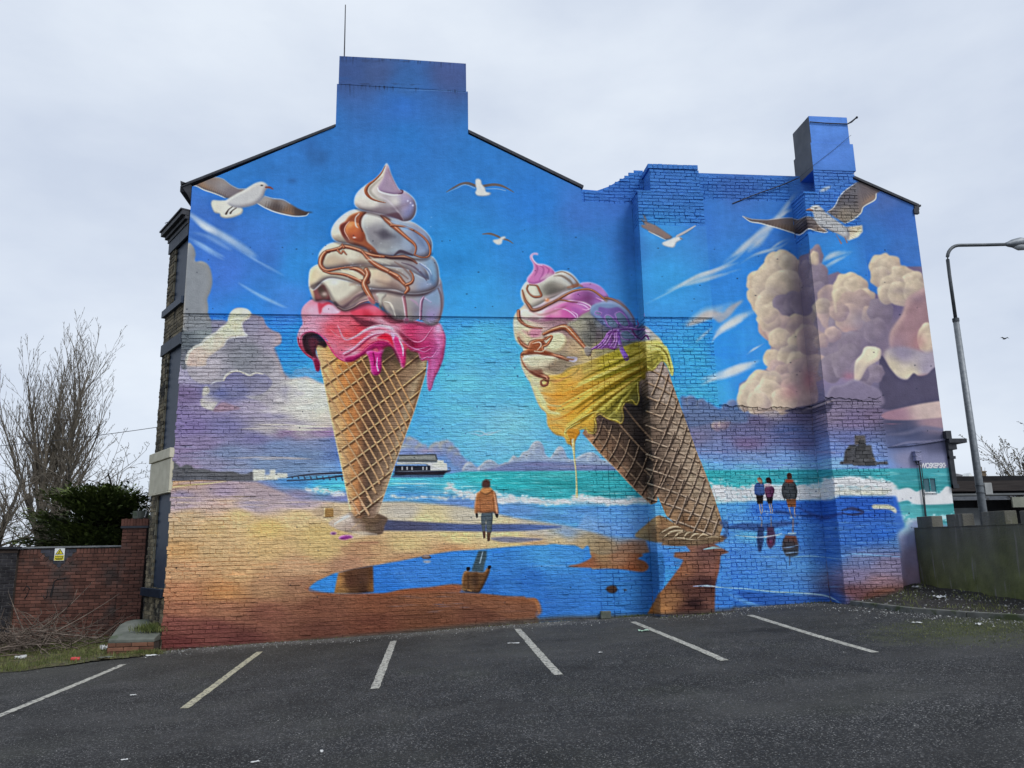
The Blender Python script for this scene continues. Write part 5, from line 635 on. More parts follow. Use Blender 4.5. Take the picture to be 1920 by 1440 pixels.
# ---------------------------------------------------------------- materials
def mat(name, c1, c2=None, rough=.85, scale=6, bump=.2, bscale=40, c3=None, s3=2.0, t3=.62, tone=0., spec=.3, metal=0, detail=6, stretch=None, bdist=.01):
    m = bpy.data.materials.new(name); m.use_nodes = True; t = m.node_tree; n = t.nodes; b = n['Principled BSDF']; b.inputs['Roughness'].default_value = rough; b.inputs['Specular IOR Level'].default_value = spec; b.inputs['Metallic'].default_value = metal
    def nn(k, **kw):
        q = n.new(k)
        for a_, v in kw.items():
            if a_ in q.inputs: q.inputs[a_].default_value = v
            else: setattr(q, a_, v)
        return q
    g = nn('ShaderNodeNewGeometry'); vec = g.outputs['Position']
    if stretch: mp_ = nn('ShaderNodeMapping'); mp_.inputs['Scale'].default_value = stretch; t.links.new(vec, mp_.inputs[0]); vec = mp_.outputs[0]
    no = nn('ShaderNodeTexNoise', Scale=scale, Detail=detail); t.links.new(vec, no.inputs[0])
    rp = nn('ShaderNodeValToRGB'); rp.color_ramp.elements[0].position = .32; rp.color_ramp.elements[1].position = .68; rp.color_ramp.elements[0].color = (*c1, 1); rp.color_ramp.elements[1].color = (*(c2 or [v * 1.35 for v in c1]), 1); t.links.new(no.outputs[0], rp.inputs[0]); col = rp.outputs[0]
    if c3:
        n3 = nn('ShaderNodeTexNoise', Scale=s3, Detail=7, Roughness=.6); t.links.new(g.outputs['Position'], n3.inputs[0]); r3 = nn('ShaderNodeValToRGB'); r3.color_ramp.elements[0].position = t3 - .06; r3.color_ramp.elements[1].position = t3 + .06; t.links.new(n3.outputs[0], r3.inputs[0])
        mx_ = nn('ShaderNodeMix', data_type='RGBA'); t.links.new(r3.outputs[0], mx_.inputs[0]); t.links.new(col, mx_.inputs[6]); mx_.inputs[7].default_value = (*c3, 1); col = mx_.outputs[2]
    if tone:
        at = nn('ShaderNodeAttribute', attribute_name='tone'); oi = nn('ShaderNodeObjectInfo'); ad = nn('ShaderNodeMath', operation='ADD'); t.links.new(at.outputs['Fac'], ad.inputs[0]); t.links.new(oi.outputs['Random'], ad.inputs[1]); fr = nn('ShaderNodeMath', operation='FRACT'); t.links.new(ad.outputs[0], fr.inputs[0])
        mr = nn('ShaderNodeMapRange'); mr.inputs[3].default_value = 1 - tone; mr.inputs[4].default_value = 1 + tone; t.links.new(fr.outputs[0], mr.inputs[0]); hs = nn('ShaderNodeHueSaturation'); t.links.new(col, hs.inputs['Color']); t.links.new(mr.outputs[0], hs.inputs['Value']); col = hs.outputs[0]
    t.links.new(col, b.inputs['Base Color'])
    if bump:
        nb = nn('ShaderNodeTexNoise', Scale=bscale, Detail=5); t.links.new(g.outputs['Position'], nb.inputs[0]); bp = nn('ShaderNodeBump', Strength=bump, Distance=bdist); t.links.new(nb.outputs[0], bp.inputs['Height']); t.links.new(bp.outputs[0], b.inputs['Normal'])
    return m
# ---------------------------------------------------------------- the painted wall: where its surface stands
P1 = (4.40, 5.86); P1U = (4.69, 5.80); P1Z = 9.25; D1 = .5
P2 = (8.09, 9.33); P2U = (8.37, 9.33); P2Z = 9.28; D2 = .6
def wall_depth(x, z):
    y = np.zeros_like(x)
    y = np.where((x > P1[0]) & (x < P1[1]) & (z < P1Z), -D1, y); y = np.where((x > P1U[0]) & (x < P1U[1]) & (z >= P1Z) & (z < 9.9), -D1, y)
    y = np.where((x > P2[0]) & (x < P2[1]) & (z < P2Z), -D2, y); y = np.where((x > P2U[0]) & (x < P2U[1] + .1) & (z >= P2Z), -D2, y)
    return y
def bake(X, Y, Z):
    """colour the painters gave each point of the wall: their sheet was laid out as seen from the car park"""
    dx, dy, dz = X - CAMP.x, Y - CAMP.y, Z - CAMP.z
    d = dx * C_F.x + dy * C_F.y + dz * C_F.z; u = 960 + F_PX * (dx * C_R.x + dy * C_R.y + dz * C_R.z) / d - PX0; v = 720 - F_PX * (dx * C_U.x + dy * C_U.y + dz * C_U.z) / d - PY0
    u = np.clip(u - .5, 0, PW - 2.01); v = np.clip(v - .5, 0, PH - 2.01); iu = u.astype(int); iv = v.astype(int); fu = (u - iu)[..., None]; fv = (v - iv)[..., None]
    c = (CV[iv, iu] * (1 - fu) + CV[iv, iu + 1] * fu) * (1 - fv) + (CV[iv + 1, iu] * (1 - fu) + CV[iv + 1, iu + 1] * fu) * fv
    return np.clip(c, 0, 1)
PAINT_GAIN = .765
def paint_image(name, A):
    h, w, _ = A.shape; lin = np.where(A <= .04045, A / 12.92, ((A + .055) / 1.055) ** 2.4) / PAINT_GAIN; lin = np.minimum(lin, .86)
    s = np.where(lin <= .0031308, lin * 12.92, 1.055 * lin ** (1 / 2.4) - .055)
    im = bpy.data.images.new(name, w, h, alpha=False); px = np.ones((h, w, 4), np.float32); px[..., :3] = s; im.pixels.foreach_set(px.ravel()); im.update(); im.pack(); return im
def paint_mat(name, im, ax, o0, o1, s0, s1, bump=1., comb=True):
    m = bpy.data.materials.new(name); m.use_nodes = True; t = m.node_tree; n = t.nodes; b = n['Principled BSDF']; b.inputs['Roughness'].default_value = .8; b.inputs['Specular IOR Level'].default_value = .08
    g = n.new('ShaderNodeNewGeometry'); sp = n.new('ShaderNodeSeparateXYZ'); t.links.new(g.outputs['Position'], sp.inputs[0]); cb = n.new('ShaderNodeCombineXYZ')
    for k, (src, o_, s_) in enumerate(((sp.outputs[ax], o0, s0), (sp.outputs[2], o1, s1))):
        mr = n.new('ShaderNodeMapRange'); mr.inputs[1].default_value = o_; mr.inputs[2].default_value = o_ + s_; t.links.new(src, mr.inputs[0]); t.links.new(mr.outputs[0], cb.inputs[k])
    tx = n.new('ShaderNodeTexImage'); tx.image = im; tx.extension = 'EXTEND'; tx.interpolation = 'Linear'; t.links.new(cb.outputs[0], tx.inputs[0])
    # wear: fine speckle of the paint film, and grime caught here and there
    n2 = n.new('ShaderNodeTexNoise'); n2.inputs['Scale'].default_value = 5; n2.inputs['Detail'].default_value = 8; n2.inputs['Roughness'].default_value = .7; t.links.new(g.outputs['Position'], n2.inputs[0])
    mr = n.new('ShaderNodeMapRange'); mr.inputs[1].default_value = .3; mr.inputs[2].default_value = .7; mr.inputs[3].default_value = .84; mr.inputs[4].default_value = 1.10
    mps = n.new('ShaderNodeMapping'); mps.inputs['Scale'].default_value = (1, 1, .09); t.links.new(g.outputs['Position'], mps.inputs[0]); ns = n.new('ShaderNodeTexNoise'); ns.inputs['Scale'].default_value = 6; ns.inputs['Detail'].default_value = 6; ns.inputs['Roughness'].default_value = .65; t.links.new(mps.outputs[0], ns.inputs[0])
    av = n.new('ShaderNodeMix'); av.inputs[0].default_value = .42; t.links.new(n2.outputs[0], av.inputs[2]); t.links.new(ns.outputs[0], av.inputs[3]); t.links.new(av.outputs[0], mr.inputs[0]); hs = n.new('ShaderNodeHueSaturation'); hs.inputs['Saturation'].default_value = 1.0; t.links.new(tx.outputs[0], hs.inputs['Color']); t.links.new(mr.outputs[0], hs.inputs['Value']); t.links.new(hs.outputs[0], b.inputs['Base Color'])
    nb = n.new('ShaderNodeTexNoise'); nb.inputs['Scale'].default_value = 28; nb.inputs['Detail'].default_value = 6; nb.inputs['Roughness'].default_value = .65; t.links.new(g.outputs['Position'], nb.inputs[0]); bp = n.new('ShaderNodeBump'); bp.inputs['Strength'].default_value = bump; bp.inputs['Distance'].default_value = .02
    mpc = n.new('ShaderNodeMapping'); mpc.inputs['Scale'].default_value = (1, 1, 4.5); t.links.new(g.outputs['Position'], mpc.inputs[0]); nc = n.new('ShaderNodeTexNoise'); nc.inputs['Scale'].default_value = 7; nc.inputs['Detail'].default_value = 5; t.links.new(mpc.outputs[0], nc.inputs[0])
    mh = n.new('ShaderNodeMath'); mh.operation = 'MULTIPLY_ADD'; t.links.new(nc.outputs[0], mh.inputs[0]); mh.inputs[1].default_value = 1.1 if comb else .2; t.links.new(nb.outputs[0], mh.inputs[2]); t.links.new(mh.outputs[0], bp.inputs['Height']); t.links.new(bp.outputs[0], b.inputs['Normal'])
    return m
IX0, IX1, IZ0, IZ1 = -5.1, 11.2, -.1, 12.6; IW, IH = 2000, 1560
_x = IX0 + (np.arange(IW) + .5) / IW * (IX1 - IX0); _z = IZ0 + (np.arange(IH) + .5) / IH * (IZ1 - IZ0); X_, Z_ = np.meshgrid(_x, _z)
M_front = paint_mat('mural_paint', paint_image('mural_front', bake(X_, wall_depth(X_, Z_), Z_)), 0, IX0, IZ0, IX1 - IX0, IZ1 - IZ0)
M_coat = paint_mat('mural_paint_on_render', bpy.data.images['mural_front'], 0, IX0, IZ0, IX1 - IX0, IZ1 - IZ0, .3, False)
def side_mat(name, x, D):
    _y = -D + (np.arange(48) + .5) / 48 * D; _z = IZ0 + (np.arange(IH) + .5) / IH * (IZ1 - IZ0); Y2, Z2 = np.meshgrid(_y, _z)
    return paint_mat(name, paint_image(name, bake(np.full_like(Y2, x), Y2, Z2)), 1, -D, IZ0, D, IZ1 - IZ0)
M_side1 = side_mat('mural_pier_side', P1[0], D1); M_side2 = side_mat('mural_pier_side_far', P2[0], D2)
M_red = mat('red_brick', (.105, .046, .035), (.165, .072, .052), tone=.35, c3=(.07, .05, .045), s3=1.1, t3=.60, bump=.4)
M_redm = mat('dark_mortar', (.045, .035, .03), rough=.95); M_blk = mat('black_brick', (.022, .022, .027), (.04, .04, .046), tone=.3, rough=.55); M_blkm = mat('pale_mortar', (.15, .15, .15))
M_bufm = mat('pale_pointing', (.15, .14, .10), (.24, .22, .17)); M_buff = mat('sooty_buff_brick', (.095, .078, .05), (.20, .165, .105), tone=.55, c3=(.022, .02, .017), s3=3.2, t3=.54, bump=.5, scale=9); M_navy = mat('navy_paint', (.014, .028, .055), (.022, .038, .07), rough=.5, bump=.1); M_navyd = mat('navy_stonework', (.032, .042, .06), (.045, .057, .078), rough=.6)
M_cream = mat('cream_stone_paint', (.50, .47, .36), (.60, .57, .45), c3=(.3,.28,.2), s3=5, t3=.68); M_lead = mat('dark_eaves', (.02, .022, .028), (.045, .048, .058), rough=.6); M_conc = mat('mossy_concrete', (.085, .095, .08), (.15, .16, .14), scale=4, c3=(.05, .075, .03), s3=3, t3=.66)
M_slate = mat('roof_slate', (.05, .055, .065), (.08, .085, .1), scale=5); M_grey = mat('bare_cement', (.085, .095, .11), (.13, .14, .158), scale=3, bump=.4)
# ---------------------------------------------------------------- bricks
CO = .0765
def brick_proto(name, m, seed, q=.0):
    """one brick 1 x 1 x 1 with its arrises knocked off; its face looks along -y"""
    r = random.Random(seed); e = lambda s: r.uniform(-s, s); vv = []
    for (sx, sz) in ((0, 0), (1, 0), (1, 1), (0, 1)): vv.append((abs(sx - .03 + e(.01)) if sx else .03 + e(.01), e(.02), (.9 + e(.03)) if sz else .1 + e(.03)))
    for (sx, sz) in ((0, 0), (1, 0), (1, 1), (0, 1)): vv.append((sx, .12, sz))
    for (sx, sz) in ((0, 0), (1, 0), (1, 1), (0, 1)): vv.append((sx, 1, sz))
    ff = [(0, 1, 2, 3)] + [(4 + i, 4 + (i + 1) % 4, (i + 1) % 4, i) for i in range(4)] + [(8 + i, 8 + (i + 1) % 4, 4 + (i + 1) % 4, 4 + i) for i in range(4)]
    b_ = MB(); b_.add(vv, ff, r.random()); me = b_.mesh(name, m); return me
def lay(x0, x1, z0, z1, keep, bond='garden', seed=0, off=0., L_=.228, J=.011, course=CO):
    """brick places between x0..x1, z0..z1 as (x, z, w, h)"""
    r = random.Random(seed); out = []; k0 = int(math.floor(z0 / course))
    for k in range(k0, int(z1 / course) + 1):
        z = k * course; hd = (k % 6 == 0) if bond == 'garden' else (bond == 'header'); w = L_ / 2 if hd else L_
        x = x0 - (w * .5 if k % 2 else 0) + off + (r.uniform(-.02, .02) if bond == 'garden' else 0)
        while x < x1:
            a_, b_ = max(x, x0), min(x + w, x1)
            if b_ - a_ > .045 and keep((a_ + b_) / 2, z + course / 2): out.append((a_ + J / 2, z + J / 2, b_ - a_ - J, course - J))
            x += w
    return out
def emit_joined(name, rows, m, parent, y, seed, proud=.006, rough=.002, frame=None, gap=.18, deep=.02, **props):
    r = random.Random(seed); mb = MB(); J = .011
    for (x, z, w, h) in rows:
        if r.random() < gap: w += J * .85           # the painters' filler closes many upright joints
        dy = y + r.uniform(-proud, proud * .3) + (.018 if r.random() < .012 else 0); t1, t2 = r.uniform(-.003, .003), r.uniform(-.003, .003); e = lambda: r.uniform(-rough, rough); i = .004
        v = [(x + i + e(), dy + t1 + t2 + e(), z + i + e()), (x + w - i + e(), dy - t1 + t2 + e(), z + i + e()), (x + w - i + e(), dy - t1 - t2 + e(), z + h - i + e()), (x + i + e(), dy + t1 - t2 + e(), z + h - i + e())]
        v += [(x, dy + .005, z), (x + w, dy + .005, z), (x + w, dy + .005, z + h), (x, dy + .005, z + h)]; v += [(x, y + deep, z), (x + w, y + deep, z), (x + w, y + deep, z + h), (x, y + deep, z + h)]
        ff = [(0, 1, 2, 3)] + [(4 + i_, 4 + (i_ + 1) % 4, (i_ + 1) % 4, i_) for i_ in range(4)] + [(8 + i_, 8 + (i_ + 1) % 4, 4 + (i_ + 1) % 4, 4 + i_) for i_ in range(4)]
        if frame: v = [frame(*p) for p in v]
        mb.add(v, ff, r.random())
    return mb.build(name, m, parent, fix=False, kind='stuff', **props) if props or True else None
def emit_single(rows, protos, parent, y, seed, depth=.03, proud=.005, frame_obj=None, name='brick'):
    """each brick an object of its own, sharing a few meshes"""
    r = random.Random(seed)
    for (x, z, w, h) in rows:
        o = bpy.data.objects.new(name, r.choice(protos)); COL.objects.link(o); o.parent = parent; dy = r.uniform(-proud, proud * .3)
        if frame_obj is None: o.location = (x, y + dy, z); o.scale = (w, depth - dy, h); o.rotation_euler = (0, 0, 0)
        else:
            p, rz = frame_obj(x, y + dy, z); o.location = p; o.rotation_euler = (0, 0, rz); o.scale = (w, depth - dy, h)
# ---------------------------------------------------------------- ground
def patch(name, m, inside, x0, x1, y0, y1, st, zf, parent=None, **props):
    nx = int((x1 - x0) / st) + 1; ny = int((y1 - y0) / st) + 1; v = []; f = []; idx = {}
    for j in range(ny + 1):
        for i in range(nx + 1): v.append((x0 + i * st, y0 + j * st, zf(x0 + i * st, y0 + j * st)))
    for j in range(ny):
        for i in range(nx):
            if inside(x0 + (i + .5) * st, y0 + (j + .5) * st): a_ = j * (nx + 1) + i; f.append((a_, a_ + 1, a_ + nx + 2, a_ + nx + 1))
    used = sorted({i for q in f for i in q}); mp2 = {u: k for k, u in enumerate(used)}; b_ = MB(); b_.v = [v[u] for u in used]; b_.f = [tuple(mp2[i] for i in q) for q in f]; b_.tone = [.5] * len(f)
    return b_.build(name, m, parent, smooth=True, fix=False, **props)
M_asph = bpy.data.materials.new('old_asphalt'); M_asph.use_nodes = True
def asphalt(m):
    t = m.node_tree; n = t.nodes; l = t.links.new; b = n['Principled BSDF']; b.inputs['Roughness'].default_value = .88; b.inputs['Specular IOR Level'].default_value = .3
    g = n.new('ShaderNodeNewGeometry'); P = g.outputs['Position']
    def noise(s, d=6, r=.6, vec=P):
        q = n.new('ShaderNodeTexNoise'); q.inputs['Scale'].default_value = s; q.inputs['Detail'].default_value = d; q.inputs['Roughness'].default_value = r; l(vec, q.inputs[0]); return q.outputs[0]
    def ramp(v, a_, b_, c0=(0,0,0), c1=(1,1,1)):
        q = n.new('ShaderNodeValToRGB'); q.color_ramp.elements[0].position = a_; q.color_ramp.elements[1].position = b_; q.color_ramp.elements[0].color = (*c0, 1); q.color_ramp.elements[1].color = (*c1, 1); l(v, q.inputs[0]); return q.outputs[0]
    def mix(f, a_, b_):
        q = n.new('ShaderNodeMix'); q.data_type = 'RGBA'; l(f, q.inputs[0])
        for k, s in ((6, a_), (7, b_)):
            if isinstance(s, tuple): q.inputs[k].default_value = (*s, 1)
            else: l(s, q.inputs[k])
        return q.outputs[2]
    def math_(op, a_, b_):
        q = n.new('ShaderNodeMath'); q.operation = op
        for k, s in ((0, a_), (1, b_)):
            if isinstance(s, (int, float)): q.inputs[k].default_value = s
            else: l(s, q.inputs[k])
        return q.outputs[0]
    c = ramp(noise(.55, 7), .32, .70, (.010, .011, .0125), (.024, .025, .027))
    c = mix(ramp(noise(40, 3, .85), .55, .62), c, (.15, .15, .15))                         # stones in the binder
    c = mix(ramp(noise(2.2, 6, .65), .48, .66), c, mix(ramp(noise(46, 3, .85), .52, .59), c, (.080, .080, .082)))
    vo = n.new('ShaderNodeTexVoronoi'); vo.inputs['Scale'].default_value = 34; l(P, vo.inputs[0]); sp = ramp(vo.outputs['Distance'], .12, .26, (1,1,1), (0,0,0)); sel = ramp(noise(11, 2, .5), .44, .54); c = mix(math_('MULTIPLY', sp, sel), c, (.36, .36, .35))
    vo2 = n.new('ShaderNodeTexVoronoi'); vo2.inputs['Scale'].default_value = 13; l(P, vo2.inputs[0]); sp2 = ramp(vo2.outputs['Distance'], .05, .10, (1,1,1), (0,0,0)); c = mix(math_('MULTIPLY', sp2, ramp(noise(5, 2), .52, .58)), c, (.34, .34, .33))
    s = n.new('ShaderNodeSeparateXYZ'); l(P, s.inputs[0])
    # pale dust and grit blown against the wall foot
    yy = math_('ADD', s.outputs[1], math_('MULTIPLY', noise(1.2, 5), 1.2)); c = mix(math_('MULTIPLY', ramp(yy, -.25, .35), .8), c, mix(noise(25, 5), (.10, .098, .09), (.25, .245, .23)))
    # moss along the right hand bed
    dx = math_('MULTIPLY', math_('SUBTRACT', s.outputs[0], 8.4), .42); dy = math_('MULTIPLY', math_('ADD', s.outputs[1], 4.6), .62); d = math_('ADD', math_('MULTIPLY', dx, dx), math_('MULTIPLY', dy, dy)); d = math_('ADD', d, math_('MULTIPLY', math_('SUBTRACT', noise(3.5, 7), .5), 2.2)); c = mix(math_('MULTIPLY', ramp(d, .2, .95, (1,1,1), (0,0,0)), .85), c, mix(noise(18, 5), (.028, .035, .014), (.075, .085, .03)))
    # green film at the left verge and faint green cast
    c = mix(math_('MULTIPLY', ramp(noise(.8, 6), .52, .72), .45), c, (.040, .044, .030))
    c = mix(math_('MULTIPLY', ramp(math_('ADD', s.outputs[1], math_('MULTIPLY', noise(.7, 5), 2.5)), .0, 1.0), .0), c, c) if False else mix(math_('MULTIPLY', ramp(math_('MULTIPLY', math_('ADD', math_('ADD', s.outputs[1], 4.2), math_('MULTIPLY', noise(.9, 6), 2.4)), .25), .35, .95), .42), c, mix(ramp(noise(30, 4, .7), .40, .62), (.030, .030, .022), (.085, .083, .070)))
    # oil drips, damp darker lanes, and hairline cracks
    n_oil = ramp(noise(1.1, 3, .5), .64, .72); c = mix(math_('MULTIPLY', n_oil, .55), c, (.012, .012, .013))
    mpg = n.new('ShaderNodeMapping'); mpg.inputs['Scale'].default_value = (.18, .75, 1); l(P, mpg.inputs[0]); c = mix(math_('MULTIPLY', ramp(noise(1.3, 6, .6, mpg.outputs[0]), .48, .66), .55), c, (.062, .062, .061))
    wv = n.new('ShaderNodeTexVoronoi'); wv.feature = 'DISTANCE_TO_EDGE'; wv.inputs['Scale'].default_value = .34; nv = n.new('ShaderNodeTexNoise'); nv.inputs['Scale'].default_value = 1.4; nv.inputs['Detail'].default_value = 6; l(P, nv.inputs[0]); vm = n.new('ShaderNodeVectorMath'); vm.operation = 'MULTIPLY_ADD'; l(nv.outputs['Color'], vm.inputs[0]); vm.inputs[1].default_value = (1.2, 1.2, 0); l(P, vm.inputs[2]); l(vm.outputs[0], wv.inputs[0]); ck = ramp(wv.outputs['Distance'], .002, .006, (1,1,1), (0,0,0)); c = mix(math_('MULTIPLY', ck, math_('MULTIPLY', ramp(noise(.5, 3), .5, .6), .7)), c, (.010, .010, .010))
    hv = n.new('ShaderNodeHueSaturation'); hm = n.new('ShaderNodeMapRange'); hm.inputs[1].default_value = .33; hm.inputs[2].default_value = .67; hm.inputs[3].default_value = .55; hm.inputs[4].default_value = 1.12; l(noise(.75, 8, .68), hm.inputs[0]); l(hm.outputs[0], hv.inputs['Value']); hv.inputs['Saturation'].default_value = .8; l(c, hv.inputs['Color']); l(hv.outputs[0], b.inputs['Base Color'])
    bp = n.new('ShaderNodeBump'); bp.inputs['Strength'].default_value = .9; bp.inputs['Distance'].default_value = .012; l(math_('ADD', noise(70, 5, .7), math_('MULTIPLY', noise(4, 4), .8)), bp.inputs['Height']); l(bp.outputs[0], b.inputs['Normal'])
asphalt(M_asph)
xs = [-300, -120, -50, -25] + [-14 + i * .75 for i in range(37)] + [25, 50, 120, 300]; ys = [-60, -30, -18] + [-17 + i * .75 for i in range(29)] + [8, 20, 60, 150, 400]
g_ = MB(); g_.v = [(x, y, gz(x, y) + (.012 * math.sin(x * 1.3 + y * .7) if abs(x) < 13 and -17 < y < 0 else 0)) for y in ys for x in xs]; nx_ = len(xs); g_.f = [(j * nx_ + i, j * nx_ + i + 1, (j + 1) * nx_ + i + 1, (j + 1) * nx_ + i) for j in range(len(ys) - 1) for i in range(nx_ - 1)]; g_.tone = [.5] * len(g_.f)
ground = g_.build('car_park_ground', M_asph, smooth=True, fix=False, kind='structure')
def gsurf(x, y): return gz(x, y) + (.012 * math.sin(x * 1.3 + y * .7) if abs(x) < 13 and -17 < y < 0 else 0)
# ---------------------------------------------------------------- the building with the painted gable wall
B = thing('mural_building', 'tall old building whose whole gable wall is painted with giant ice creams on a beach', 'building')
PROF = [(-4.90, -.4), (11.03, -.4), (11.03, 9.36), (9.36, 10.09), (9.30, 10.0), (4.8, 10.0), (4.55, 9.97), (4.35, 9.87), (4.2, 9.78), (3.9, 9.60), (3.65, 9.50), (3.29, 9.52), (.82, 10.73), (.82, 11.76), (.78, 11.77), (.78, 12.44), (-.6, 12.47), (-2.0, 12.48), (-2.0, 11.82), (-2.04, 11.81), (-2.04, 10.78), (-4.93, 9.30)]
w = MB(); w.prism(PROF, .016, .32); wall = w.build('gable_wall', M_front, B)
jf = MB(); jf.prism([(-3.2, .1), (3.30, .1), (3.30, 6.52), (-2.4, 6.52), (-2.7, 5.2), (-3.6, 4.2), (-3.9, 2.8), (-3.3, 1.5)], .0045, .02); jf.build('paint_filled_joints', M_front, wall)
# piers (chimney breasts) as solid cores
def core(name, x0, x1, y0, y1, z0, z1, m, par=B, side=None):
    b_ = MB(); b_.box(x0, x1, y0, y1, z0, z1); o = b_.build(name, m, par)
    if side is not None:
        o.data.materials.append(side)
        for p in o.data.polygons:
            if p.normal.x < -.5: p.material_index = 1
    return o
pier1 = core('pier', P1[0] + .014, P1[1] - .004, -D1 + .016, .02, -.2, P1Z - .004, M_front, side=M_side1); core('pier_top', P1U[0] + .01, P1U[1] - .004, -D1 + .018, .24, P1Z - .01, 9.80, M_front, pier1, M_side1)
c_ = MB(); x = P1U[0] - .03
while x < P1U[1] - .02: c_.box(x + .004, min(x + .105, P1U[1] + .02), -D1 - .02, .26, 9.802, 9.90 + random.uniform(-.006, .006)); x += .112
c_.build('coping', M_front, pier1)
pier2 = core('pier', P2[0] + .014, P2[1] - .004, -D2 + .016, .02, -.2, P2Z - .004, M_front, side=M_side2)
# smooth render coats, a little proud of the brickwork, with worn lower lips
def coat(name, pts, y, thick=.03, par=wall, m=M_coat, side=None): 
    b_ = MB(); b_.prism(pts, y, y + thick); o = b_.build(name, m, par)
    if side is not None:
        o.data.materials.append(side)
        for p in o.data.polygons:
            if p.normal.x < -.5: p.material_index = 1
    return o
def lip(x0, x1, z, amp, step, seed, down=True):
    r = random.Random(seed); n = max(2, int((x1 - x0) / step)); zz = 0; o = []
    for i in range(n + 1): zz = zz * .7 + r.uniform(-amp, amp); o.append((x0 + (x1 - x0) * i / n, z + zz))
    return o
coat('render_coat', [(-4.915, 6.565), (4.40, 6.565), (4.40, 9.2), (4.0, 9.18)] + lip(3.9, 3.3, 9.22, .03, .1, 3) + [(3.27, 9.515), (.815, 10.72), (.815, 11.755), (-2.035, 11.805), (-2.035, 10.775), (-4.92, 9.295)], -.028, thick=.044)
coat('chimney_head', [(-2.0, 11.80), (.78, 11.752), (.778, 12.44), (-.6, 12.475), (-1.998, 12.482)], -.036)
coat('render_coat', [(4.398, 6.46), (5.862, 6.46), (5.862, 8.50)] + lip(5.862, 4.398, 8.52, .03, .09, 4)[1:], -D1 - .022, side=M_side1, par=pier1)
coat('render_coat', lip(5.855, 8.10, 4.66, .03, .07, 5) + lip(8.10, 5.855, 9.33, .02, .1, 6), -.024, thick=.04)
coat('render_coat', lip(8.086, 9.334, 4.78, .045, .07, 7) + lip(9.334, 8.086, 8.35, .03, .1, 8), -D2 - .024, par=pier2, side=M_side2)
coat('render_coat', [(9.325, -.3), (11.028, -.3), (11.028, 9.35), (9.36, 10.08), (9.325, 10.0)], -.010)
sd_ = MB(); sd_.box(P1[0] - .002, P1[0] + .016, -D1, .0, 6.47, 8.5); sd_.build('pier_cheek', M_side1, pier1); sd_ = MB(); sd_.box(P2[0] - .002, P2[0] + .016, -D2, .0, 4.72, 8.32); sd_.build('pier_cheek', M_side2, pier2)
# bricks of the painted wall: real courses, paint over all
def kA(x, z): return gz(x, 0) - .05 < z < 6.55 or (z > 9.2 and x > 3.35 and z < (9.5 if x < 3.66 else 9.5 + (x - 3.66) * .52) and x < 4.7)
def kC(x, z): return (gz(x, 0) - .05 < z < 4.66) or (9.35 < z < 9.97)
rows = []
rows += [(q, 'f', 0.) for q in lay(-4.93, 3.36, .02, 6.55, kA, seed=1)] + [(q, 'f', 0.) for q in lay(3.36, 3.62, .3, 6.55, kA, seed=2, L_=.25)] + [(q, 'f', 0.) for q in lay(3.62, 4.40, .3, 6.55, kA, seed=3)] + [(q, 'f', 0.) for q in lay(3.35, 4.70, 9.2, 9.98, kA, seed=4)]
rows += [(q, 'f', 0.) for q in lay(5.86, 8.09, .3, 9.97, kC, seed=5, L_=.21)]
rows += [(q, 'f', -D1) for q in lay(P1[0], P1[1], .3, 6.44, lambda x, z: z > .45, seed=6)] + [(q, 'f', -D1) for q in lay(P1[0], P1[1], 8.52, P1Z, lambda x, z: True, seed=7)] + [(q, 'f', -D1) for q in lay(P1U[0], P1U[1], P1Z, 9.79, lambda x, z: z < 9.78, seed=8)]
rows += [(q, 'f', -D2) for q in lay(P2[0], P2[1], .4, 4.72, lambda x, z: not (8.55 < x < 9.05 and 3.32 < z < 3.86), seed=9)] + [(q, 'f', -D2) for q in lay(P2[0], P2[1], 8.4, P2Z, lambda x, z: True, seed=10)] + [(q, 'f', -D2 + .02) for q in lay(P2U[0], P2U[1], P2Z, 9.84, lambda x, z: True, seed=11)]
# missing and toothed bricks along the left edge
rr = random.Random(5); rows = [((q[0] + (rr.uniform(-.01, .035) if q[0] < -4.91 else 0), q[1], q[2] - (.03 if q[0] < -4.91 else 0), q[3]), k, y) for q, k, y in rows if not (q[0] < -4.91 and rr.random() < .12 and q[2] < .2)]
protos = [brick_proto('painted_brick', M_front, 100 + i) for i in range(8)]
def big(t): (x, z, w_, h), k, y = t; return -w_ * h / ((x + w_ / 2) ** 2 + (y + 15.5) ** 2 + (z - 1.9) ** 2)
rows.sort(key=big); single, rest = rows[:300], rows[300:]
for y in sorted({t[2] for t in rows}): emit_single([t[0] for t in single if t[2] == y], protos, wall, y, int(100 + y * 10))
joined = [t for t in rest]; 
jb = MB()
HOLES = ((.42, .82), (-1.95, 1.32), (.02, 4.52), (1.85, 4.36), (6.9, 3.6), (8.6, 3.1))
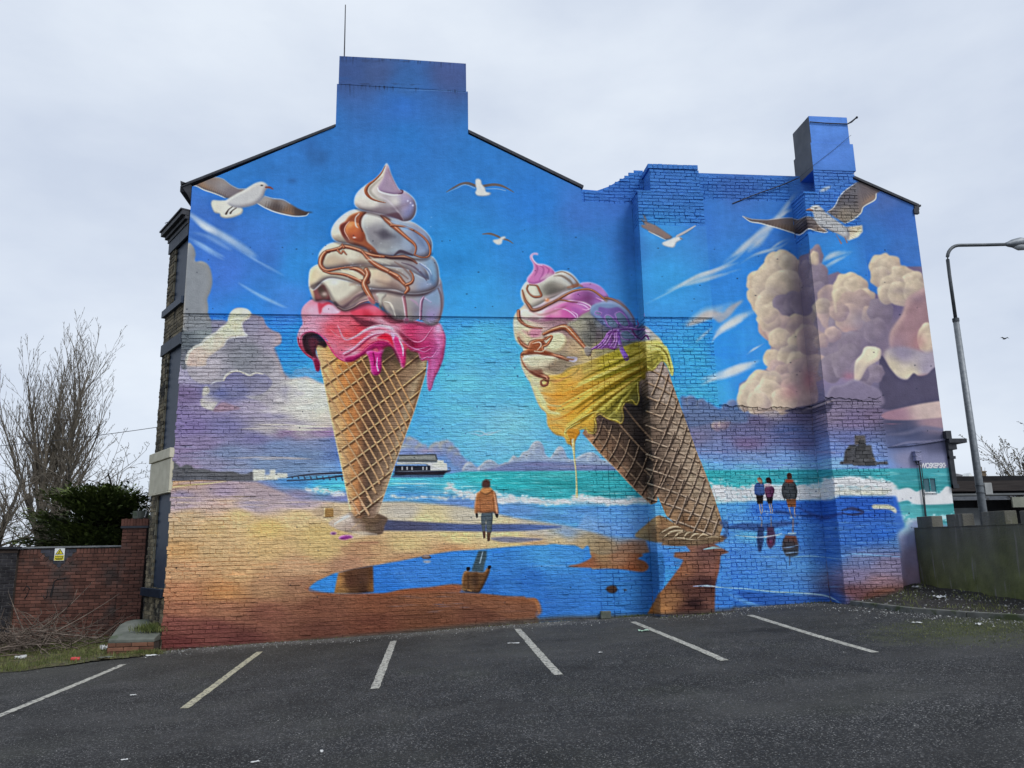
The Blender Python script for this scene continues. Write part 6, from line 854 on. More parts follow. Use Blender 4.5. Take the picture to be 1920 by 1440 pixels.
def join_rows(name, L_, m, par, seed, frame=None):
    by = {}
    for q, k, y in L_: by.setdefault(y, []).append(q)
    mb = None
    r = random.Random(seed); mb = MB()
    for y, qs in by.items():
        for (x, z, w_, h) in qs:
            if x < 3.4 and y == 0 and r.random() < .72: w_ += .0105
            elif r.random() < .22: w_ += .0105
            if r.random() < .25: h += .006
            z += .0035 * math.sin(x * 2.1 + z * 9) + r.uniform(-.0015, .0015)
            if any(abs(x + w_ / 2 - hx) < .12 and abs(z + h / 2 - hz) < .04 for hx, hz in HOLES): continue
            soft_ = y == 0 and -3.3 < x < 3.3
            dy = (y + r.uniform(-.0035, .0015) if soft_ else y + r.uniform(-.007, .002)) + (.016 if r.random() < .012 else 0) - (.012 if r.random() < .02 else 0); t1, t2 = r.uniform(-.0035, .0035), r.uniform(-.003, .003); e_ = lambda: r.uniform(-.0025, .0025); i = .004
            v = [(x + i + e_(), dy + t1 + t2, z + i + e_()), (x + w_ - i + e_(), dy - t1 + t2, z + i + e_()), (x + w_ - i + e_(), dy - t1 - t2, z + h - i + e_()), (x + i + e_(), dy + t1 - t2, z + h - i + e_()),
                 (x, dy + .006, z), (x + w_, dy + .006, z), (x + w_, dy + .006, z + h), (x, dy + .006, z + h), (x, y + .02, z), (x + w_, y + .02, z), (x + w_, y + .02, z + h), (x, y + .02, z + h)]
            if frame: v = [frame(*p) for p in v]
            mb.add(v, [(0, 1, 2, 3)] + [(4 + j, 4 + (j + 1) % 4, (j + 1) % 4, j) for j in range(4)] + [(8 + j, 8 + (j + 1) % 4, 4 + (j + 1) % 4, 4 + j) for j in range(4)], r.random())
    return mb.build(name, m, par, fix=False, kind='stuff')
join_rows('brickwork', rest, M_front, wall, 12)
# brick cheeks of the piers
for P_, D_, m_, z0, z1, za, zb, par in ((P1, D1, M_side1, .3, 6.5, 8.5, P1Z, pier1), (P2, D2, M_side2, .4, 4.7, 8.35, P2Z, pier2)):
    rs = [(q, 's', 0.) for q in lay(-D_ + .006, -.002, z0, z1, lambda x, z: True, seed=31) + lay(-D_ + .006, -.002, za, zb, lambda x, z: True, seed=32)]
    join_rows('brickwork', rs, m_, par, 33, frame=lambda a_, b_, c_, X=P_[0]: (X + b_ + .001, a_, c_))
core('pier_shoulder', P1[0] - .01, P1U[0] + .02, -D1 - .012, .03, P1Z - .002, P1Z + .03, M_front, pier1); core('pier_shoulder', P2[0] - .01, P2U[0] + .02, -D2 - .012, .03, P2Z - .002, P2Z + .03, M_front, pier2)
# bare stone patch where the old render fell away, far pier
st = MB(); r = random.Random(8)
for k in range(7):
    z = 3.34 + k * .076; wd = [.52, .46, .36, .34, .30, .16, .14][k] / 2; x = 8.80 - wd
    while x < 8.80 + wd - .03: ww = min(r.uniform(.08, .2), 8.80 + wd - x); st.box(x + .004, x + ww - .004, -D2 - r.uniform(-.004, .012), -D2 + .03, z + .004, z + .068, r.random()); x += ww
st.build('bare_stones', mat('sooty_stone', (.05, .05, .055), (.11, .11, .115), tone=.45, bump=.6), pier2, kind='stuff')
# the big stack behind the gable and the far chimney
ms_ = MB(); ms_.box(-2.03, .81, .322, 1.25, 10.2, 11.75); ms_.box(-1.99, .77, .322, 1.22, 11.75, 12.46); stack = ms_.build('chimney', M_grey, B)
cp = MB(); cp.tube([(-1.72, .45, 12.40), (-1.72, .45, 12.56), (-1.72, .45, 12.62), (-1.72, .45, 12.65)], [.17, .17, .12, .02], 12); cp.build('chimney_cap', M_lead, stack, smooth=True)
ae = MB(); ae.tube([(-1.945, .40, 12.2), (-1.95, .40, 13.4), (-1.955, .40, 14.1)], [.016, .014, .011], 6); ae.box(-1.975, -1.925, .36, .44, 12.36, 12.40); ae.box(-1.975, -1.925, .36, .44, 12.52, 12.55); ae.build('aerial_pole', M_lead, stack)
ch = core('chimney', P2U[0], P2U[1] + .03, -D2 + .004, .22, 9.85, 10.50, M_coat); core('chimney_head', P2U[0] + .03, P2U[1] - .03, -D2 + .02, .20, 10.495, 11.16, M_coat, ch)
for o in (ch, ch.children[0]):
    o.data.materials.append(M_grey)
    for p in o.data.polygons:
        if p.normal.x < -.5 or p.normal.y > .5: p.material_index = 1
cc = MB(); cc.tube([(P2U[0] + .03, -D2 - .004, 11.00), (8.8, -D2 - .004, 10.985), (9.28, -D2 - .004, 10.985), (9.36, -D2 - .04, 11.02), (9.46, -D2 - .10, 11.10)], [.012, .012, .014, .02, .014], 6); cc.tube([(9.44, -D2 - .13, 11.075), (9.49, -D2 - .06, 11.125)], .028, 6); cc.build('cable_bracket', M_lead, ch)
cb_ = MB(); cb_.tube([(6.70, -.03, 9.26), (7.2, -.04, 9.47), (7.9, -.05, 9.74), (8.28, -.10, 9.9)], [.013] * 4, 5); cb_.tube([(8.28, -.10, 9.9), (8.36, -D2 - .02, 9.93), (8.9, -D2 - .02, 10.35), (9.32, -D2 - .03, 10.70)], [.004] * 4, 4); cb_.build('old_cable', M_lead, wall)
# roofs, verges and gutters
def roof(pts, name='roof', y0=.10, y1=9.0):
    b_ = MB(); n = len(pts)
    b_.prism([(x, z + .012) for x, z in pts] + [(x, z + .045) for x, z in reversed(pts)], y0, y1); return b_.build(name, M_slate, B)
rf = roof([(-5.13, 9.30), (-2.04, 10.80)], y0=-.03); roof([(-2.04, 10.80), (-.61, 11.49)], y0=1.26); roof([(-.61, 11.49), (.82, 10.79)], y0=1.26); roof([(.82, 10.79), (3.34, 9.55)], y0=-.03); roof([(9.37, 10.13), (11.16, 9.345)], y0=-.02)
for (x0, z0, x1, z1) in ((-5.13, 9.27, -2.05, 10.765), (.83, 10.75, 3.32, 9.525), (9.38, 10.09, 11.1, 9.33)):
    b_ = MB(); n = max(4, int(abs(x1 - x0) / .3))
    for i in range(n):
        a_, c_ = i / n, (i + 1) / n; xa, xb = x0 + (x1 - x0) * a_, x0 + (x1 - x0) * c_; za, zb = z0 + (z1 - z0) * a_, z0 + (z1 - z0) * c_; b_.prism([(xa, za), (xb - .006, zb), (xb - .006, zb + .03), (xa, za + .03 + .006 * (i % 2))], -.05, -.031)
    b_.build('verge', M_lead, B)
g1 = MB(); g1.prism([(-5.16, 9.42), (-4.93, 9.33), (-4.93, 8.98), (-5.0, 9.12), (-5.15, 9.32)], -.03, .02); g1.box(-5.17, -4.94, .02, 9, 9.2, 9.33); g1.build('gutter', M_lead, B)
g1 = MB(); g1.box(11.03, 11.14, -.04, 9, 9.24, 9.33); g1.box(11.0, 11.12, -.05, .02, 9.14, 9.26); g1.box(11.03, 11.20, -.03, .03, 9.33, 9.37); g1.build('gutter', M_lead, B)
# body behind
bb = MB(); bb.box(-5.66, 11.0, 1.16, 9.0, -.3, 8.9); bb.box(-4.9, 11.0, .321, 1.159, -.3, 9.2); bb.build('rear_walls', M_grey, B)
# --- canted corner with its windows, left of the painted wall
PH_ = math.radians(57); FD = (-math.cos(PH_), math.sin(PH_)); FN = (-math.sin(PH_), -math.cos(PH_)); FO = (-4.925, .018)
def fr(s, n_, z): return (FO[0] + FD[0] * s - FN[0] * n_, FO[1] + FD[1] * s - FN[1] * n_, z)     # n_ > 0 goes into the wall
FR = thing  # alias kept simple
def fbox(mb, s0, s1, n0, n1, z0, z1, tone=.5):
    k = [fr(s, n_, z) for z in (z0, z1) for (s, n_) in ((s0, n0), (s1, n0), (s1, n1), (s0, n1))]; mb.add(k, [(0, 3, 2, 1), (4, 5, 6, 7), (0, 1, 5, 4), (1, 2, 6, 5), (2, 3, 7, 6), (3, 0, 4, 7)], tone)
FL = 1.36; WS0, WS1 = .03, .93
opens = [(1.20, 3.00), (3.86, 5.94), (6.94, 8.24)]
q_ = MB(); fbox(q_, -.002, FL - .01, .135, .30, -.3, 8.9); corner = q_.build('corner_front', M_buff, B)
def keepf(s, z): return not any(a_ < z < b_ and WS0 < s < WS1 for a_, b_ in opens) and not (3.0 < z < 3.86)
join_rows('brickwork', [(q, 'f', 0.) for q in lay(0, FL, .2, 8.5, keepf, seed=41, bond='garden', L_=.22)] , M_buff, corner, 42, frame=lambda a_, b_, c_: fr(a_, b_ - .0, c_))
cb2 = MB()
for (a0, a1) in ((.0, WS0 - .001), (WS1 + .001, FL - .012)): fbox(cb2, a0, a1, .012, .134, .1, 8.48)
for (z0, z1) in ((.1, 1.05), (6.15, 6.8), (8.24, 8.5)): fbox(cb2, WS0, WS1, .014, .134, z0, z1)
cb2.build('brick_backing', M_bufm, corner)
for i, (z0, z1) in enumerate(opens):
    p_ = MB(); fbox(p_, WS0 + .002, WS1 - .002, .045, .133, z0, z1); pn = p_.build('boarded_window', M_navy, corner)
    s_ = MB(); fbox(s_, -.0, FL + .02, -.07, .11, z0 - .15, z0 - .002) if i != 1 else fbox(s_, 0, .1, .0, .1, z0 - .1, z0); s_.build('sill', M_navy, corner)
    if i == 1: l_ = MB(); fbox(l_, .0, .62, -.035, .12, z1, z1 + .24); fbox(l_, .63, FL + .01, -.035, .12, z1, z1 + .24); l_.build('lintel', M_navyd, corner)
    if i == 2: l_ = MB(); fbox(l_, .0, .55, -.03, .12, z1, z1 + .27); fbox(l_, .56, FL + .01, -.03, .12, z1, z1 + .27); l_.build('lintel', M_navyd, corner)
s_ = MB(); fbox(s_, -.015, FL + .05, -.05, .12, 3.03, 3.66); fbox(s_, -.02, FL + .08, -.08, .12, 3.67, 3.86); fbox(s_, -.01, FL + .05, -.055, .10, 3.0, 3.03); cs = s_.build('stone_band', M_cream, corner); bevel(cs, .008, 1)
s_ = MB(); fbox(s_, -.0, FL + .02, -.07, .1, 1.05, 1.2) ; 
s_.build('sill', M_navy, corner); s_ = MB()
for k, (p_, z0, z1) in enumerate(((.05, 8.5, 8.58), (.10, 8.59, 8.66), (.17, 8.67, 8.76), (.20, 8.77, 8.80))): fbox(s_, 0, FL + p_, -p_, .2, z0, z1)
s_.build('cornice', M_lead, corner)
hk = MB(); hk.tube([fr(FL - .1, -.1, 8.8), fr(FL - .08, -.12, 8.95), fr(FL - .02, -.15, 8.93)], .008, 5); hk.build('hook', M_lead, corner)
# --- right-hand corner: gutter end and sign bracket, box, pipe and painted-over window
s_ = MB(); s_.box(11.0, 11.12, -.12, .5, 3.95, 4.12); s_.box(11.04, 11.44, -.14, .5, 3.86, 3.95); s_.box(11.03, 11.22, -.10, .5, 3.72, 3.86); s_.box(11.03, 11.13, -.08, .4, 2.9, 3.72); s_.box(11.03, 11.17, -.09, .4, 3.52, 3.58); s_.box(11.03, 11.16, -.09, .4, 2.9, 2.98); s_.build('shop_cornice', M_lead, B)
s_ = MB(); s_.prism([(9.34, 3.80), (10.2, 3.86), (11.03, 3.97), (11.03, 3.92), (10.2, 3.81), (9.34, 3.77)], -.035, -.012); s_.build('flashing', M_front, wall)
s_ = MB(); s_.box(10.235, 10.37, -.13, -.012, 3.48, 3.67); s_.box(10.225, 10.38, -.14, -.012, 3.66, 3.69); bx = s_.build('meter_box', M_front, wall); bevel(bx, .008, 1)
s_ = MB(); s_.tube([(10.345, -.045, 3.48), (10.345, -.045, 2.4), (10.345, -.045, 1.6)], .014, 6); s_.tube([(10.40, -.035, 3.46), (10.40, -.035, 3.0), (10.375, -.035, 2.6), (10.37, -.035, 2.3)], .008, 5); s_.tube([(10.27, -.05, 3.48), (10.29, -.05, 3.42), (10.345, -.045, 3.40)], .014, 6); s_.build('pipe', M_lead, wall)
s_ = MB()
for (a_, c_, d_, f_) in ((10.38, 10.70, 2.80, 2.83), (10.38, 10.41, 2.83, 3.14), (10.67, 10.70, 2.83, 3.14), (10.41, 10.67, 3.11, 3.14), (10.535, 10.55, 2.83, 3.11)): s_.box(a_, c_, -.035, -.012, d_, f_)
wf = s_.build('window', M_front, wall); s_ = MB(); s_.box(10.411, 10.534, -.018, -.0125, 2.831, 3.109); s_.box(10.551, 10.669, -.018, -.0125, 2.831, 3.109); s_.build('pane', mat('painted_pane', (.05, .12, .15), (.07, .16, .19), rough=.3, bump=0), wf)
# signature lettering in white paint
fc = bpy.data.curves.new('signature', 'FONT'); fc.body = '\u00b7WOSKERSKI\u00b7'; fc.size = .165; fc.shear = .25; fc.offset = .006; fc.space_character = .86; fc.extrude = .0008
fo = bpy.data.objects.new('signature', fc); COL.objects.link(fo); dg = bpy.context.evaluated_depsgraph_get(); me = bpy.data.meshes.new_from_object(fo.evaluated_get(dg)); bpy.data.objects.remove(fo)
xs_ = [v.co.x for v in me.vertices]; k_ = .60 / (max(xs_) - min(xs_)); x0_ = min(xs_)
for v in me.vertices: v.co = Vector(((v.co.x - x0_) * k_, -v.co.z, v.co.y * .92))
M_wp = mat('white_spray_paint', (.74, .74, .76), (.82, .82, .84), bump=0); me.materials.clear(); me.materials.append(M_wp); sg = obj('signature', me, wall); sg.location = (10.38, -.0135, 3.335)
# ---------------------------------------------------------------- step block at the corner
SB = thing('concrete_step', 'low brick block with sloping mossy concrete top at the left foot of the painted wall', 'step', (-5.30, .1, .0))
b_ = MB(); z0 = -.05
pl = [(-.43, -.40), (.365, -.40), (.365, .75), (-.40, .75), (-.52, .66), (-.56, .45)]
top = [(x, y, .36 + (y + .4) * .22) for x, y in pl]; bot = [(x, y, .30) for x, y in pl]
b_.add([(x, y, z) for x, y, z in top] + bot, [tuple(range(6)), tuple(range(11, 5, -1))] + [(i, i + 6, (i + 1) % 6 + 6, (i + 1) % 6) for i in range(6)]); tp = b_.build('concrete_top', M_conc, SB); bevel(tp, .015, 2)
b_ = MB(); b_.slab([(x * .97, y * .97) for x, y in pl], -.1, .31); b_.build('core', M_redm, SB)
M_red2 = mat('weathered_brick', (.12, .055, .035), (.19, .09, .055), tone=.3, bump=.4)
pr = [brick_proto('step_brick', M_red2, 300 + i) for i in range(3)]
emit_single(lay(-.425, .365, .0, .30, lambda x, z: z < .30, bond='x', seed=50, L_=.27), pr, SB, -.405, 51)
emit_single(lay(0, .78, .0, .30, lambda x, z: z < .30, bond='x', seed=52), pr, SB, 0, 53, frame_obj=lambda a_, b2, c_: (Vector((-.435 + b2, .38 - a_, c_)), -math.pi / 2))
# ---------------------------------------------------------------- red brick yard wall with its triangle panel
RW = thing('red_brick_wall', 'weathered red brick yard wall with a dark triangle panel under its thin coping', 'wall', (-7.9, 3.0, 0))
def loc(x, y, z): return (x + 7.9, y - 3.0, z)
b_ = MB(); b_.box(*[v for v in (-1.15, 1.1)], .012, .22, -.2, 2.01); b_.build('core', M_redm, RW)
TX0, TX1, TAX, TZ0, TZ1 = -.70, .13, -.24, 1.60, 1.99
def in_tri(x, z, m_=0.):
    if z > TZ1 + .02 or z < TZ0 - m_: return False
    t = (z - TZ0) / (TZ1 - TZ0); return TAX + (TX0 - TAX) * t - m_ < x < TAX + (TX1 - TAX) * t + m_
rws = lay(-1.10, 1.10, -.02, 1.99, lambda x, z: z > .0 and z < 1.87 and not in_tri(x, z, .075), bond='x', seed=60, L_=.222, course=.075)
rws2 = lay(-1.10, 1.10, 1.88, 1.99, lambda x, z: False, seed=61)
pr = [brick_proto('red_wall_brick', M_red, 310 + i) for i in range(6)]; rws.sort(key=lambda q: q[1]); 
x = -1.1; cap = []
while x < 1.08:
    if not in_tri(x + .035, 1.93, .05): cap.append((x + .003, 1.881, .064, .112))
    x += .075
emit_single(rws[-250:], pr, RW, 0, 62); emit_single(cap[:50], pr, RW, 0, 63)
if rws[:-250]: join_rows('lower_brickwork', [(q, 'f', 0.) for q in rws[:-250]], M_red, RW, 64)
M_bb = mat('blue_black_brick', (.035, .037, .05), (.065, .068, .085), rough=.5, bump=.3, tone=.25)
for k in range(5):
    z = 1.60 + k * .078; 
    t0 = (z + .039 - TZ0) / (TZ1 - TZ0); xa, xb = TAX + (TX0 - TAX) * t0, TAX + (TX1 - TAX) * t0; x = xa; 
    while x < xb - .02: ww = min(.22 if k % 2 else .2, xb - x); q = MB(); q.box(x + .003, x + ww - .003, .006, .03, z + .002, z + .076); q.build('blue_brick', M_bb, RW); x += ww
for s_, X in ((-1, TX0), (1, TX1)):
    L_ = math.hypot(X - TAX, TZ1 - TZ0); n = int(L_ / .08); ux, uz = (X - TAX) / L_, (TZ1 - TZ0) / L_; nx2, nz2 = (uz, -ux) if s_ > 0 else (-uz, ux)
    for i in range(n):
        c0 = (TAX + ux * (i * .08 + .004), TZ0 - .03 + uz * (i * .08 + .004)); c1 = (c0[0] + ux * .070, c0[1] + uz * .070); q = MB(); q.prism([c0, c1, (c1[0] + nx2 * .085, c1[1] + nz2 * .085), (c0[0] + nx2 * .085, c0[1] + nz2 * .085)], -.003, .03, random.random()); q.build('border_brick', M_red, RW)
b_ = MB(); b_.box(-1.16, 1.12, -.03, .24, 2.012, 2.05); bevel(b_.build('coping', mat('grey_coping', (.14, .15, .16), (.22, .23, .24)), RW), .006, 1)
# graffiti strokes, dark spray on the brick
b_ = MB()
for q in ([(-.92, 1.12), (-.86, 1.22), (-.80, 1.16), (-.84, 1.02), (-.88, .95)], [(-.50, 1.0), (-.46, .92), (-.42, 1.0), (-.43, 1.1)], [(-.36, .98), (-.30, 1.3), (-.24, 1.34), (-.06, 1.36)], [(-.30, 1.22), (-.33, 1.05), (-.34, .96)]): b_.tube([(x, -.008, z) for x, z in q], .011, 4)
b_.build('spray_marks', mat('black_spray', (.02, .02, .022), rough=.6, bump=0), RW)
# pier at the end of the wall
GP = thing('brick_gate_pier', 'tall red brick pier with toothed edges and corbelled cap between yard wall and building', 'pier', (-6.60, 2.86, 0))
b_ = MB(); b_.box(-.205, .30, .012, .35, -.2, 2.42); b_.build('core', M_redm, GP)
emit_single(lay(-.215, .31, 0, 2.40, lambda x, z: True, bond='x', seed=70, course=.075), [brick_proto('pier_brick', M_red, 320 + i) for i in range(4)], GP, 0, 71, proud=.012)
b_ = MB(); b_.box(-.24, .34, -.03, .38, 2.42, 2.47); b_.build('corbel', M_bb, GP); 
for k in range(9): q = MB(); q.box(-.235 + k * .064 + .003, -.235 + (k + 1) * .064 - .003, -.035, .37, 2.472, 2.62 + .01 * (k % 2)); q.build('cap_brick', M_red, GP)
gb = thing('grey_pot', 'small grey pot with a bent white pipe standing on the brick pier cap', 'pot', (-6.50, 3.0, 2.63)); b_ = MB(); b_.tube([(0, 0, 0), (0, 0, .02), (0, 0, .17)], [.15, .155, .165], 14); b_.build('pot', M_conc, gb, smooth=False); b_ = MB(); b_.tube([(.13, -.1, .02), (.16, -.1, .14), (.15, -.1, .20), (.10, -.1, .205), (.08, -.1, .17)], .014, 7); b_.build('bent_pipe', mat('white_plastic', (.6, .62, .62), bump=0), gb, smooth=True)
# warning sign
WSN = thing('warning_sign', 'small yellow warning sign with a triangle fixed to the dark panel of the yard wall', 'sign', (-8.145, 2.985, 1.74))
M_y = mat('sign_yellow', (.72, .62, .02), (.76, .66, .03), rough=.4, bump=0); M_w = mat('sign_white', (.72, .74, .72), bump=0, rough=.4); M_k = mat('sign_black', (.02, .02, .02), bump=0, rough=.4)
b_ = MB(); b_.box(-.105, .105, -.006, .0, .0, .275); pl_ = b_.build('plate', M_w, WSN); b_ = MB(); b_.box(-.097, .097, -.0085, -.0065, .008, .118); b_.build('yellow_panel', M_y, pl_)
b_ = MB(); b_.prism([(-.09, .135), (.09, .135), (0, .265)], -.009, -.0065); b_.build('triangle_border', M_k, pl_); b_ = MB(); b_.prism([(-.068, .146), (.068, .146), (0, .245)], -.0115, -.0095); b_.build('triangle', M_y, pl_); b_ = MB(); b_.prism([(-.006, .175), (.006, .175), (.009, .215), (-.009, .215)], -.0135, -.012); b_.box(-.006, .006, -.0135, -.012, .155, .167); b_.prism([(-.03, .152), (-.012, .152), (-.008, .185), (-.02, .18)], -.0135, -.012); b_.build('symbol', M_k, pl_)
fc = bpy.data.curves.new('t', 'FONT'); fc.body = 'Warning'; fc.size = .05; fc.offset = .001; fo = bpy.data.objects.new('t', fc); COL.objects.link(fo); dg = bpy.context.evaluated_depsgraph_get(); me = bpy.data.meshes.new_from_object(fo.evaluated_get(dg)); bpy.data.objects.remove(fo)
for v in me.vertices: v.co = Vector((v.co.x - .085, -.0095, v.co.y + .075))
me.materials.clear(); me.materials.append(M_k); obj('lettering', me, pl_); b_ = MB(); b_.box(-.08, .08, -.0105, -.0092, .045, .058); b_.box(-.06, .06, -.0105, -.0092, .022, .035); b_.build('small_print', M_k, pl_)
# near black brick wall on the far left
BW = thing('black_brick_wall', 'black glazed brick wall with pale joints at the left edge of the picture', 'wall', (-8.98, 2.90, 0), rz=math.atan2(2.9 + .6, -8.98 + 10.8))
b_ = MB(); b_.box(-4.0, .0, .012, .25, -.2, 2.0); b_.build('core', M_blkm, BW)
bl = lay(-4.0, 0, 0, 1.92, lambda x, z: True, bond='x', seed=80, course=.075, L_=.222); bl.sort(key=lambda q: -q[0]); emit_single(bl[:280], [brick_proto('black_wall_brick', M_blk, 330 + i) for i in range(4)], BW, 0, 81); join_rows('far_brickwork', [(q, 'f', 0.) for q in bl[280:]], M_blk, BW, 82)
b_ = MB(); b_.box(-4.0, -.0, -.01, .26, 1.93, 2.01); b_.build('top_course', M_redm, BW); b_ = MB(); b_.box(-4.02, .05, -.05, .30, 2.012, 2.06); b_.build('coping', M_lead, BW)
# ---------------------------------------------------------------- castellated wall on the right
M_cast = bpy.data.materials.new('algae_render'); M_cast.use_nodes = True
def cast_mat(m):
    t = m.node_tree; n = t.nodes; l = t.links.new; b = n['Principled BSDF']; b.inputs['Roughness'].default_value = .92; g = n.new('ShaderNodeNewGeometry'); s = n.new('ShaderNodeSeparateXYZ'); l(g.outputs['Position'], s.inputs[0])
    def noise(sc, st=None, d=7):
        q = n.new('ShaderNodeTexNoise'); q.inputs['Scale'].default_value = sc; q.inputs['Detail'].default_value = d
        if st: mp_ = n.new('ShaderNodeMapping'); mp_.inputs['Scale'].default_value = st; l(g.outputs['Position'], mp_.inputs[0]); l(mp_.outputs[0], q.inputs[0])
        else: l(g.outputs['Position'], q.inputs[0])
        return q.outputs[0]
    def ramp(v, p0, p1, c0, c1): q = n.new('ShaderNodeValToRGB'); e_ = q.color_ramp.elements; e_[0].position = p0; e_[1].position = p1; e_[0].color = (*c0, 1); e_[1].color = (*c1, 1); l(v, q.inputs[0]); return q.outputs[0]
    c0 = ramp(noise(1.6, (1, 1.6, .35)), .35, .7, (.070, .067, .056), (.145, .14, .12)); c1 = ramp(noise(3.5), .35, .7, (.075, .085, .025), (.15, .165, .055))
    z = n.new('ShaderNodeMath'); z.operation = 'ADD'; l(s.outputs[2], z.inputs[0]); q = n.new('ShaderNodeMath'); q.operation = 'MULTIPLY'; l(noise(.9, (1, 1.5, .6)), q.inputs[0]); q.inputs[1].default_value = 1.6; l(q.outputs[0], z.inputs[1])
    mx_ = n.new('ShaderNodeMix'); mx_.data_type = 'RGBA'; l(ramp(z.outputs[0], .0, 1, (1,1,1), (0,0,0)), mx_.inputs[0]); 
    mr = n.new('ShaderNodeMapRange'); mr.inputs[1].default_value = 1.7; mr.inputs[2].default_value = 3.0; mr.inputs[3].default_value = 1; mr.inputs[4].default_value = 0; l(z.outputs[0], mr.inputs[0]); l(mr.outputs[0], mx_.inputs[0])
    l(c0, mx_.inputs[6]); l(c1, mx_.inputs[7])
    sk = n.new('ShaderNodeMix'); sk.data_type = 'RGBA'; l(ramp(noise(5, (1, 2.2, .25)), .60, .70, (0,0,0), (1,1,1)), sk.inputs[0]); l(mx_.outputs[2], sk.inputs[6]); sk.inputs[7].default_value = (.17, .165, .145, 1); l(sk.outputs[2], b.inputs['Base Color'])
    nb = n.new('ShaderNodeTexNoise'); nb.inputs['Scale'].default_value = 30; nb.inputs['Detail'].default_value = 6; l(g.outputs['Position'], nb.inputs[0]); bp = n.new('ShaderNodeBump'); bp.inputs['Strength'].default_value = .6; bp.inputs['Distance'].default_value = .02; l(nb.outputs[0], bp.inputs['Height']); l(bp.outputs[0], b.inputs['Normal'])
cast_mat(M_cast)
CW = thing('castellated_wall', 'mossy cement rendered garden wall with square battlements at the right edge', 'wall', (10.05, -.05, 0), rz=-math.atan2(.03, 1) * -1)
b_ = MB(); b_.box(.0, .23, -7.5, .0, -.1, 2.08); bd = b_.build('wall_body', M_cast, CW); bevel(bd, .012, 2)
ys_ = [(-.13, -.60), (-1.03, -1.49), (-1.99, -2.56), (-2.90, -3.36), (-3.8, -4.27), (-4.7, -5.2), (-5.6, -6.1), (-6.5, -7.0)]
for i, (a_, c_) in enumerate(ys_): b_ = MB(); b_.box(-.006, .236, c_, a_, 2.075, 2.31 + .01 * (i % 3)); bevel(b_.build('merlon', M_cast, CW), .014, 2)
b_ = MB(); b_.box(-.012, .24, -7.5, -.0, 2.081, 2.093) ; b_.build('ledge', M_cast, CW)
# ---------------------------------------------------------------- soil bed with its kerb
KP_ = [(8.10, -.72), (8.16, -1.5), (8.28, -2.45), (8.62, -3.35), (9.05, -4.2), (9.65, -4.95), (9.95, -5.2)]
def kx(y):
    for (x0, y0), (x1, y1) in zip(KP_, KP_[1:]):
        if y1 <= y <= y0: return x0 + (x1 - x0) * (y - y0) / (y1 - y0)
    return KP_[0][0] if y > KP_[0][1] else 11
M_kerb = mat('kerb_stone', (.10, .10, .09), (.17, .17, .155), c3=(.06, .075, .035), s3=4, t3=.55)
KB = thing('kerb', 'curved row of weathered kerb stones round the soil bed by the mossy wall', 'kerb', (8.3, -2.4, gz(8.3, -2.4)))
KB['kind'] = 'structure'
for (x0, y0), (x1, y1) in zip(KP_, KP_[1:]):
    d = Vector((x1 - x0, y1 - y0, 0)); Ln = d.length; d.normalize(); nn_ = Vector((-d.y, d.x, 0)) * -1; b_ = MB(); za, zb = gsurf(x0, y0), gsurf(x1, y1); g0 = .008
    A_ = Vector((x0, y0, 0)) + d * g0; B_ = Vector((x1, y1, 0)) - d * g0; w2 = .13
    vv = [(A_.x, A_.y, za - .1), (B_.x, B_.y, zb - .1), (B_.x - nn_.x * w2, B_.y - nn_.y * w2, zb - .1), (A_.x - nn_.x * w2, A_.y - nn_.y * w2, za - .1)]; vv += [(p[0], p[1], (za if i in (0, 3) else zb) + .085) for i, p in enumerate(vv)]
    vv = [(p[0] - 8.3, p[1] + 2.4, p[2] - gz(8.3, -2.4)) for p in vv]
    b_.add(vv, [(0, 3, 2, 1), (4, 5, 6, 7), (0, 1, 5, 4), (1, 2, 6, 5), (2, 3, 7, 6), (3, 0, 4, 7)]); bevel(b_.build('kerb_stone', M_kerb, KB), .012, 2)
M_soil = mat('dark_soil', (.020, .018, .016), (.050, .045, .04), scale=14, bump=1., bscale=22, bdist=.05, c3=(.030, .036, .018), s3=2.5, t3=.66)
def h2(x, y, s=1.): return math.sin(x * 5.1 * s + 1.3) * math.cos(y * 4.3 * s) * .5 + math.sin(x * 11 * s + y * 9) * .25 + math.sin(x * 23 * s - y * 19) * .12
patch('soil_bed', M_soil, lambda x, y: x > kx(y) + .06 and y < .02 and (y < -.62 or x > 9.3) and y > -5.2, 8.1, 10.1, -5.2, .02, .06, lambda x, y: gz(x, y) + .06 + .16 * max(0, min(1, (x - 8.4) / 1.6)) * max(.2, 1 - abs(y) / 4.5) + .03 * h2(x, y), kind='structure')
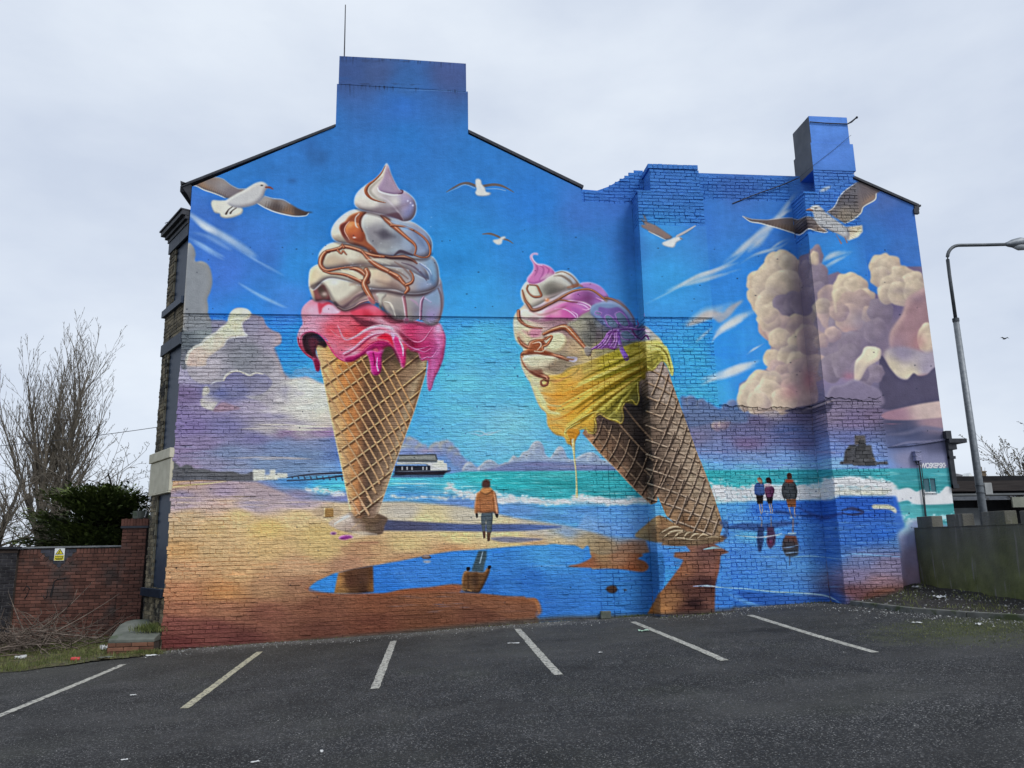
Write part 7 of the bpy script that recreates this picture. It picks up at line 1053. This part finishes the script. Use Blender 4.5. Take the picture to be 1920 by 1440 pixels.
# ---------------------------------------------------------------- grass verge on the left
def vx(x, y): e_ = .10 * math.sin(x * 3.1) + .05 * math.sin(x * 9.7); return y > -1.34 + (x + 7.0) * .38 + e_ and x < -4.88 and y < 3.1
M_turf = mat('thin_turf', (.045, .048, .022), (.10, .10, .045), scale=7, bump=1., bscale=18, bdist=.04, c3=(.06, .048, .03), s3=3.2, t3=.55)
def vz(x, y): return gz(x, y) + .012 + .035 * (h2(x, y, .6) * .5 + .5) * min(1, max(0, (y + 1.2 - (x + 7) * .3)) * 2)
patch('grass_verge', M_turf, vx, -12.5, -4.85, -3.6, 3.1, .075, vz, kind='structure')
def blades(name, n, where, zf, seed, m, h0=.03, h1=.10, wd=.006, lean=.6):
    r = random.Random(seed); b_ = MB(); k = 0
    while k < n:
        x, y = where(r); 
        if x is None: continue
        k += 1; z = zf(x, y) - .005; h = r.uniform(h0, h1); a_ = r.uniform(0, 6.28); dx, dy = math.cos(a_), math.sin(a_); l_ = r.uniform(.1, lean) * h; b2 = r.uniform(0, 6.28); ex, ey = math.cos(b2) * wd, math.sin(b2) * wd
        b_.add([(x - ex, y - ey, z), (x + ex, y + ey, z), (x + dx * l_ * .4 + ex * .6, y + dy * l_ * .4 + ey * .6, z + h * .6), (x + dx * l_, y + dy * l_, z + h)], [(0, 1, 2), (0, 2, 3)], r.random())
    return b_.build(name, m, None, fix=False, kind='stuff')
M_gr = mat('grass_blade', (.06, .08, .02), (.16, .17, .06), scale=5, bump=0, tone=.35, rough=.7)
def wl_(r):
    x, y = r.uniform(-10.5, -4.9), r.uniform(-2.3, 2.9)
    return (x, y) if vx(x, y) and (math.sin(x * 3 + 1) * math.cos(y * 2.6) + r.uniform(-1, 1)) > -.2 else (None, None)
gv = blades('verge_grass', 15000, wl_, vz, 3, M_gr)
def wr_(r):
    y = r.uniform(-5.2, -.1); x = r.uniform(8.2, 10.05)
    if x < kx(y) + .1 or (math.sin(x * 4) * math.cos(y * 3) + r.uniform(-1, 1)) < .35: return (None, None)
    return x, y
bed_z = lambda x, y: gz(x, y) + .06 + .16 * max(0, min(1, (x - 8.4) / 1.6)) * max(.2, 1 - abs(y) / 4.5) + .03 * h2(x, y)
blades('bed_weeds', 900, wr_, bed_z, 4, M_gr, .02, .09)
blades('moss_tufts', 5000, lambda r: (lambda x, y: (x, y) if ((x - 8.4) * .5) ** 2 + ((y + 4.7) * .75) ** 2 < r.random() ** 1.2 * 1.3 and x < kx(y) + .02 else (None, None))(r.uniform(6.2, 10), r.uniform(-7, -2.8)), gsurf, 5, M_gr, .008, .03, .005)
blades('corner_weeds', 900, lambda r: (-4.98 + r.gauss(-.12, .14), .12 + r.gauss(-.05, .06)), lambda x, y: .36 + (y + .3) * .36, 6, M_gr, .03, .12); blades('step_weeds', 900, lambda r: (-5.12 + r.gauss(0, .18), -.36 + r.gauss(-.03, .03)), lambda x, y: gz(x, y), 7, M_gr, .03, .12)
def foot_xy(r):
    x = r.choice((r.gauss(3.95, .2), r.gauss(5.2, .5), r.gauss(-3.2, 1.0), r.gauss(7.6, .3), r.gauss(1.6, .8))); return x, (-.54 if P1[0] - .03 < x < P1[1] + .03 else -.03) - abs(r.gauss(0, .03))
blades('wall_foot_weeds', 900, foot_xy, lambda x, y: gz(x, y), 8, M_gr, .012, .05, .006)
# ---------------------------------------------------------------- parking bay lines: worn paint on the asphalt
M_line = bpy.data.materials.new('worn_line_paint'); M_line.use_nodes = True
def line_mat(m):
    t = m.node_tree; n = t.nodes; l = t.links.new; b = n['Principled BSDF']; b.inputs['Roughness'].default_value = .8; g = n.new('ShaderNodeNewGeometry')
    a_ = n.new('ShaderNodeTexNoise'); a_.inputs['Scale'].default_value = 22; a_.inputs['Detail'].default_value = 8; a_.inputs['Roughness'].default_value = .75; l(g.outputs['Position'], a_.inputs[0]); r_ = n.new('ShaderNodeValToRGB'); r_.color_ramp.elements[0].position = .41; r_.color_ramp.elements[1].position = .52; l(a_.outputs[0], r_.inputs[0])
    c = n.new('ShaderNodeTexNoise'); c.inputs['Scale'].default_value = 2.5; l(g.outputs['Position'], c.inputs[0]); r2 = n.new('ShaderNodeValToRGB'); r2.color_ramp.elements[0].color = (.33, .325, .28, 1); r2.color_ramp.elements[1].color = (.52, .51, .45, 1); l(c.outputs[0], r2.inputs[0])
    mx_ = n.new('ShaderNodeMix'); mx_.data_type = 'RGBA'; l(r_.outputs[0], mx_.inputs[0]); mx_.inputs[6].default_value = (.07, .07, .07, 1); l(r2.outputs[0], mx_.inputs[7]); l(mx_.outputs[2], b.inputs['Base Color'])
line_mat(M_line)
M_liney = M_line.copy(); M_liney.name = 'yellowed_line_paint'
for q in M_liney.node_tree.nodes:
    if q.type == 'VALTORGB' and q.color_ramp.elements[0].color[0] > .3: q.color_ramp.elements[0].color = (.34, .32, .22, 1); q.color_ramp.elements[1].color = (.50, .47, .33, 1)
LN = [((-5.10, -5.9), (-5.06, -1.34), 'leftmost'), ((-2.87, -5.44), (-2.88, -1.23), 'second'), ((-.66, -5.32), (-.63, -.95), 'third'), ((1.63, -5.26), (1.61, -.76), 'fourth'), ((3.79, -5.35), (3.78, -.78), 'fifth'), ((5.74, -5.54), (5.88, -1.2), 'rightmost')]
where = ['leftmost worn white bay line, running off the picture past the grass verge', 'yellowish worn bay line starting before the bare left end of the painted wall', 'short worn white bay line pointing at the foot of the upright cone', 'worn white bay line pointing at the puddle left of the leaning cone', 'long worn bay line that ends beneath the leaning cone', 'rightmost worn bay line beneath the three painted bathers']
for i, (a_, c_, _) in enumerate(LN):
    r = random.Random(i + 40); n_ = 48; b_ = MB(); vv = []
    for k in range(n_ + 1):
        t = k / n_; x = a_[0] + (c_[0] - a_[0]) * t; y = a_[1] + (c_[1] - a_[1]) * t; w2 = .056
        for s_ in (-1, 1): xx = x + s_ * (w2 + r.uniform(-.006, .006)); vv.append((xx, y, gsurf(xx, y) + .006))
    b_.v = vv; b_.f = [(2 * k, 2 * k + 1, 2 * k + 3, 2 * k + 2) for k in range(n_)]; b_.tone = [.5] * n_
    b_.build('bay_line', M_liney if i == 1 else M_line, None, fix=False, label=where[i], category='line marking', group='parking bay lines')
# ---------------------------------------------------------------- street lamp behind the castellated wall
SL = thing('street_lamp', 'tall grey street lamp with curved arm standing behind the castellated wall', 'street lamp', (13.95, 3.0, .5))
M_gal = mat('galvanised_steel', (.16, .18, .20), (.25, .27, .29), metal=.5, rough=.55, bump=.05, scale=12); M_drk = mat('dark_bare_steel', (.07, .08, .09), (.11, .12, .13), metal=.4, rough=.5, bump=.05)
b_ = MB(); b_.tube([(0, 0, -.3), (0, 0, 2.9), (-.01, 0, 7.05)], [.108, .092, .074], 16); lo_ = b_.build('lower_pole', M_gal, SL, smooth=True); b_ = MB(); b_.tube([(-.01, 0, 7.0), (-.01, 0, 7.09)], .086, 16); b_.build('collar', M_drk, lo_)
arc = [(-.01, 0, 7.05), (-.01, 0, 8.3), (0, 0, 8.75)] + [(.42 - .42 * math.cos(t), 0, 8.75 + .42 * math.sin(t)) for t in [math.pi / 2 * k / 8 for k in range(1, 9)]] + [(1.2, 0, 9.20), (1.85, 0, 9.23)]
b_ = MB(); b_.tube(arc, [.045] * len(arc), 12); b_.build('arm', M_drk, SL, smooth=True)
b_ = MB(); b_.tube([(1.75, 0, 9.23), (1.85, 0, 9.235), (2.0, 0, 9.26), (2.2, 0, 9.29), (2.42, 0, 9.28), (2.58, 0, 9.24)], [.04, .075, .12, .145, .12, .04], 12); hd = b_.build('lamp_head', M_gal, SL, smooth=True); b_ = MB(); b_.tube([(2.0, 0, 9.20), (2.15, 0, 9.175), (2.35, 0, 9.18), (2.48, 0, 9.21)], [.07, .11, .10, .04], 10); b_.build('lamp_glass', mat('lamp_lens', (.35, .37, .38), rough=.2, bump=0), hd, smooth=True)
b_ = MB(); b_.box(.10, .30, -.06, .05, 2.42, 2.72); bevel(b_.build('control_box', mat('pale_grey_box', (.30, .31, .31), bump=0), SL), .01, 2)
b_ = MB(); b_.tube([(0, 0, 2.46), (0, 0, 2.48)], .112, 16); b_.tube([(0, 0, 2.64), (0, 0, 2.66)], .112, 16); b_.build('strap', M_drk, SL)
# ---------------------------------------------------------------- low flat-roofed building behind
M_fasc = mat('brown_fascia', (.022, .018, .018), (.045, .038, .036), scale=3, stretch=(.4, 1, 6)); M_white = mat('faded_white_panel', (.11, .12, .125), (.16, .17, .175), scale=2); M_dk = mat('blackish_wall', (.006, .006, .008), (.014, .014, .016))  # near-black colour shared by the low building's wall, roof and soffit
LB = thing('low_building', 'long low flat-roofed building with dark brown fascia beyond the castellated wall', 'building', (24, 12, .5))
def lb(x): return x - 24
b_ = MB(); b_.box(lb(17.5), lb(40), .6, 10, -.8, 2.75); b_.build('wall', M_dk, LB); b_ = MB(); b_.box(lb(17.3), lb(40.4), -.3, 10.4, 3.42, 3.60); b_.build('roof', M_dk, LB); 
b_ = MB(); b_.box(lb(17.3), lb(40.4), -.32, -.1, 3.04, 3.42); fa = b_.build('fascia', M_fasc, LB); b_ = MB(); b_.box(lb(17.3), lb(40.4), -.34, -.02, 2.88, 2.95); b_.build('soffit_band', M_white, LB); b_ = MB(); b_.box(lb(17.3), lb(40.4), -.1, .6, 2.96, 3.04); b_.build('soffit', M_dk, LB)
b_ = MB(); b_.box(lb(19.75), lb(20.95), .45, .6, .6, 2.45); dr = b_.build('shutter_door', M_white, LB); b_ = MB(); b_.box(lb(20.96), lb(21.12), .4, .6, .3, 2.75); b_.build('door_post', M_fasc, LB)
b_ = MB(); b_.box(lb(21.7), lb(24.4), -.37, -.30, 2.42, 2.80); b_.build('sign_board', mat('blank_sign_board', (.20, .21, .17), (.26, .27, .22)), LB)
M_tile = mat('far_roof_tiles', (.06, .06, .066), (.10, .10, .105), scale=2)
for (x0, x1, y, z0, z1, lab) in ((42.8, 46.4, 45, 6.4, 7.35, 'grey hipped house roof seen beside the lamp pole with a small white gable'), (47.2, 52.5, 48, 6.0, 6.75, 'far house with brown roof and two small chimneys right of the lamp pole')):
    H = thing('far_house', lab, 'house', ((x0 + x1) / 2, y, .5), group='houses beyond the low building'); hw = (x1 - x0) / 2
    b_ = MB(); b_.box(-hw, hw, 0, 7, 0, z0 - .5); b_.build('wall', M_grey, H); b_ = MB(); zz0, zz1 = z0 - .5, z1 - .5; b_.add([(-hw - .2, -.2, zz0), (hw + .2, -.2, zz0), (hw + .2, 7.2, zz0), (-hw - .2, 7.2, zz0), (-hw + 1.1, 3.5, zz1), (hw - .3, 3.5, zz1)], [(0, 1, 5, 4), (1, 2, 5), (2, 3, 4, 5), (3, 0, 4), (3, 2, 1, 0)]); rf_ = b_.build('roof', M_tile, H)
    if hw < 2: b_ = MB(); b_.prism([(-.25, z0 - .45), (.45, z0 - .45), (.1, z0 + .15)], -.35, .5); b_.build('gable', M_w, H)
    else:
        for cx, cz in ((-.6, z1 + .3), (.9, z1 + 1.0)): b_ = MB(); b_.box(cx - .22, cx + .22, 3, 3.6, z0 - .5, cz - .5); b_.box(cx - .28, cx + .28, 2.95, 3.65, cz - .62, cz - .52); b_.tube([(cx, 3.3, cz - .5), (cx, 3.3, cz - .1)], .1, 8); b_.build('chimney', mat('chimney_brick', (.12, .09, .06), bump=0), rf_)
# ---------------------------------------------------------------- trees
def branching(seed, base, h, r0, lean, n_main, spread, depth=4, up=.6, thin=.012, seglen=.5, start=.25, density=1., dirbias=None, wig=.10):
    r = random.Random(seed); tr = MB(); br = MB()
    def grow(p, d, L_, rad, lev):
        n = max(2, int(L_ / seglen)); pts = [p]; rads = [rad]; kids = []
        for i in range(n):
            d = (d + Vector((r.gauss(0, wig), r.gauss(0, wig), r.gauss(0, wig) + up * .10))).normalized(); p = p + d * (L_ / n); pts.append(p); t = (i + 1) / n; rads.append(max(thin * .55, rad * (1 - t * .82)))
            if lev < depth and t > .12:
                k = density * (1.1 if lev < depth - 1 else 1.9)
                while k > 0:
                    if r.random() < k:
                        a_ = r.uniform(0, 6.28); s_ = d.orthogonal().normalized(); s_.rotate(Matrix.Rotation(a_, 3, d)); nd = (d * (1 - spread) + s_ * spread + Vector((0, 0, up * .35))).normalized(); kids.append((p, nd, L_ * r.uniform(.32, .55) * (1 - t * .45), max(thin, rads[-1] * .6), lev + 1))
                    k -= 1
        (tr if lev == 0 else br).tube(pts, rads, 8 if lev == 0 else (4 if lev == 1 else 3), r.random(), cap=False)
        for k_ in kids: grow(*k_)
    base = Vector(base)
    grow(base, Vector((lean, 0, 1)).normalized(), h, r0, 0)
    for i in range(n_main):
        t = start * (.3 + .9 * i / max(1, n_main)); p = base + Vector((lean, 0, 1)).normalized() * h * t * .6; a_ = i * 2.4 + r.uniform(-.5, .5); nd = Vector((math.cos(a_) * spread * .8, math.sin(a_) * spread * .8, 1)).normalized(); grow(p, nd, h * r.uniform(.5, .8) * (1 - t * .4), r0 * .5, 1)
    return tr, br
M_bark = mat('grey_bark', (.040, .036, .030), (.075, .068, .056), scale=8, bump=.5); M_twig = mat('winter_twigs', (.085, .072, .058), (.15, .13, .10), scale=1.5, bump=0)
T = thing('bare_poplar', 'tall bare winter poplar rising above the yard wall on the left', 'tree', (-17.4, 22, .2)); tr, br = branching(8, (0, 0, 0), 10.9, .17, -.015, 14, .35, depth=4, up=.60, seglen=.38, density=1.02, thin=.010, start=.66, wig=.07); tr.build('trunk', M_bark, T, smooth=True, fix=False); br.build('crown', M_twig, T, fix=False)
for k, (x, y, h, sd_, lab, lean) in enumerate(((-15.4, 14, 5.4, 21, 'bushy bare tree at the left picture edge behind the black wall', -.12), (-13.9, 15, 5.3, 22, 'bare spreading tree just left of the dark conifer', .12), (-11.9, 16, 5.7, 23, 'bare tree between the dark conifer and the building corner', .05), (-10.9, 18, 5.6, 25, 'thin bare tree hard against the building corner', -.05))):
    T = thing('bare_tree', lab, 'tree', (x, y, .2), group='bare trees behind the yard wall'); tr, br = branching(sd_, (0, 0, 0), h, .12, lean, 13, .62, depth=4, up=.38, seglen=.32, density=.95, thin=.010, start=.45, wig=.13); tr.build('trunk', M_bark, T, smooth=True, fix=False); br.build('crown', M_twig, T, fix=False)
T = thing('budding_tree', 'slim budding tree at the right picture edge above the low building', 'tree', (31.0, 22, .5)); tr, br = branching(31, (0, 0, 0), 7.2, .10, -.02, 12, .5, depth=4, up=.55, seglen=.4, density=.9, thin=.013, start=.6); tr.build('trunk', M_bark, T, smooth=True, fix=False); cr_ = br.build('crown', M_twig, T, fix=False)
r = random.Random(9); lf = MB(); vsrc = [v.co for v in cr_.data.vertices]
for i in range(1500):
    p = r.choice(vsrc); s_ = r.uniform(.03, .06); a_ = Vector((r.gauss(0, 1), r.gauss(0, 1), r.gauss(0, 1))).normalized() * s_; b2 = a_.orthogonal().normalized() * s_; lf.add([p + a_, p + b2, p - a_, p - b2], [(0, 1, 2, 3)], r.random())
lf.build('buds', mat('spring_buds', (.06, .055, .03), (.10, .09, .05), bump=0, tone=.3), T, fix=False, kind='stuff')
# dark conifer behind the wall: flat layered sprays of foliage
CN = thing('dark_conifer', 'broad dark green conifer behind the yard wall beside the brick pier', 'conifer', (-9.05, 6.9, .2)); CN.scale = (1.12, 1.0, 1.05); r = random.Random(12); tk = MB(); tk.tube([(0, 0, -.2), (.05, 0, 1.3), (.15, .1, 2.2), (.1, .1, 3.0)], [.16, .14, .09, .03], 8); fo_ = MB()
for i in range(64):
    a_ = r.uniform(0, 6.28); zz = r.uniform(1.5, 3.1); sp = (1.55 * (1 - ((zz - 2.1) / 1.35) ** 2 * .75)) * r.uniform(.55, 1.05); ex, ey = math.cos(a_) * sp, math.sin(a_) * sp * .8; p0 = Vector((.1, .05, zz - .4)); p1 = Vector((ex + .05, ey, zz + r.uniform(-.05, .35) - .1 * sp)); tk.tube([p0, (p0 + p1) / 2 + Vector((0, 0, .05)), p1], [.03, .018, .006], 4)
    for j in range(420):
        t = r.uniform(.25, 1.08); p = p0 + (p1 - p0) * t + Vector((r.gauss(0, .20), r.gauss(0, .20), r.gauss(0, .055) + .02)); s_ = r.uniform(.025, .06); d = (p1 - p0).normalized() * s_ * 1.5 + Vector((r.gauss(0, .02), r.gauss(0, .02), r.gauss(0, .012))); w3 = Vector((-d.y, d.x, r.gauss(0, .015))) * .5; fo_.add([p - d, p + w3, p + d, p - w3], [(0, 1, 2, 3)], r.random())
tk.build('trunk', M_bark, CN, fix=False); M_con = mat('conifer_foliage', (.018, .036, .010), (.12, .155, .035), scale=2.2, bump=0, tone=.4, rough=.75); fo_.build('crown', M_con, CN, fix=False)
# ---------------------------------------------------------------- brushwood heap in the corner
M_brush = mat('dead_branches', (.07, .052, .042), (.17, .135, .11), scale=6, bump=.2, tone=.3)
r = random.Random(77); bp_ = MB()
for i in range(300):
    cx, cy = -7.9 + r.gauss(0, .72), 1.3 + r.gauss(0, .55); cx = max(-9.4, min(-6.6, cx)); hh = max(.03, .42 - abs(cx + 7.75) * .25) * r.random(); a_ = r.uniform(0, 6.28); L_ = r.uniform(.3, 1.1); el = r.uniform(-.15, .55); d = Vector((math.cos(a_) * math.cos(el), math.sin(a_) * .7 * math.cos(el), math.sin(el))); p = Vector((cx, cy, gz(cx, cy) + .03 + hh)); pts = [p]
    for k in range(5): d = (d + Vector((r.gauss(0, .16), r.gauss(0, .16), r.gauss(0, .12)))).normalized(); p = p + d * L_ / 5; p.z = max(p.z, gz(p.x, p.y) + .02); p.y = min(p.y, 2.85); pts.append(p)
    rd = r.uniform(.005, .014); bp_.tube(pts, [rd * (1 - .12 * k) for k in range(6)], 4, r.random(), cap=False)
    if r.random() < .6: q = pts[3]; d2 = (d + Vector((r.gauss(0, .6), r.gauss(0, .6), r.gauss(.1, .4)))).normalized(); bp_.tube([q, q + d2 * .12, q + d2 * .25 + Vector((0, 0, .02))], [rd * .6, rd * .45, rd * .3], 3, r.random(), cap=False)
obj_b = bp_.build('brushwood_heap', M_brush, None, fix=False, kind='stuff')
for k, (p, q, bnd, lab) in enumerate((((-8.7, 2.1, 1.15), (-7.9, 1.2, .45), .03, 'straight dead branch leaning against the left of the brick wall'), ((-6.45, 2.0, 1.05), (-7.45, 1.0, .3), .10, 'long curved dead branch reaching right above the heap'), ((-7.15, 2.4, 1.30), (-7.55, 1.1, .45), .12, 'bent forked branch standing tallest in the brush heap'), ((-6.3, .9, .30), (-7.6, 1.0, .45), .05, 'pale branch lying low across the right of the heap'), ((-8.1, .2, .85), (-7.85, .3, .2), -.08, 'crooked grey branch upright at the front of the heap'))):
    p, q = Vector(p), Vector(q); m_ = (p + q) / 2 + Vector((0, 0, -bnd)); b_ = MB(); pts = [q * (1 - t) ** 2 + m_ * 2 * t * (1 - t) + p * t * t for t in [i / 8 for i in range(9)]]; b_.tube([v - q for v in pts], [.016 * (1 - .09 * i) for i in range(9)], 6); 
    if k in (2, 4): b_.tube([pts[4] - q, pts[4] - q + Vector((.12, 0, .18)), pts[4] - q + Vector((.15, .02, .36))], [.011, .008, .004], 5)
    o = b_.build('branch', M_brush, None, smooth=True, fix=False, label=lab, category='branch', group='long loose branches of the brush heap'); o.location = q
# long straw and twigs strewn over the verge
b_ = MB(); r = random.Random(90)
for i in range(420):
    x, y = r.uniform(-9.2, -5.0), r.uniform(-1.7, 1.2)
    if not vx(x, y): continue
    a_ = r.gauss(.1, .5); L_ = r.uniform(.08, .5); z = vz(x, y); b_.tube([(x, y, z + .01), (x + math.cos(a_) * L_ * .5, y + math.sin(a_) * L_ * .5, z + .03), (x + math.cos(a_) * L_, y + math.sin(a_) * L_, z + .012)], [.003, .003, .002], 3, r.random(), cap=False)
b_.build('fallen_twigs', mat('straw_twigs', (.10, .08, .045), (.20, .16, .09), bump=0, tone=.4), None, fix=False, kind='stuff')
# ---------------------------------------------------------------- litter
M_lit = mat('white_litter', (.45, .46, .46), (.62, .63, .62), bump=.2, bscale=30); M_rc = mat('red_can', (.42, .03, .03), (.5, .05, .05), rough=.35, bump=0)
CAN = thing('crushed_can', 'crushed red drink can lying on the verge in front of the brush heap', 'can', (-6.12, -.62, gz(-6.12, -.62) + .045), rz=.3); b_ = MB(); b_.tube([(-.075, 0, 0), (-.06, 0, .0), (-.01, .0, .006), (.03, 0, -.004), (.07, 0, .0)], [.030, .037, .032, .037, .036], 12); b_.build('can_body', M_rc, CAN, smooth=True); b_ = MB(); b_.tube([(.069, 0, 0), (.076, 0, 0)], [.035, .030], 12); b_.build('can_end', M_gal, CAN)
def scrap(name, lab, x, y, z, sx, sy, sz, m, seed, rz=0, cat='litter'):
    r = random.Random(seed); bm = bmesh.new(); bmesh.ops.create_grid(bm, x_segments=6, y_segments=5, size=.5)
    for v in bm.verts: e_ = 1 - .25 * r.random() * (abs(v.co.x) + abs(v.co.y)); v.co = Vector((v.co.x * sx * e_, v.co.y * sy * e_, r.uniform(0, 1) * sz))
    g = bmesh.ops.extrude_face_region(bm, geom=bm.faces[:]); bmesh.ops.translate(bm, vec=(0, 0, .003), verts=[v for v in g['geom'] if isinstance(v, bmesh.types.BMVert)]); bmesh.ops.recalc_face_normals(bm, faces=bm.faces)
    me = bpy.data.meshes.new(name); bm.to_mesh(me); bm.free(); me.materials.append(m); o = obj(name, me, None, label=lab, category=cat); o.location = (x, y, z); o.rotation_euler = (0, 0, rz); return o
for k, (n_, lab, x, y, sx, sy, sz, m, rz) in enumerate([
    ('paper_scrap', 'pale crumpled scrap at the foot of the step block beside the red wall base', -4.86, -.62, .20, .06, .03, M_lit, .1), ('broken_slab', 'grey broken slab leaning in the verge right of the red can', -5.62, -.62, .26, .12, .02, M_conc, .4),
    ('plastic_bag', 'white crumpled bag by the left side of the step block', -6.0, .35, .22, .14, .10, M_lit, .5), ('paper_scrap', 'long white scrap under the brush heap on the verge', -7.35, .05, .20, .06, .06, M_lit, .5), ('paper_scrap', 'white scrap at the left picture edge under the brush heap', -8.6, -.1, .18, .09, .06, M_lit, 1.),
    ('plastic_pipe', 'short flat white strip beside the fourth bay line', 1.36, -2.42, .20, .05, .01, M_lit, .05), ('squashed_bottle', 'pale green squashed bottle near the head of the fifth bay line', 3.60, -2.2, .19, .09, .03, mat('green_plastic', (.35, .55, .42), (.45, .62, .5), rough=.3, bump=0), .1), ('paper_scrap', 'white paper on the dark soil bed near the mossy wall', 9.35, -1.65, .20, .14, .05, M_lit, .2),
    ('paper_scrap', 'white scrap on the soil where the wall meets the painted corner', 9.75, -.35, .20, .10, .04, M_lit, .2), ('pale_stone', 'round pale stone in the soil at the base of the painted wall', 9.25, -.28, .09, .08, .05, M_lit, .2),
    ('paper_scrap', 'two-part white scrap lying in the first bay near the yellowish line', -3.85, -4.3, .08, .045, .012, M_lit, .4), ('paper_scrap', 'flat grey-white flake in the near foreground left of centre', -1.5, -8.05, .08, .035, .008, M_lit, .6), ('paper_scrap', 'flat pale flake in the near foreground at lower left', -2.75, -7.6, .06, .03, .006, M_lit, .2), ('white_pebble', 'bright white pebble in the foreground asphalt below the upright cone', -.95, -7.95, .03, .027, .02, M_lit, 0),
    ('cigarette_packet', 'small white packet on asphalt right of the fourth bay line', 2.45, -4.0, .07, .05, .02, M_lit, .9), ('paper_scrap', 'white scrap on the moss beside the kerb', 8.2, -4.2, .12, .08, .03, M_lit, .4), ('paper_scrap', 'thin white strip lying on the moss in front of the kerb', 7.6, -3.6, .16, .04, .02, M_lit, -.3)]):
    zz = bed_z(x, y) if x > kx(y) + .1 and y < 0 else (vz(x, y) + .01 if vx(x, y) else gsurf(x, y)); scrap(n_, lab, x, y, zz + .004, sx, sy, sz, m, k, rz)
# loose grit and chips
r = random.Random(44); b_ = MB(); b2_ = MB()
def chip(mb, x, y, z, s_):
    v = [(x + r.uniform(-s_, s_), y + r.uniform(-s_, s_), z) for _ in range(3)] + [(x + r.uniform(-s_, s_) * .5, y + r.uniform(-s_, s_) * .5, z + s_ * r.uniform(.5, 1.1))]; mb.add(v, [(0, 1, 3), (1, 2, 3), (2, 0, 3)], r.random())
for i in range(2600): x = r.uniform(-5, 8.2); y = (0 if not (4.3 < x < 5.9) else -.5) - abs(r.gauss(0, .35)) - .02; chip(b_, x, y, gsurf(x, y), r.uniform(.006, .018))
for i in range(5200): x, y = r.uniform(-7.5, 9), r.uniform(-11, -.5); chip(b_, x, y, gsurf(x, y), r.uniform(.003, .009))
for i in range(700): y = r.uniform(-6, -1); x = min(kx(y), 9.5) - abs(r.gauss(0, .5)); chip(b_, x, y, gsurf(x, y), r.uniform(.008, .025))
for i in range(500): y = r.uniform(-4.8, -.1); x = r.uniform(kx(y) + .15 if kx(y) < 9.7 else 9.8, 10.0); chip(b_, x, y, bed_z(x, y), r.uniform(.008, .03))
b_.build('loose_grit', mat('pale_grit', (.16, .16, .155), (.40, .40, .385), scale=30, bump=0, tone=.4), None, kind='stuff')
# half brick at the wall foot
q = MB(); q.box(-.10, .10, -.06, .05, 0, .14); hb = q.build('loose_block', M_conc, None, label='grey stone block lying at the wall foot left of the leaning cone', category='block'); hb.location = (3.42, -.08, gz(3.42, 0)); bevel(hb, .012, 2)
# overhead cable and the gull
q = MB(); pts = [(-22 + i * 1.0, 14, 4.9 + (i * 1.0) * .12 + ((i - 9) ** 2) * .006) for i in range(16)]; q.tube(pts, [.011] * len(pts), 4, cap=False); q.build('overhead_cable', M_lead, None, label='thin dark cable crossing the sky behind the bare trees', category='cable')
G_ = thing('gull', 'tiny dark bird flying in the sky right of the street lamp', 'bird', (29.3, 20, 11.77)); q = MB(); q.tube([(-.02, -.25, -.03), (0, -.1, 0), (0, .1, 0), (0, .28, .02)], [.02, .07, .06, .01], 8); q.build('body', M_drk, G_, smooth=True)
G_.scale = (.55, .55, .55)
for s_ in (-1, 1): q = MB(); q.add([(0, -.08, .02), (s_ * .25, -.02, .16), (s_ * .5, .05, .05), (s_ * .25, .12, .14), (0, .12, .02), (0, -.08, .0), (s_ * .25, -.02, .14), (s_ * .5, .05, .04), (s_ * .25, .12, .12), (0, .12, .0)], [(0, 1, 3, 4), (1, 2, 3), (5, 9, 8, 6), (6, 8, 7), (0, 5, 6, 1), (1, 6, 7, 2), (2, 7, 8, 3), (3, 8, 9, 4)]); q.build('wing', M_drk, G_)
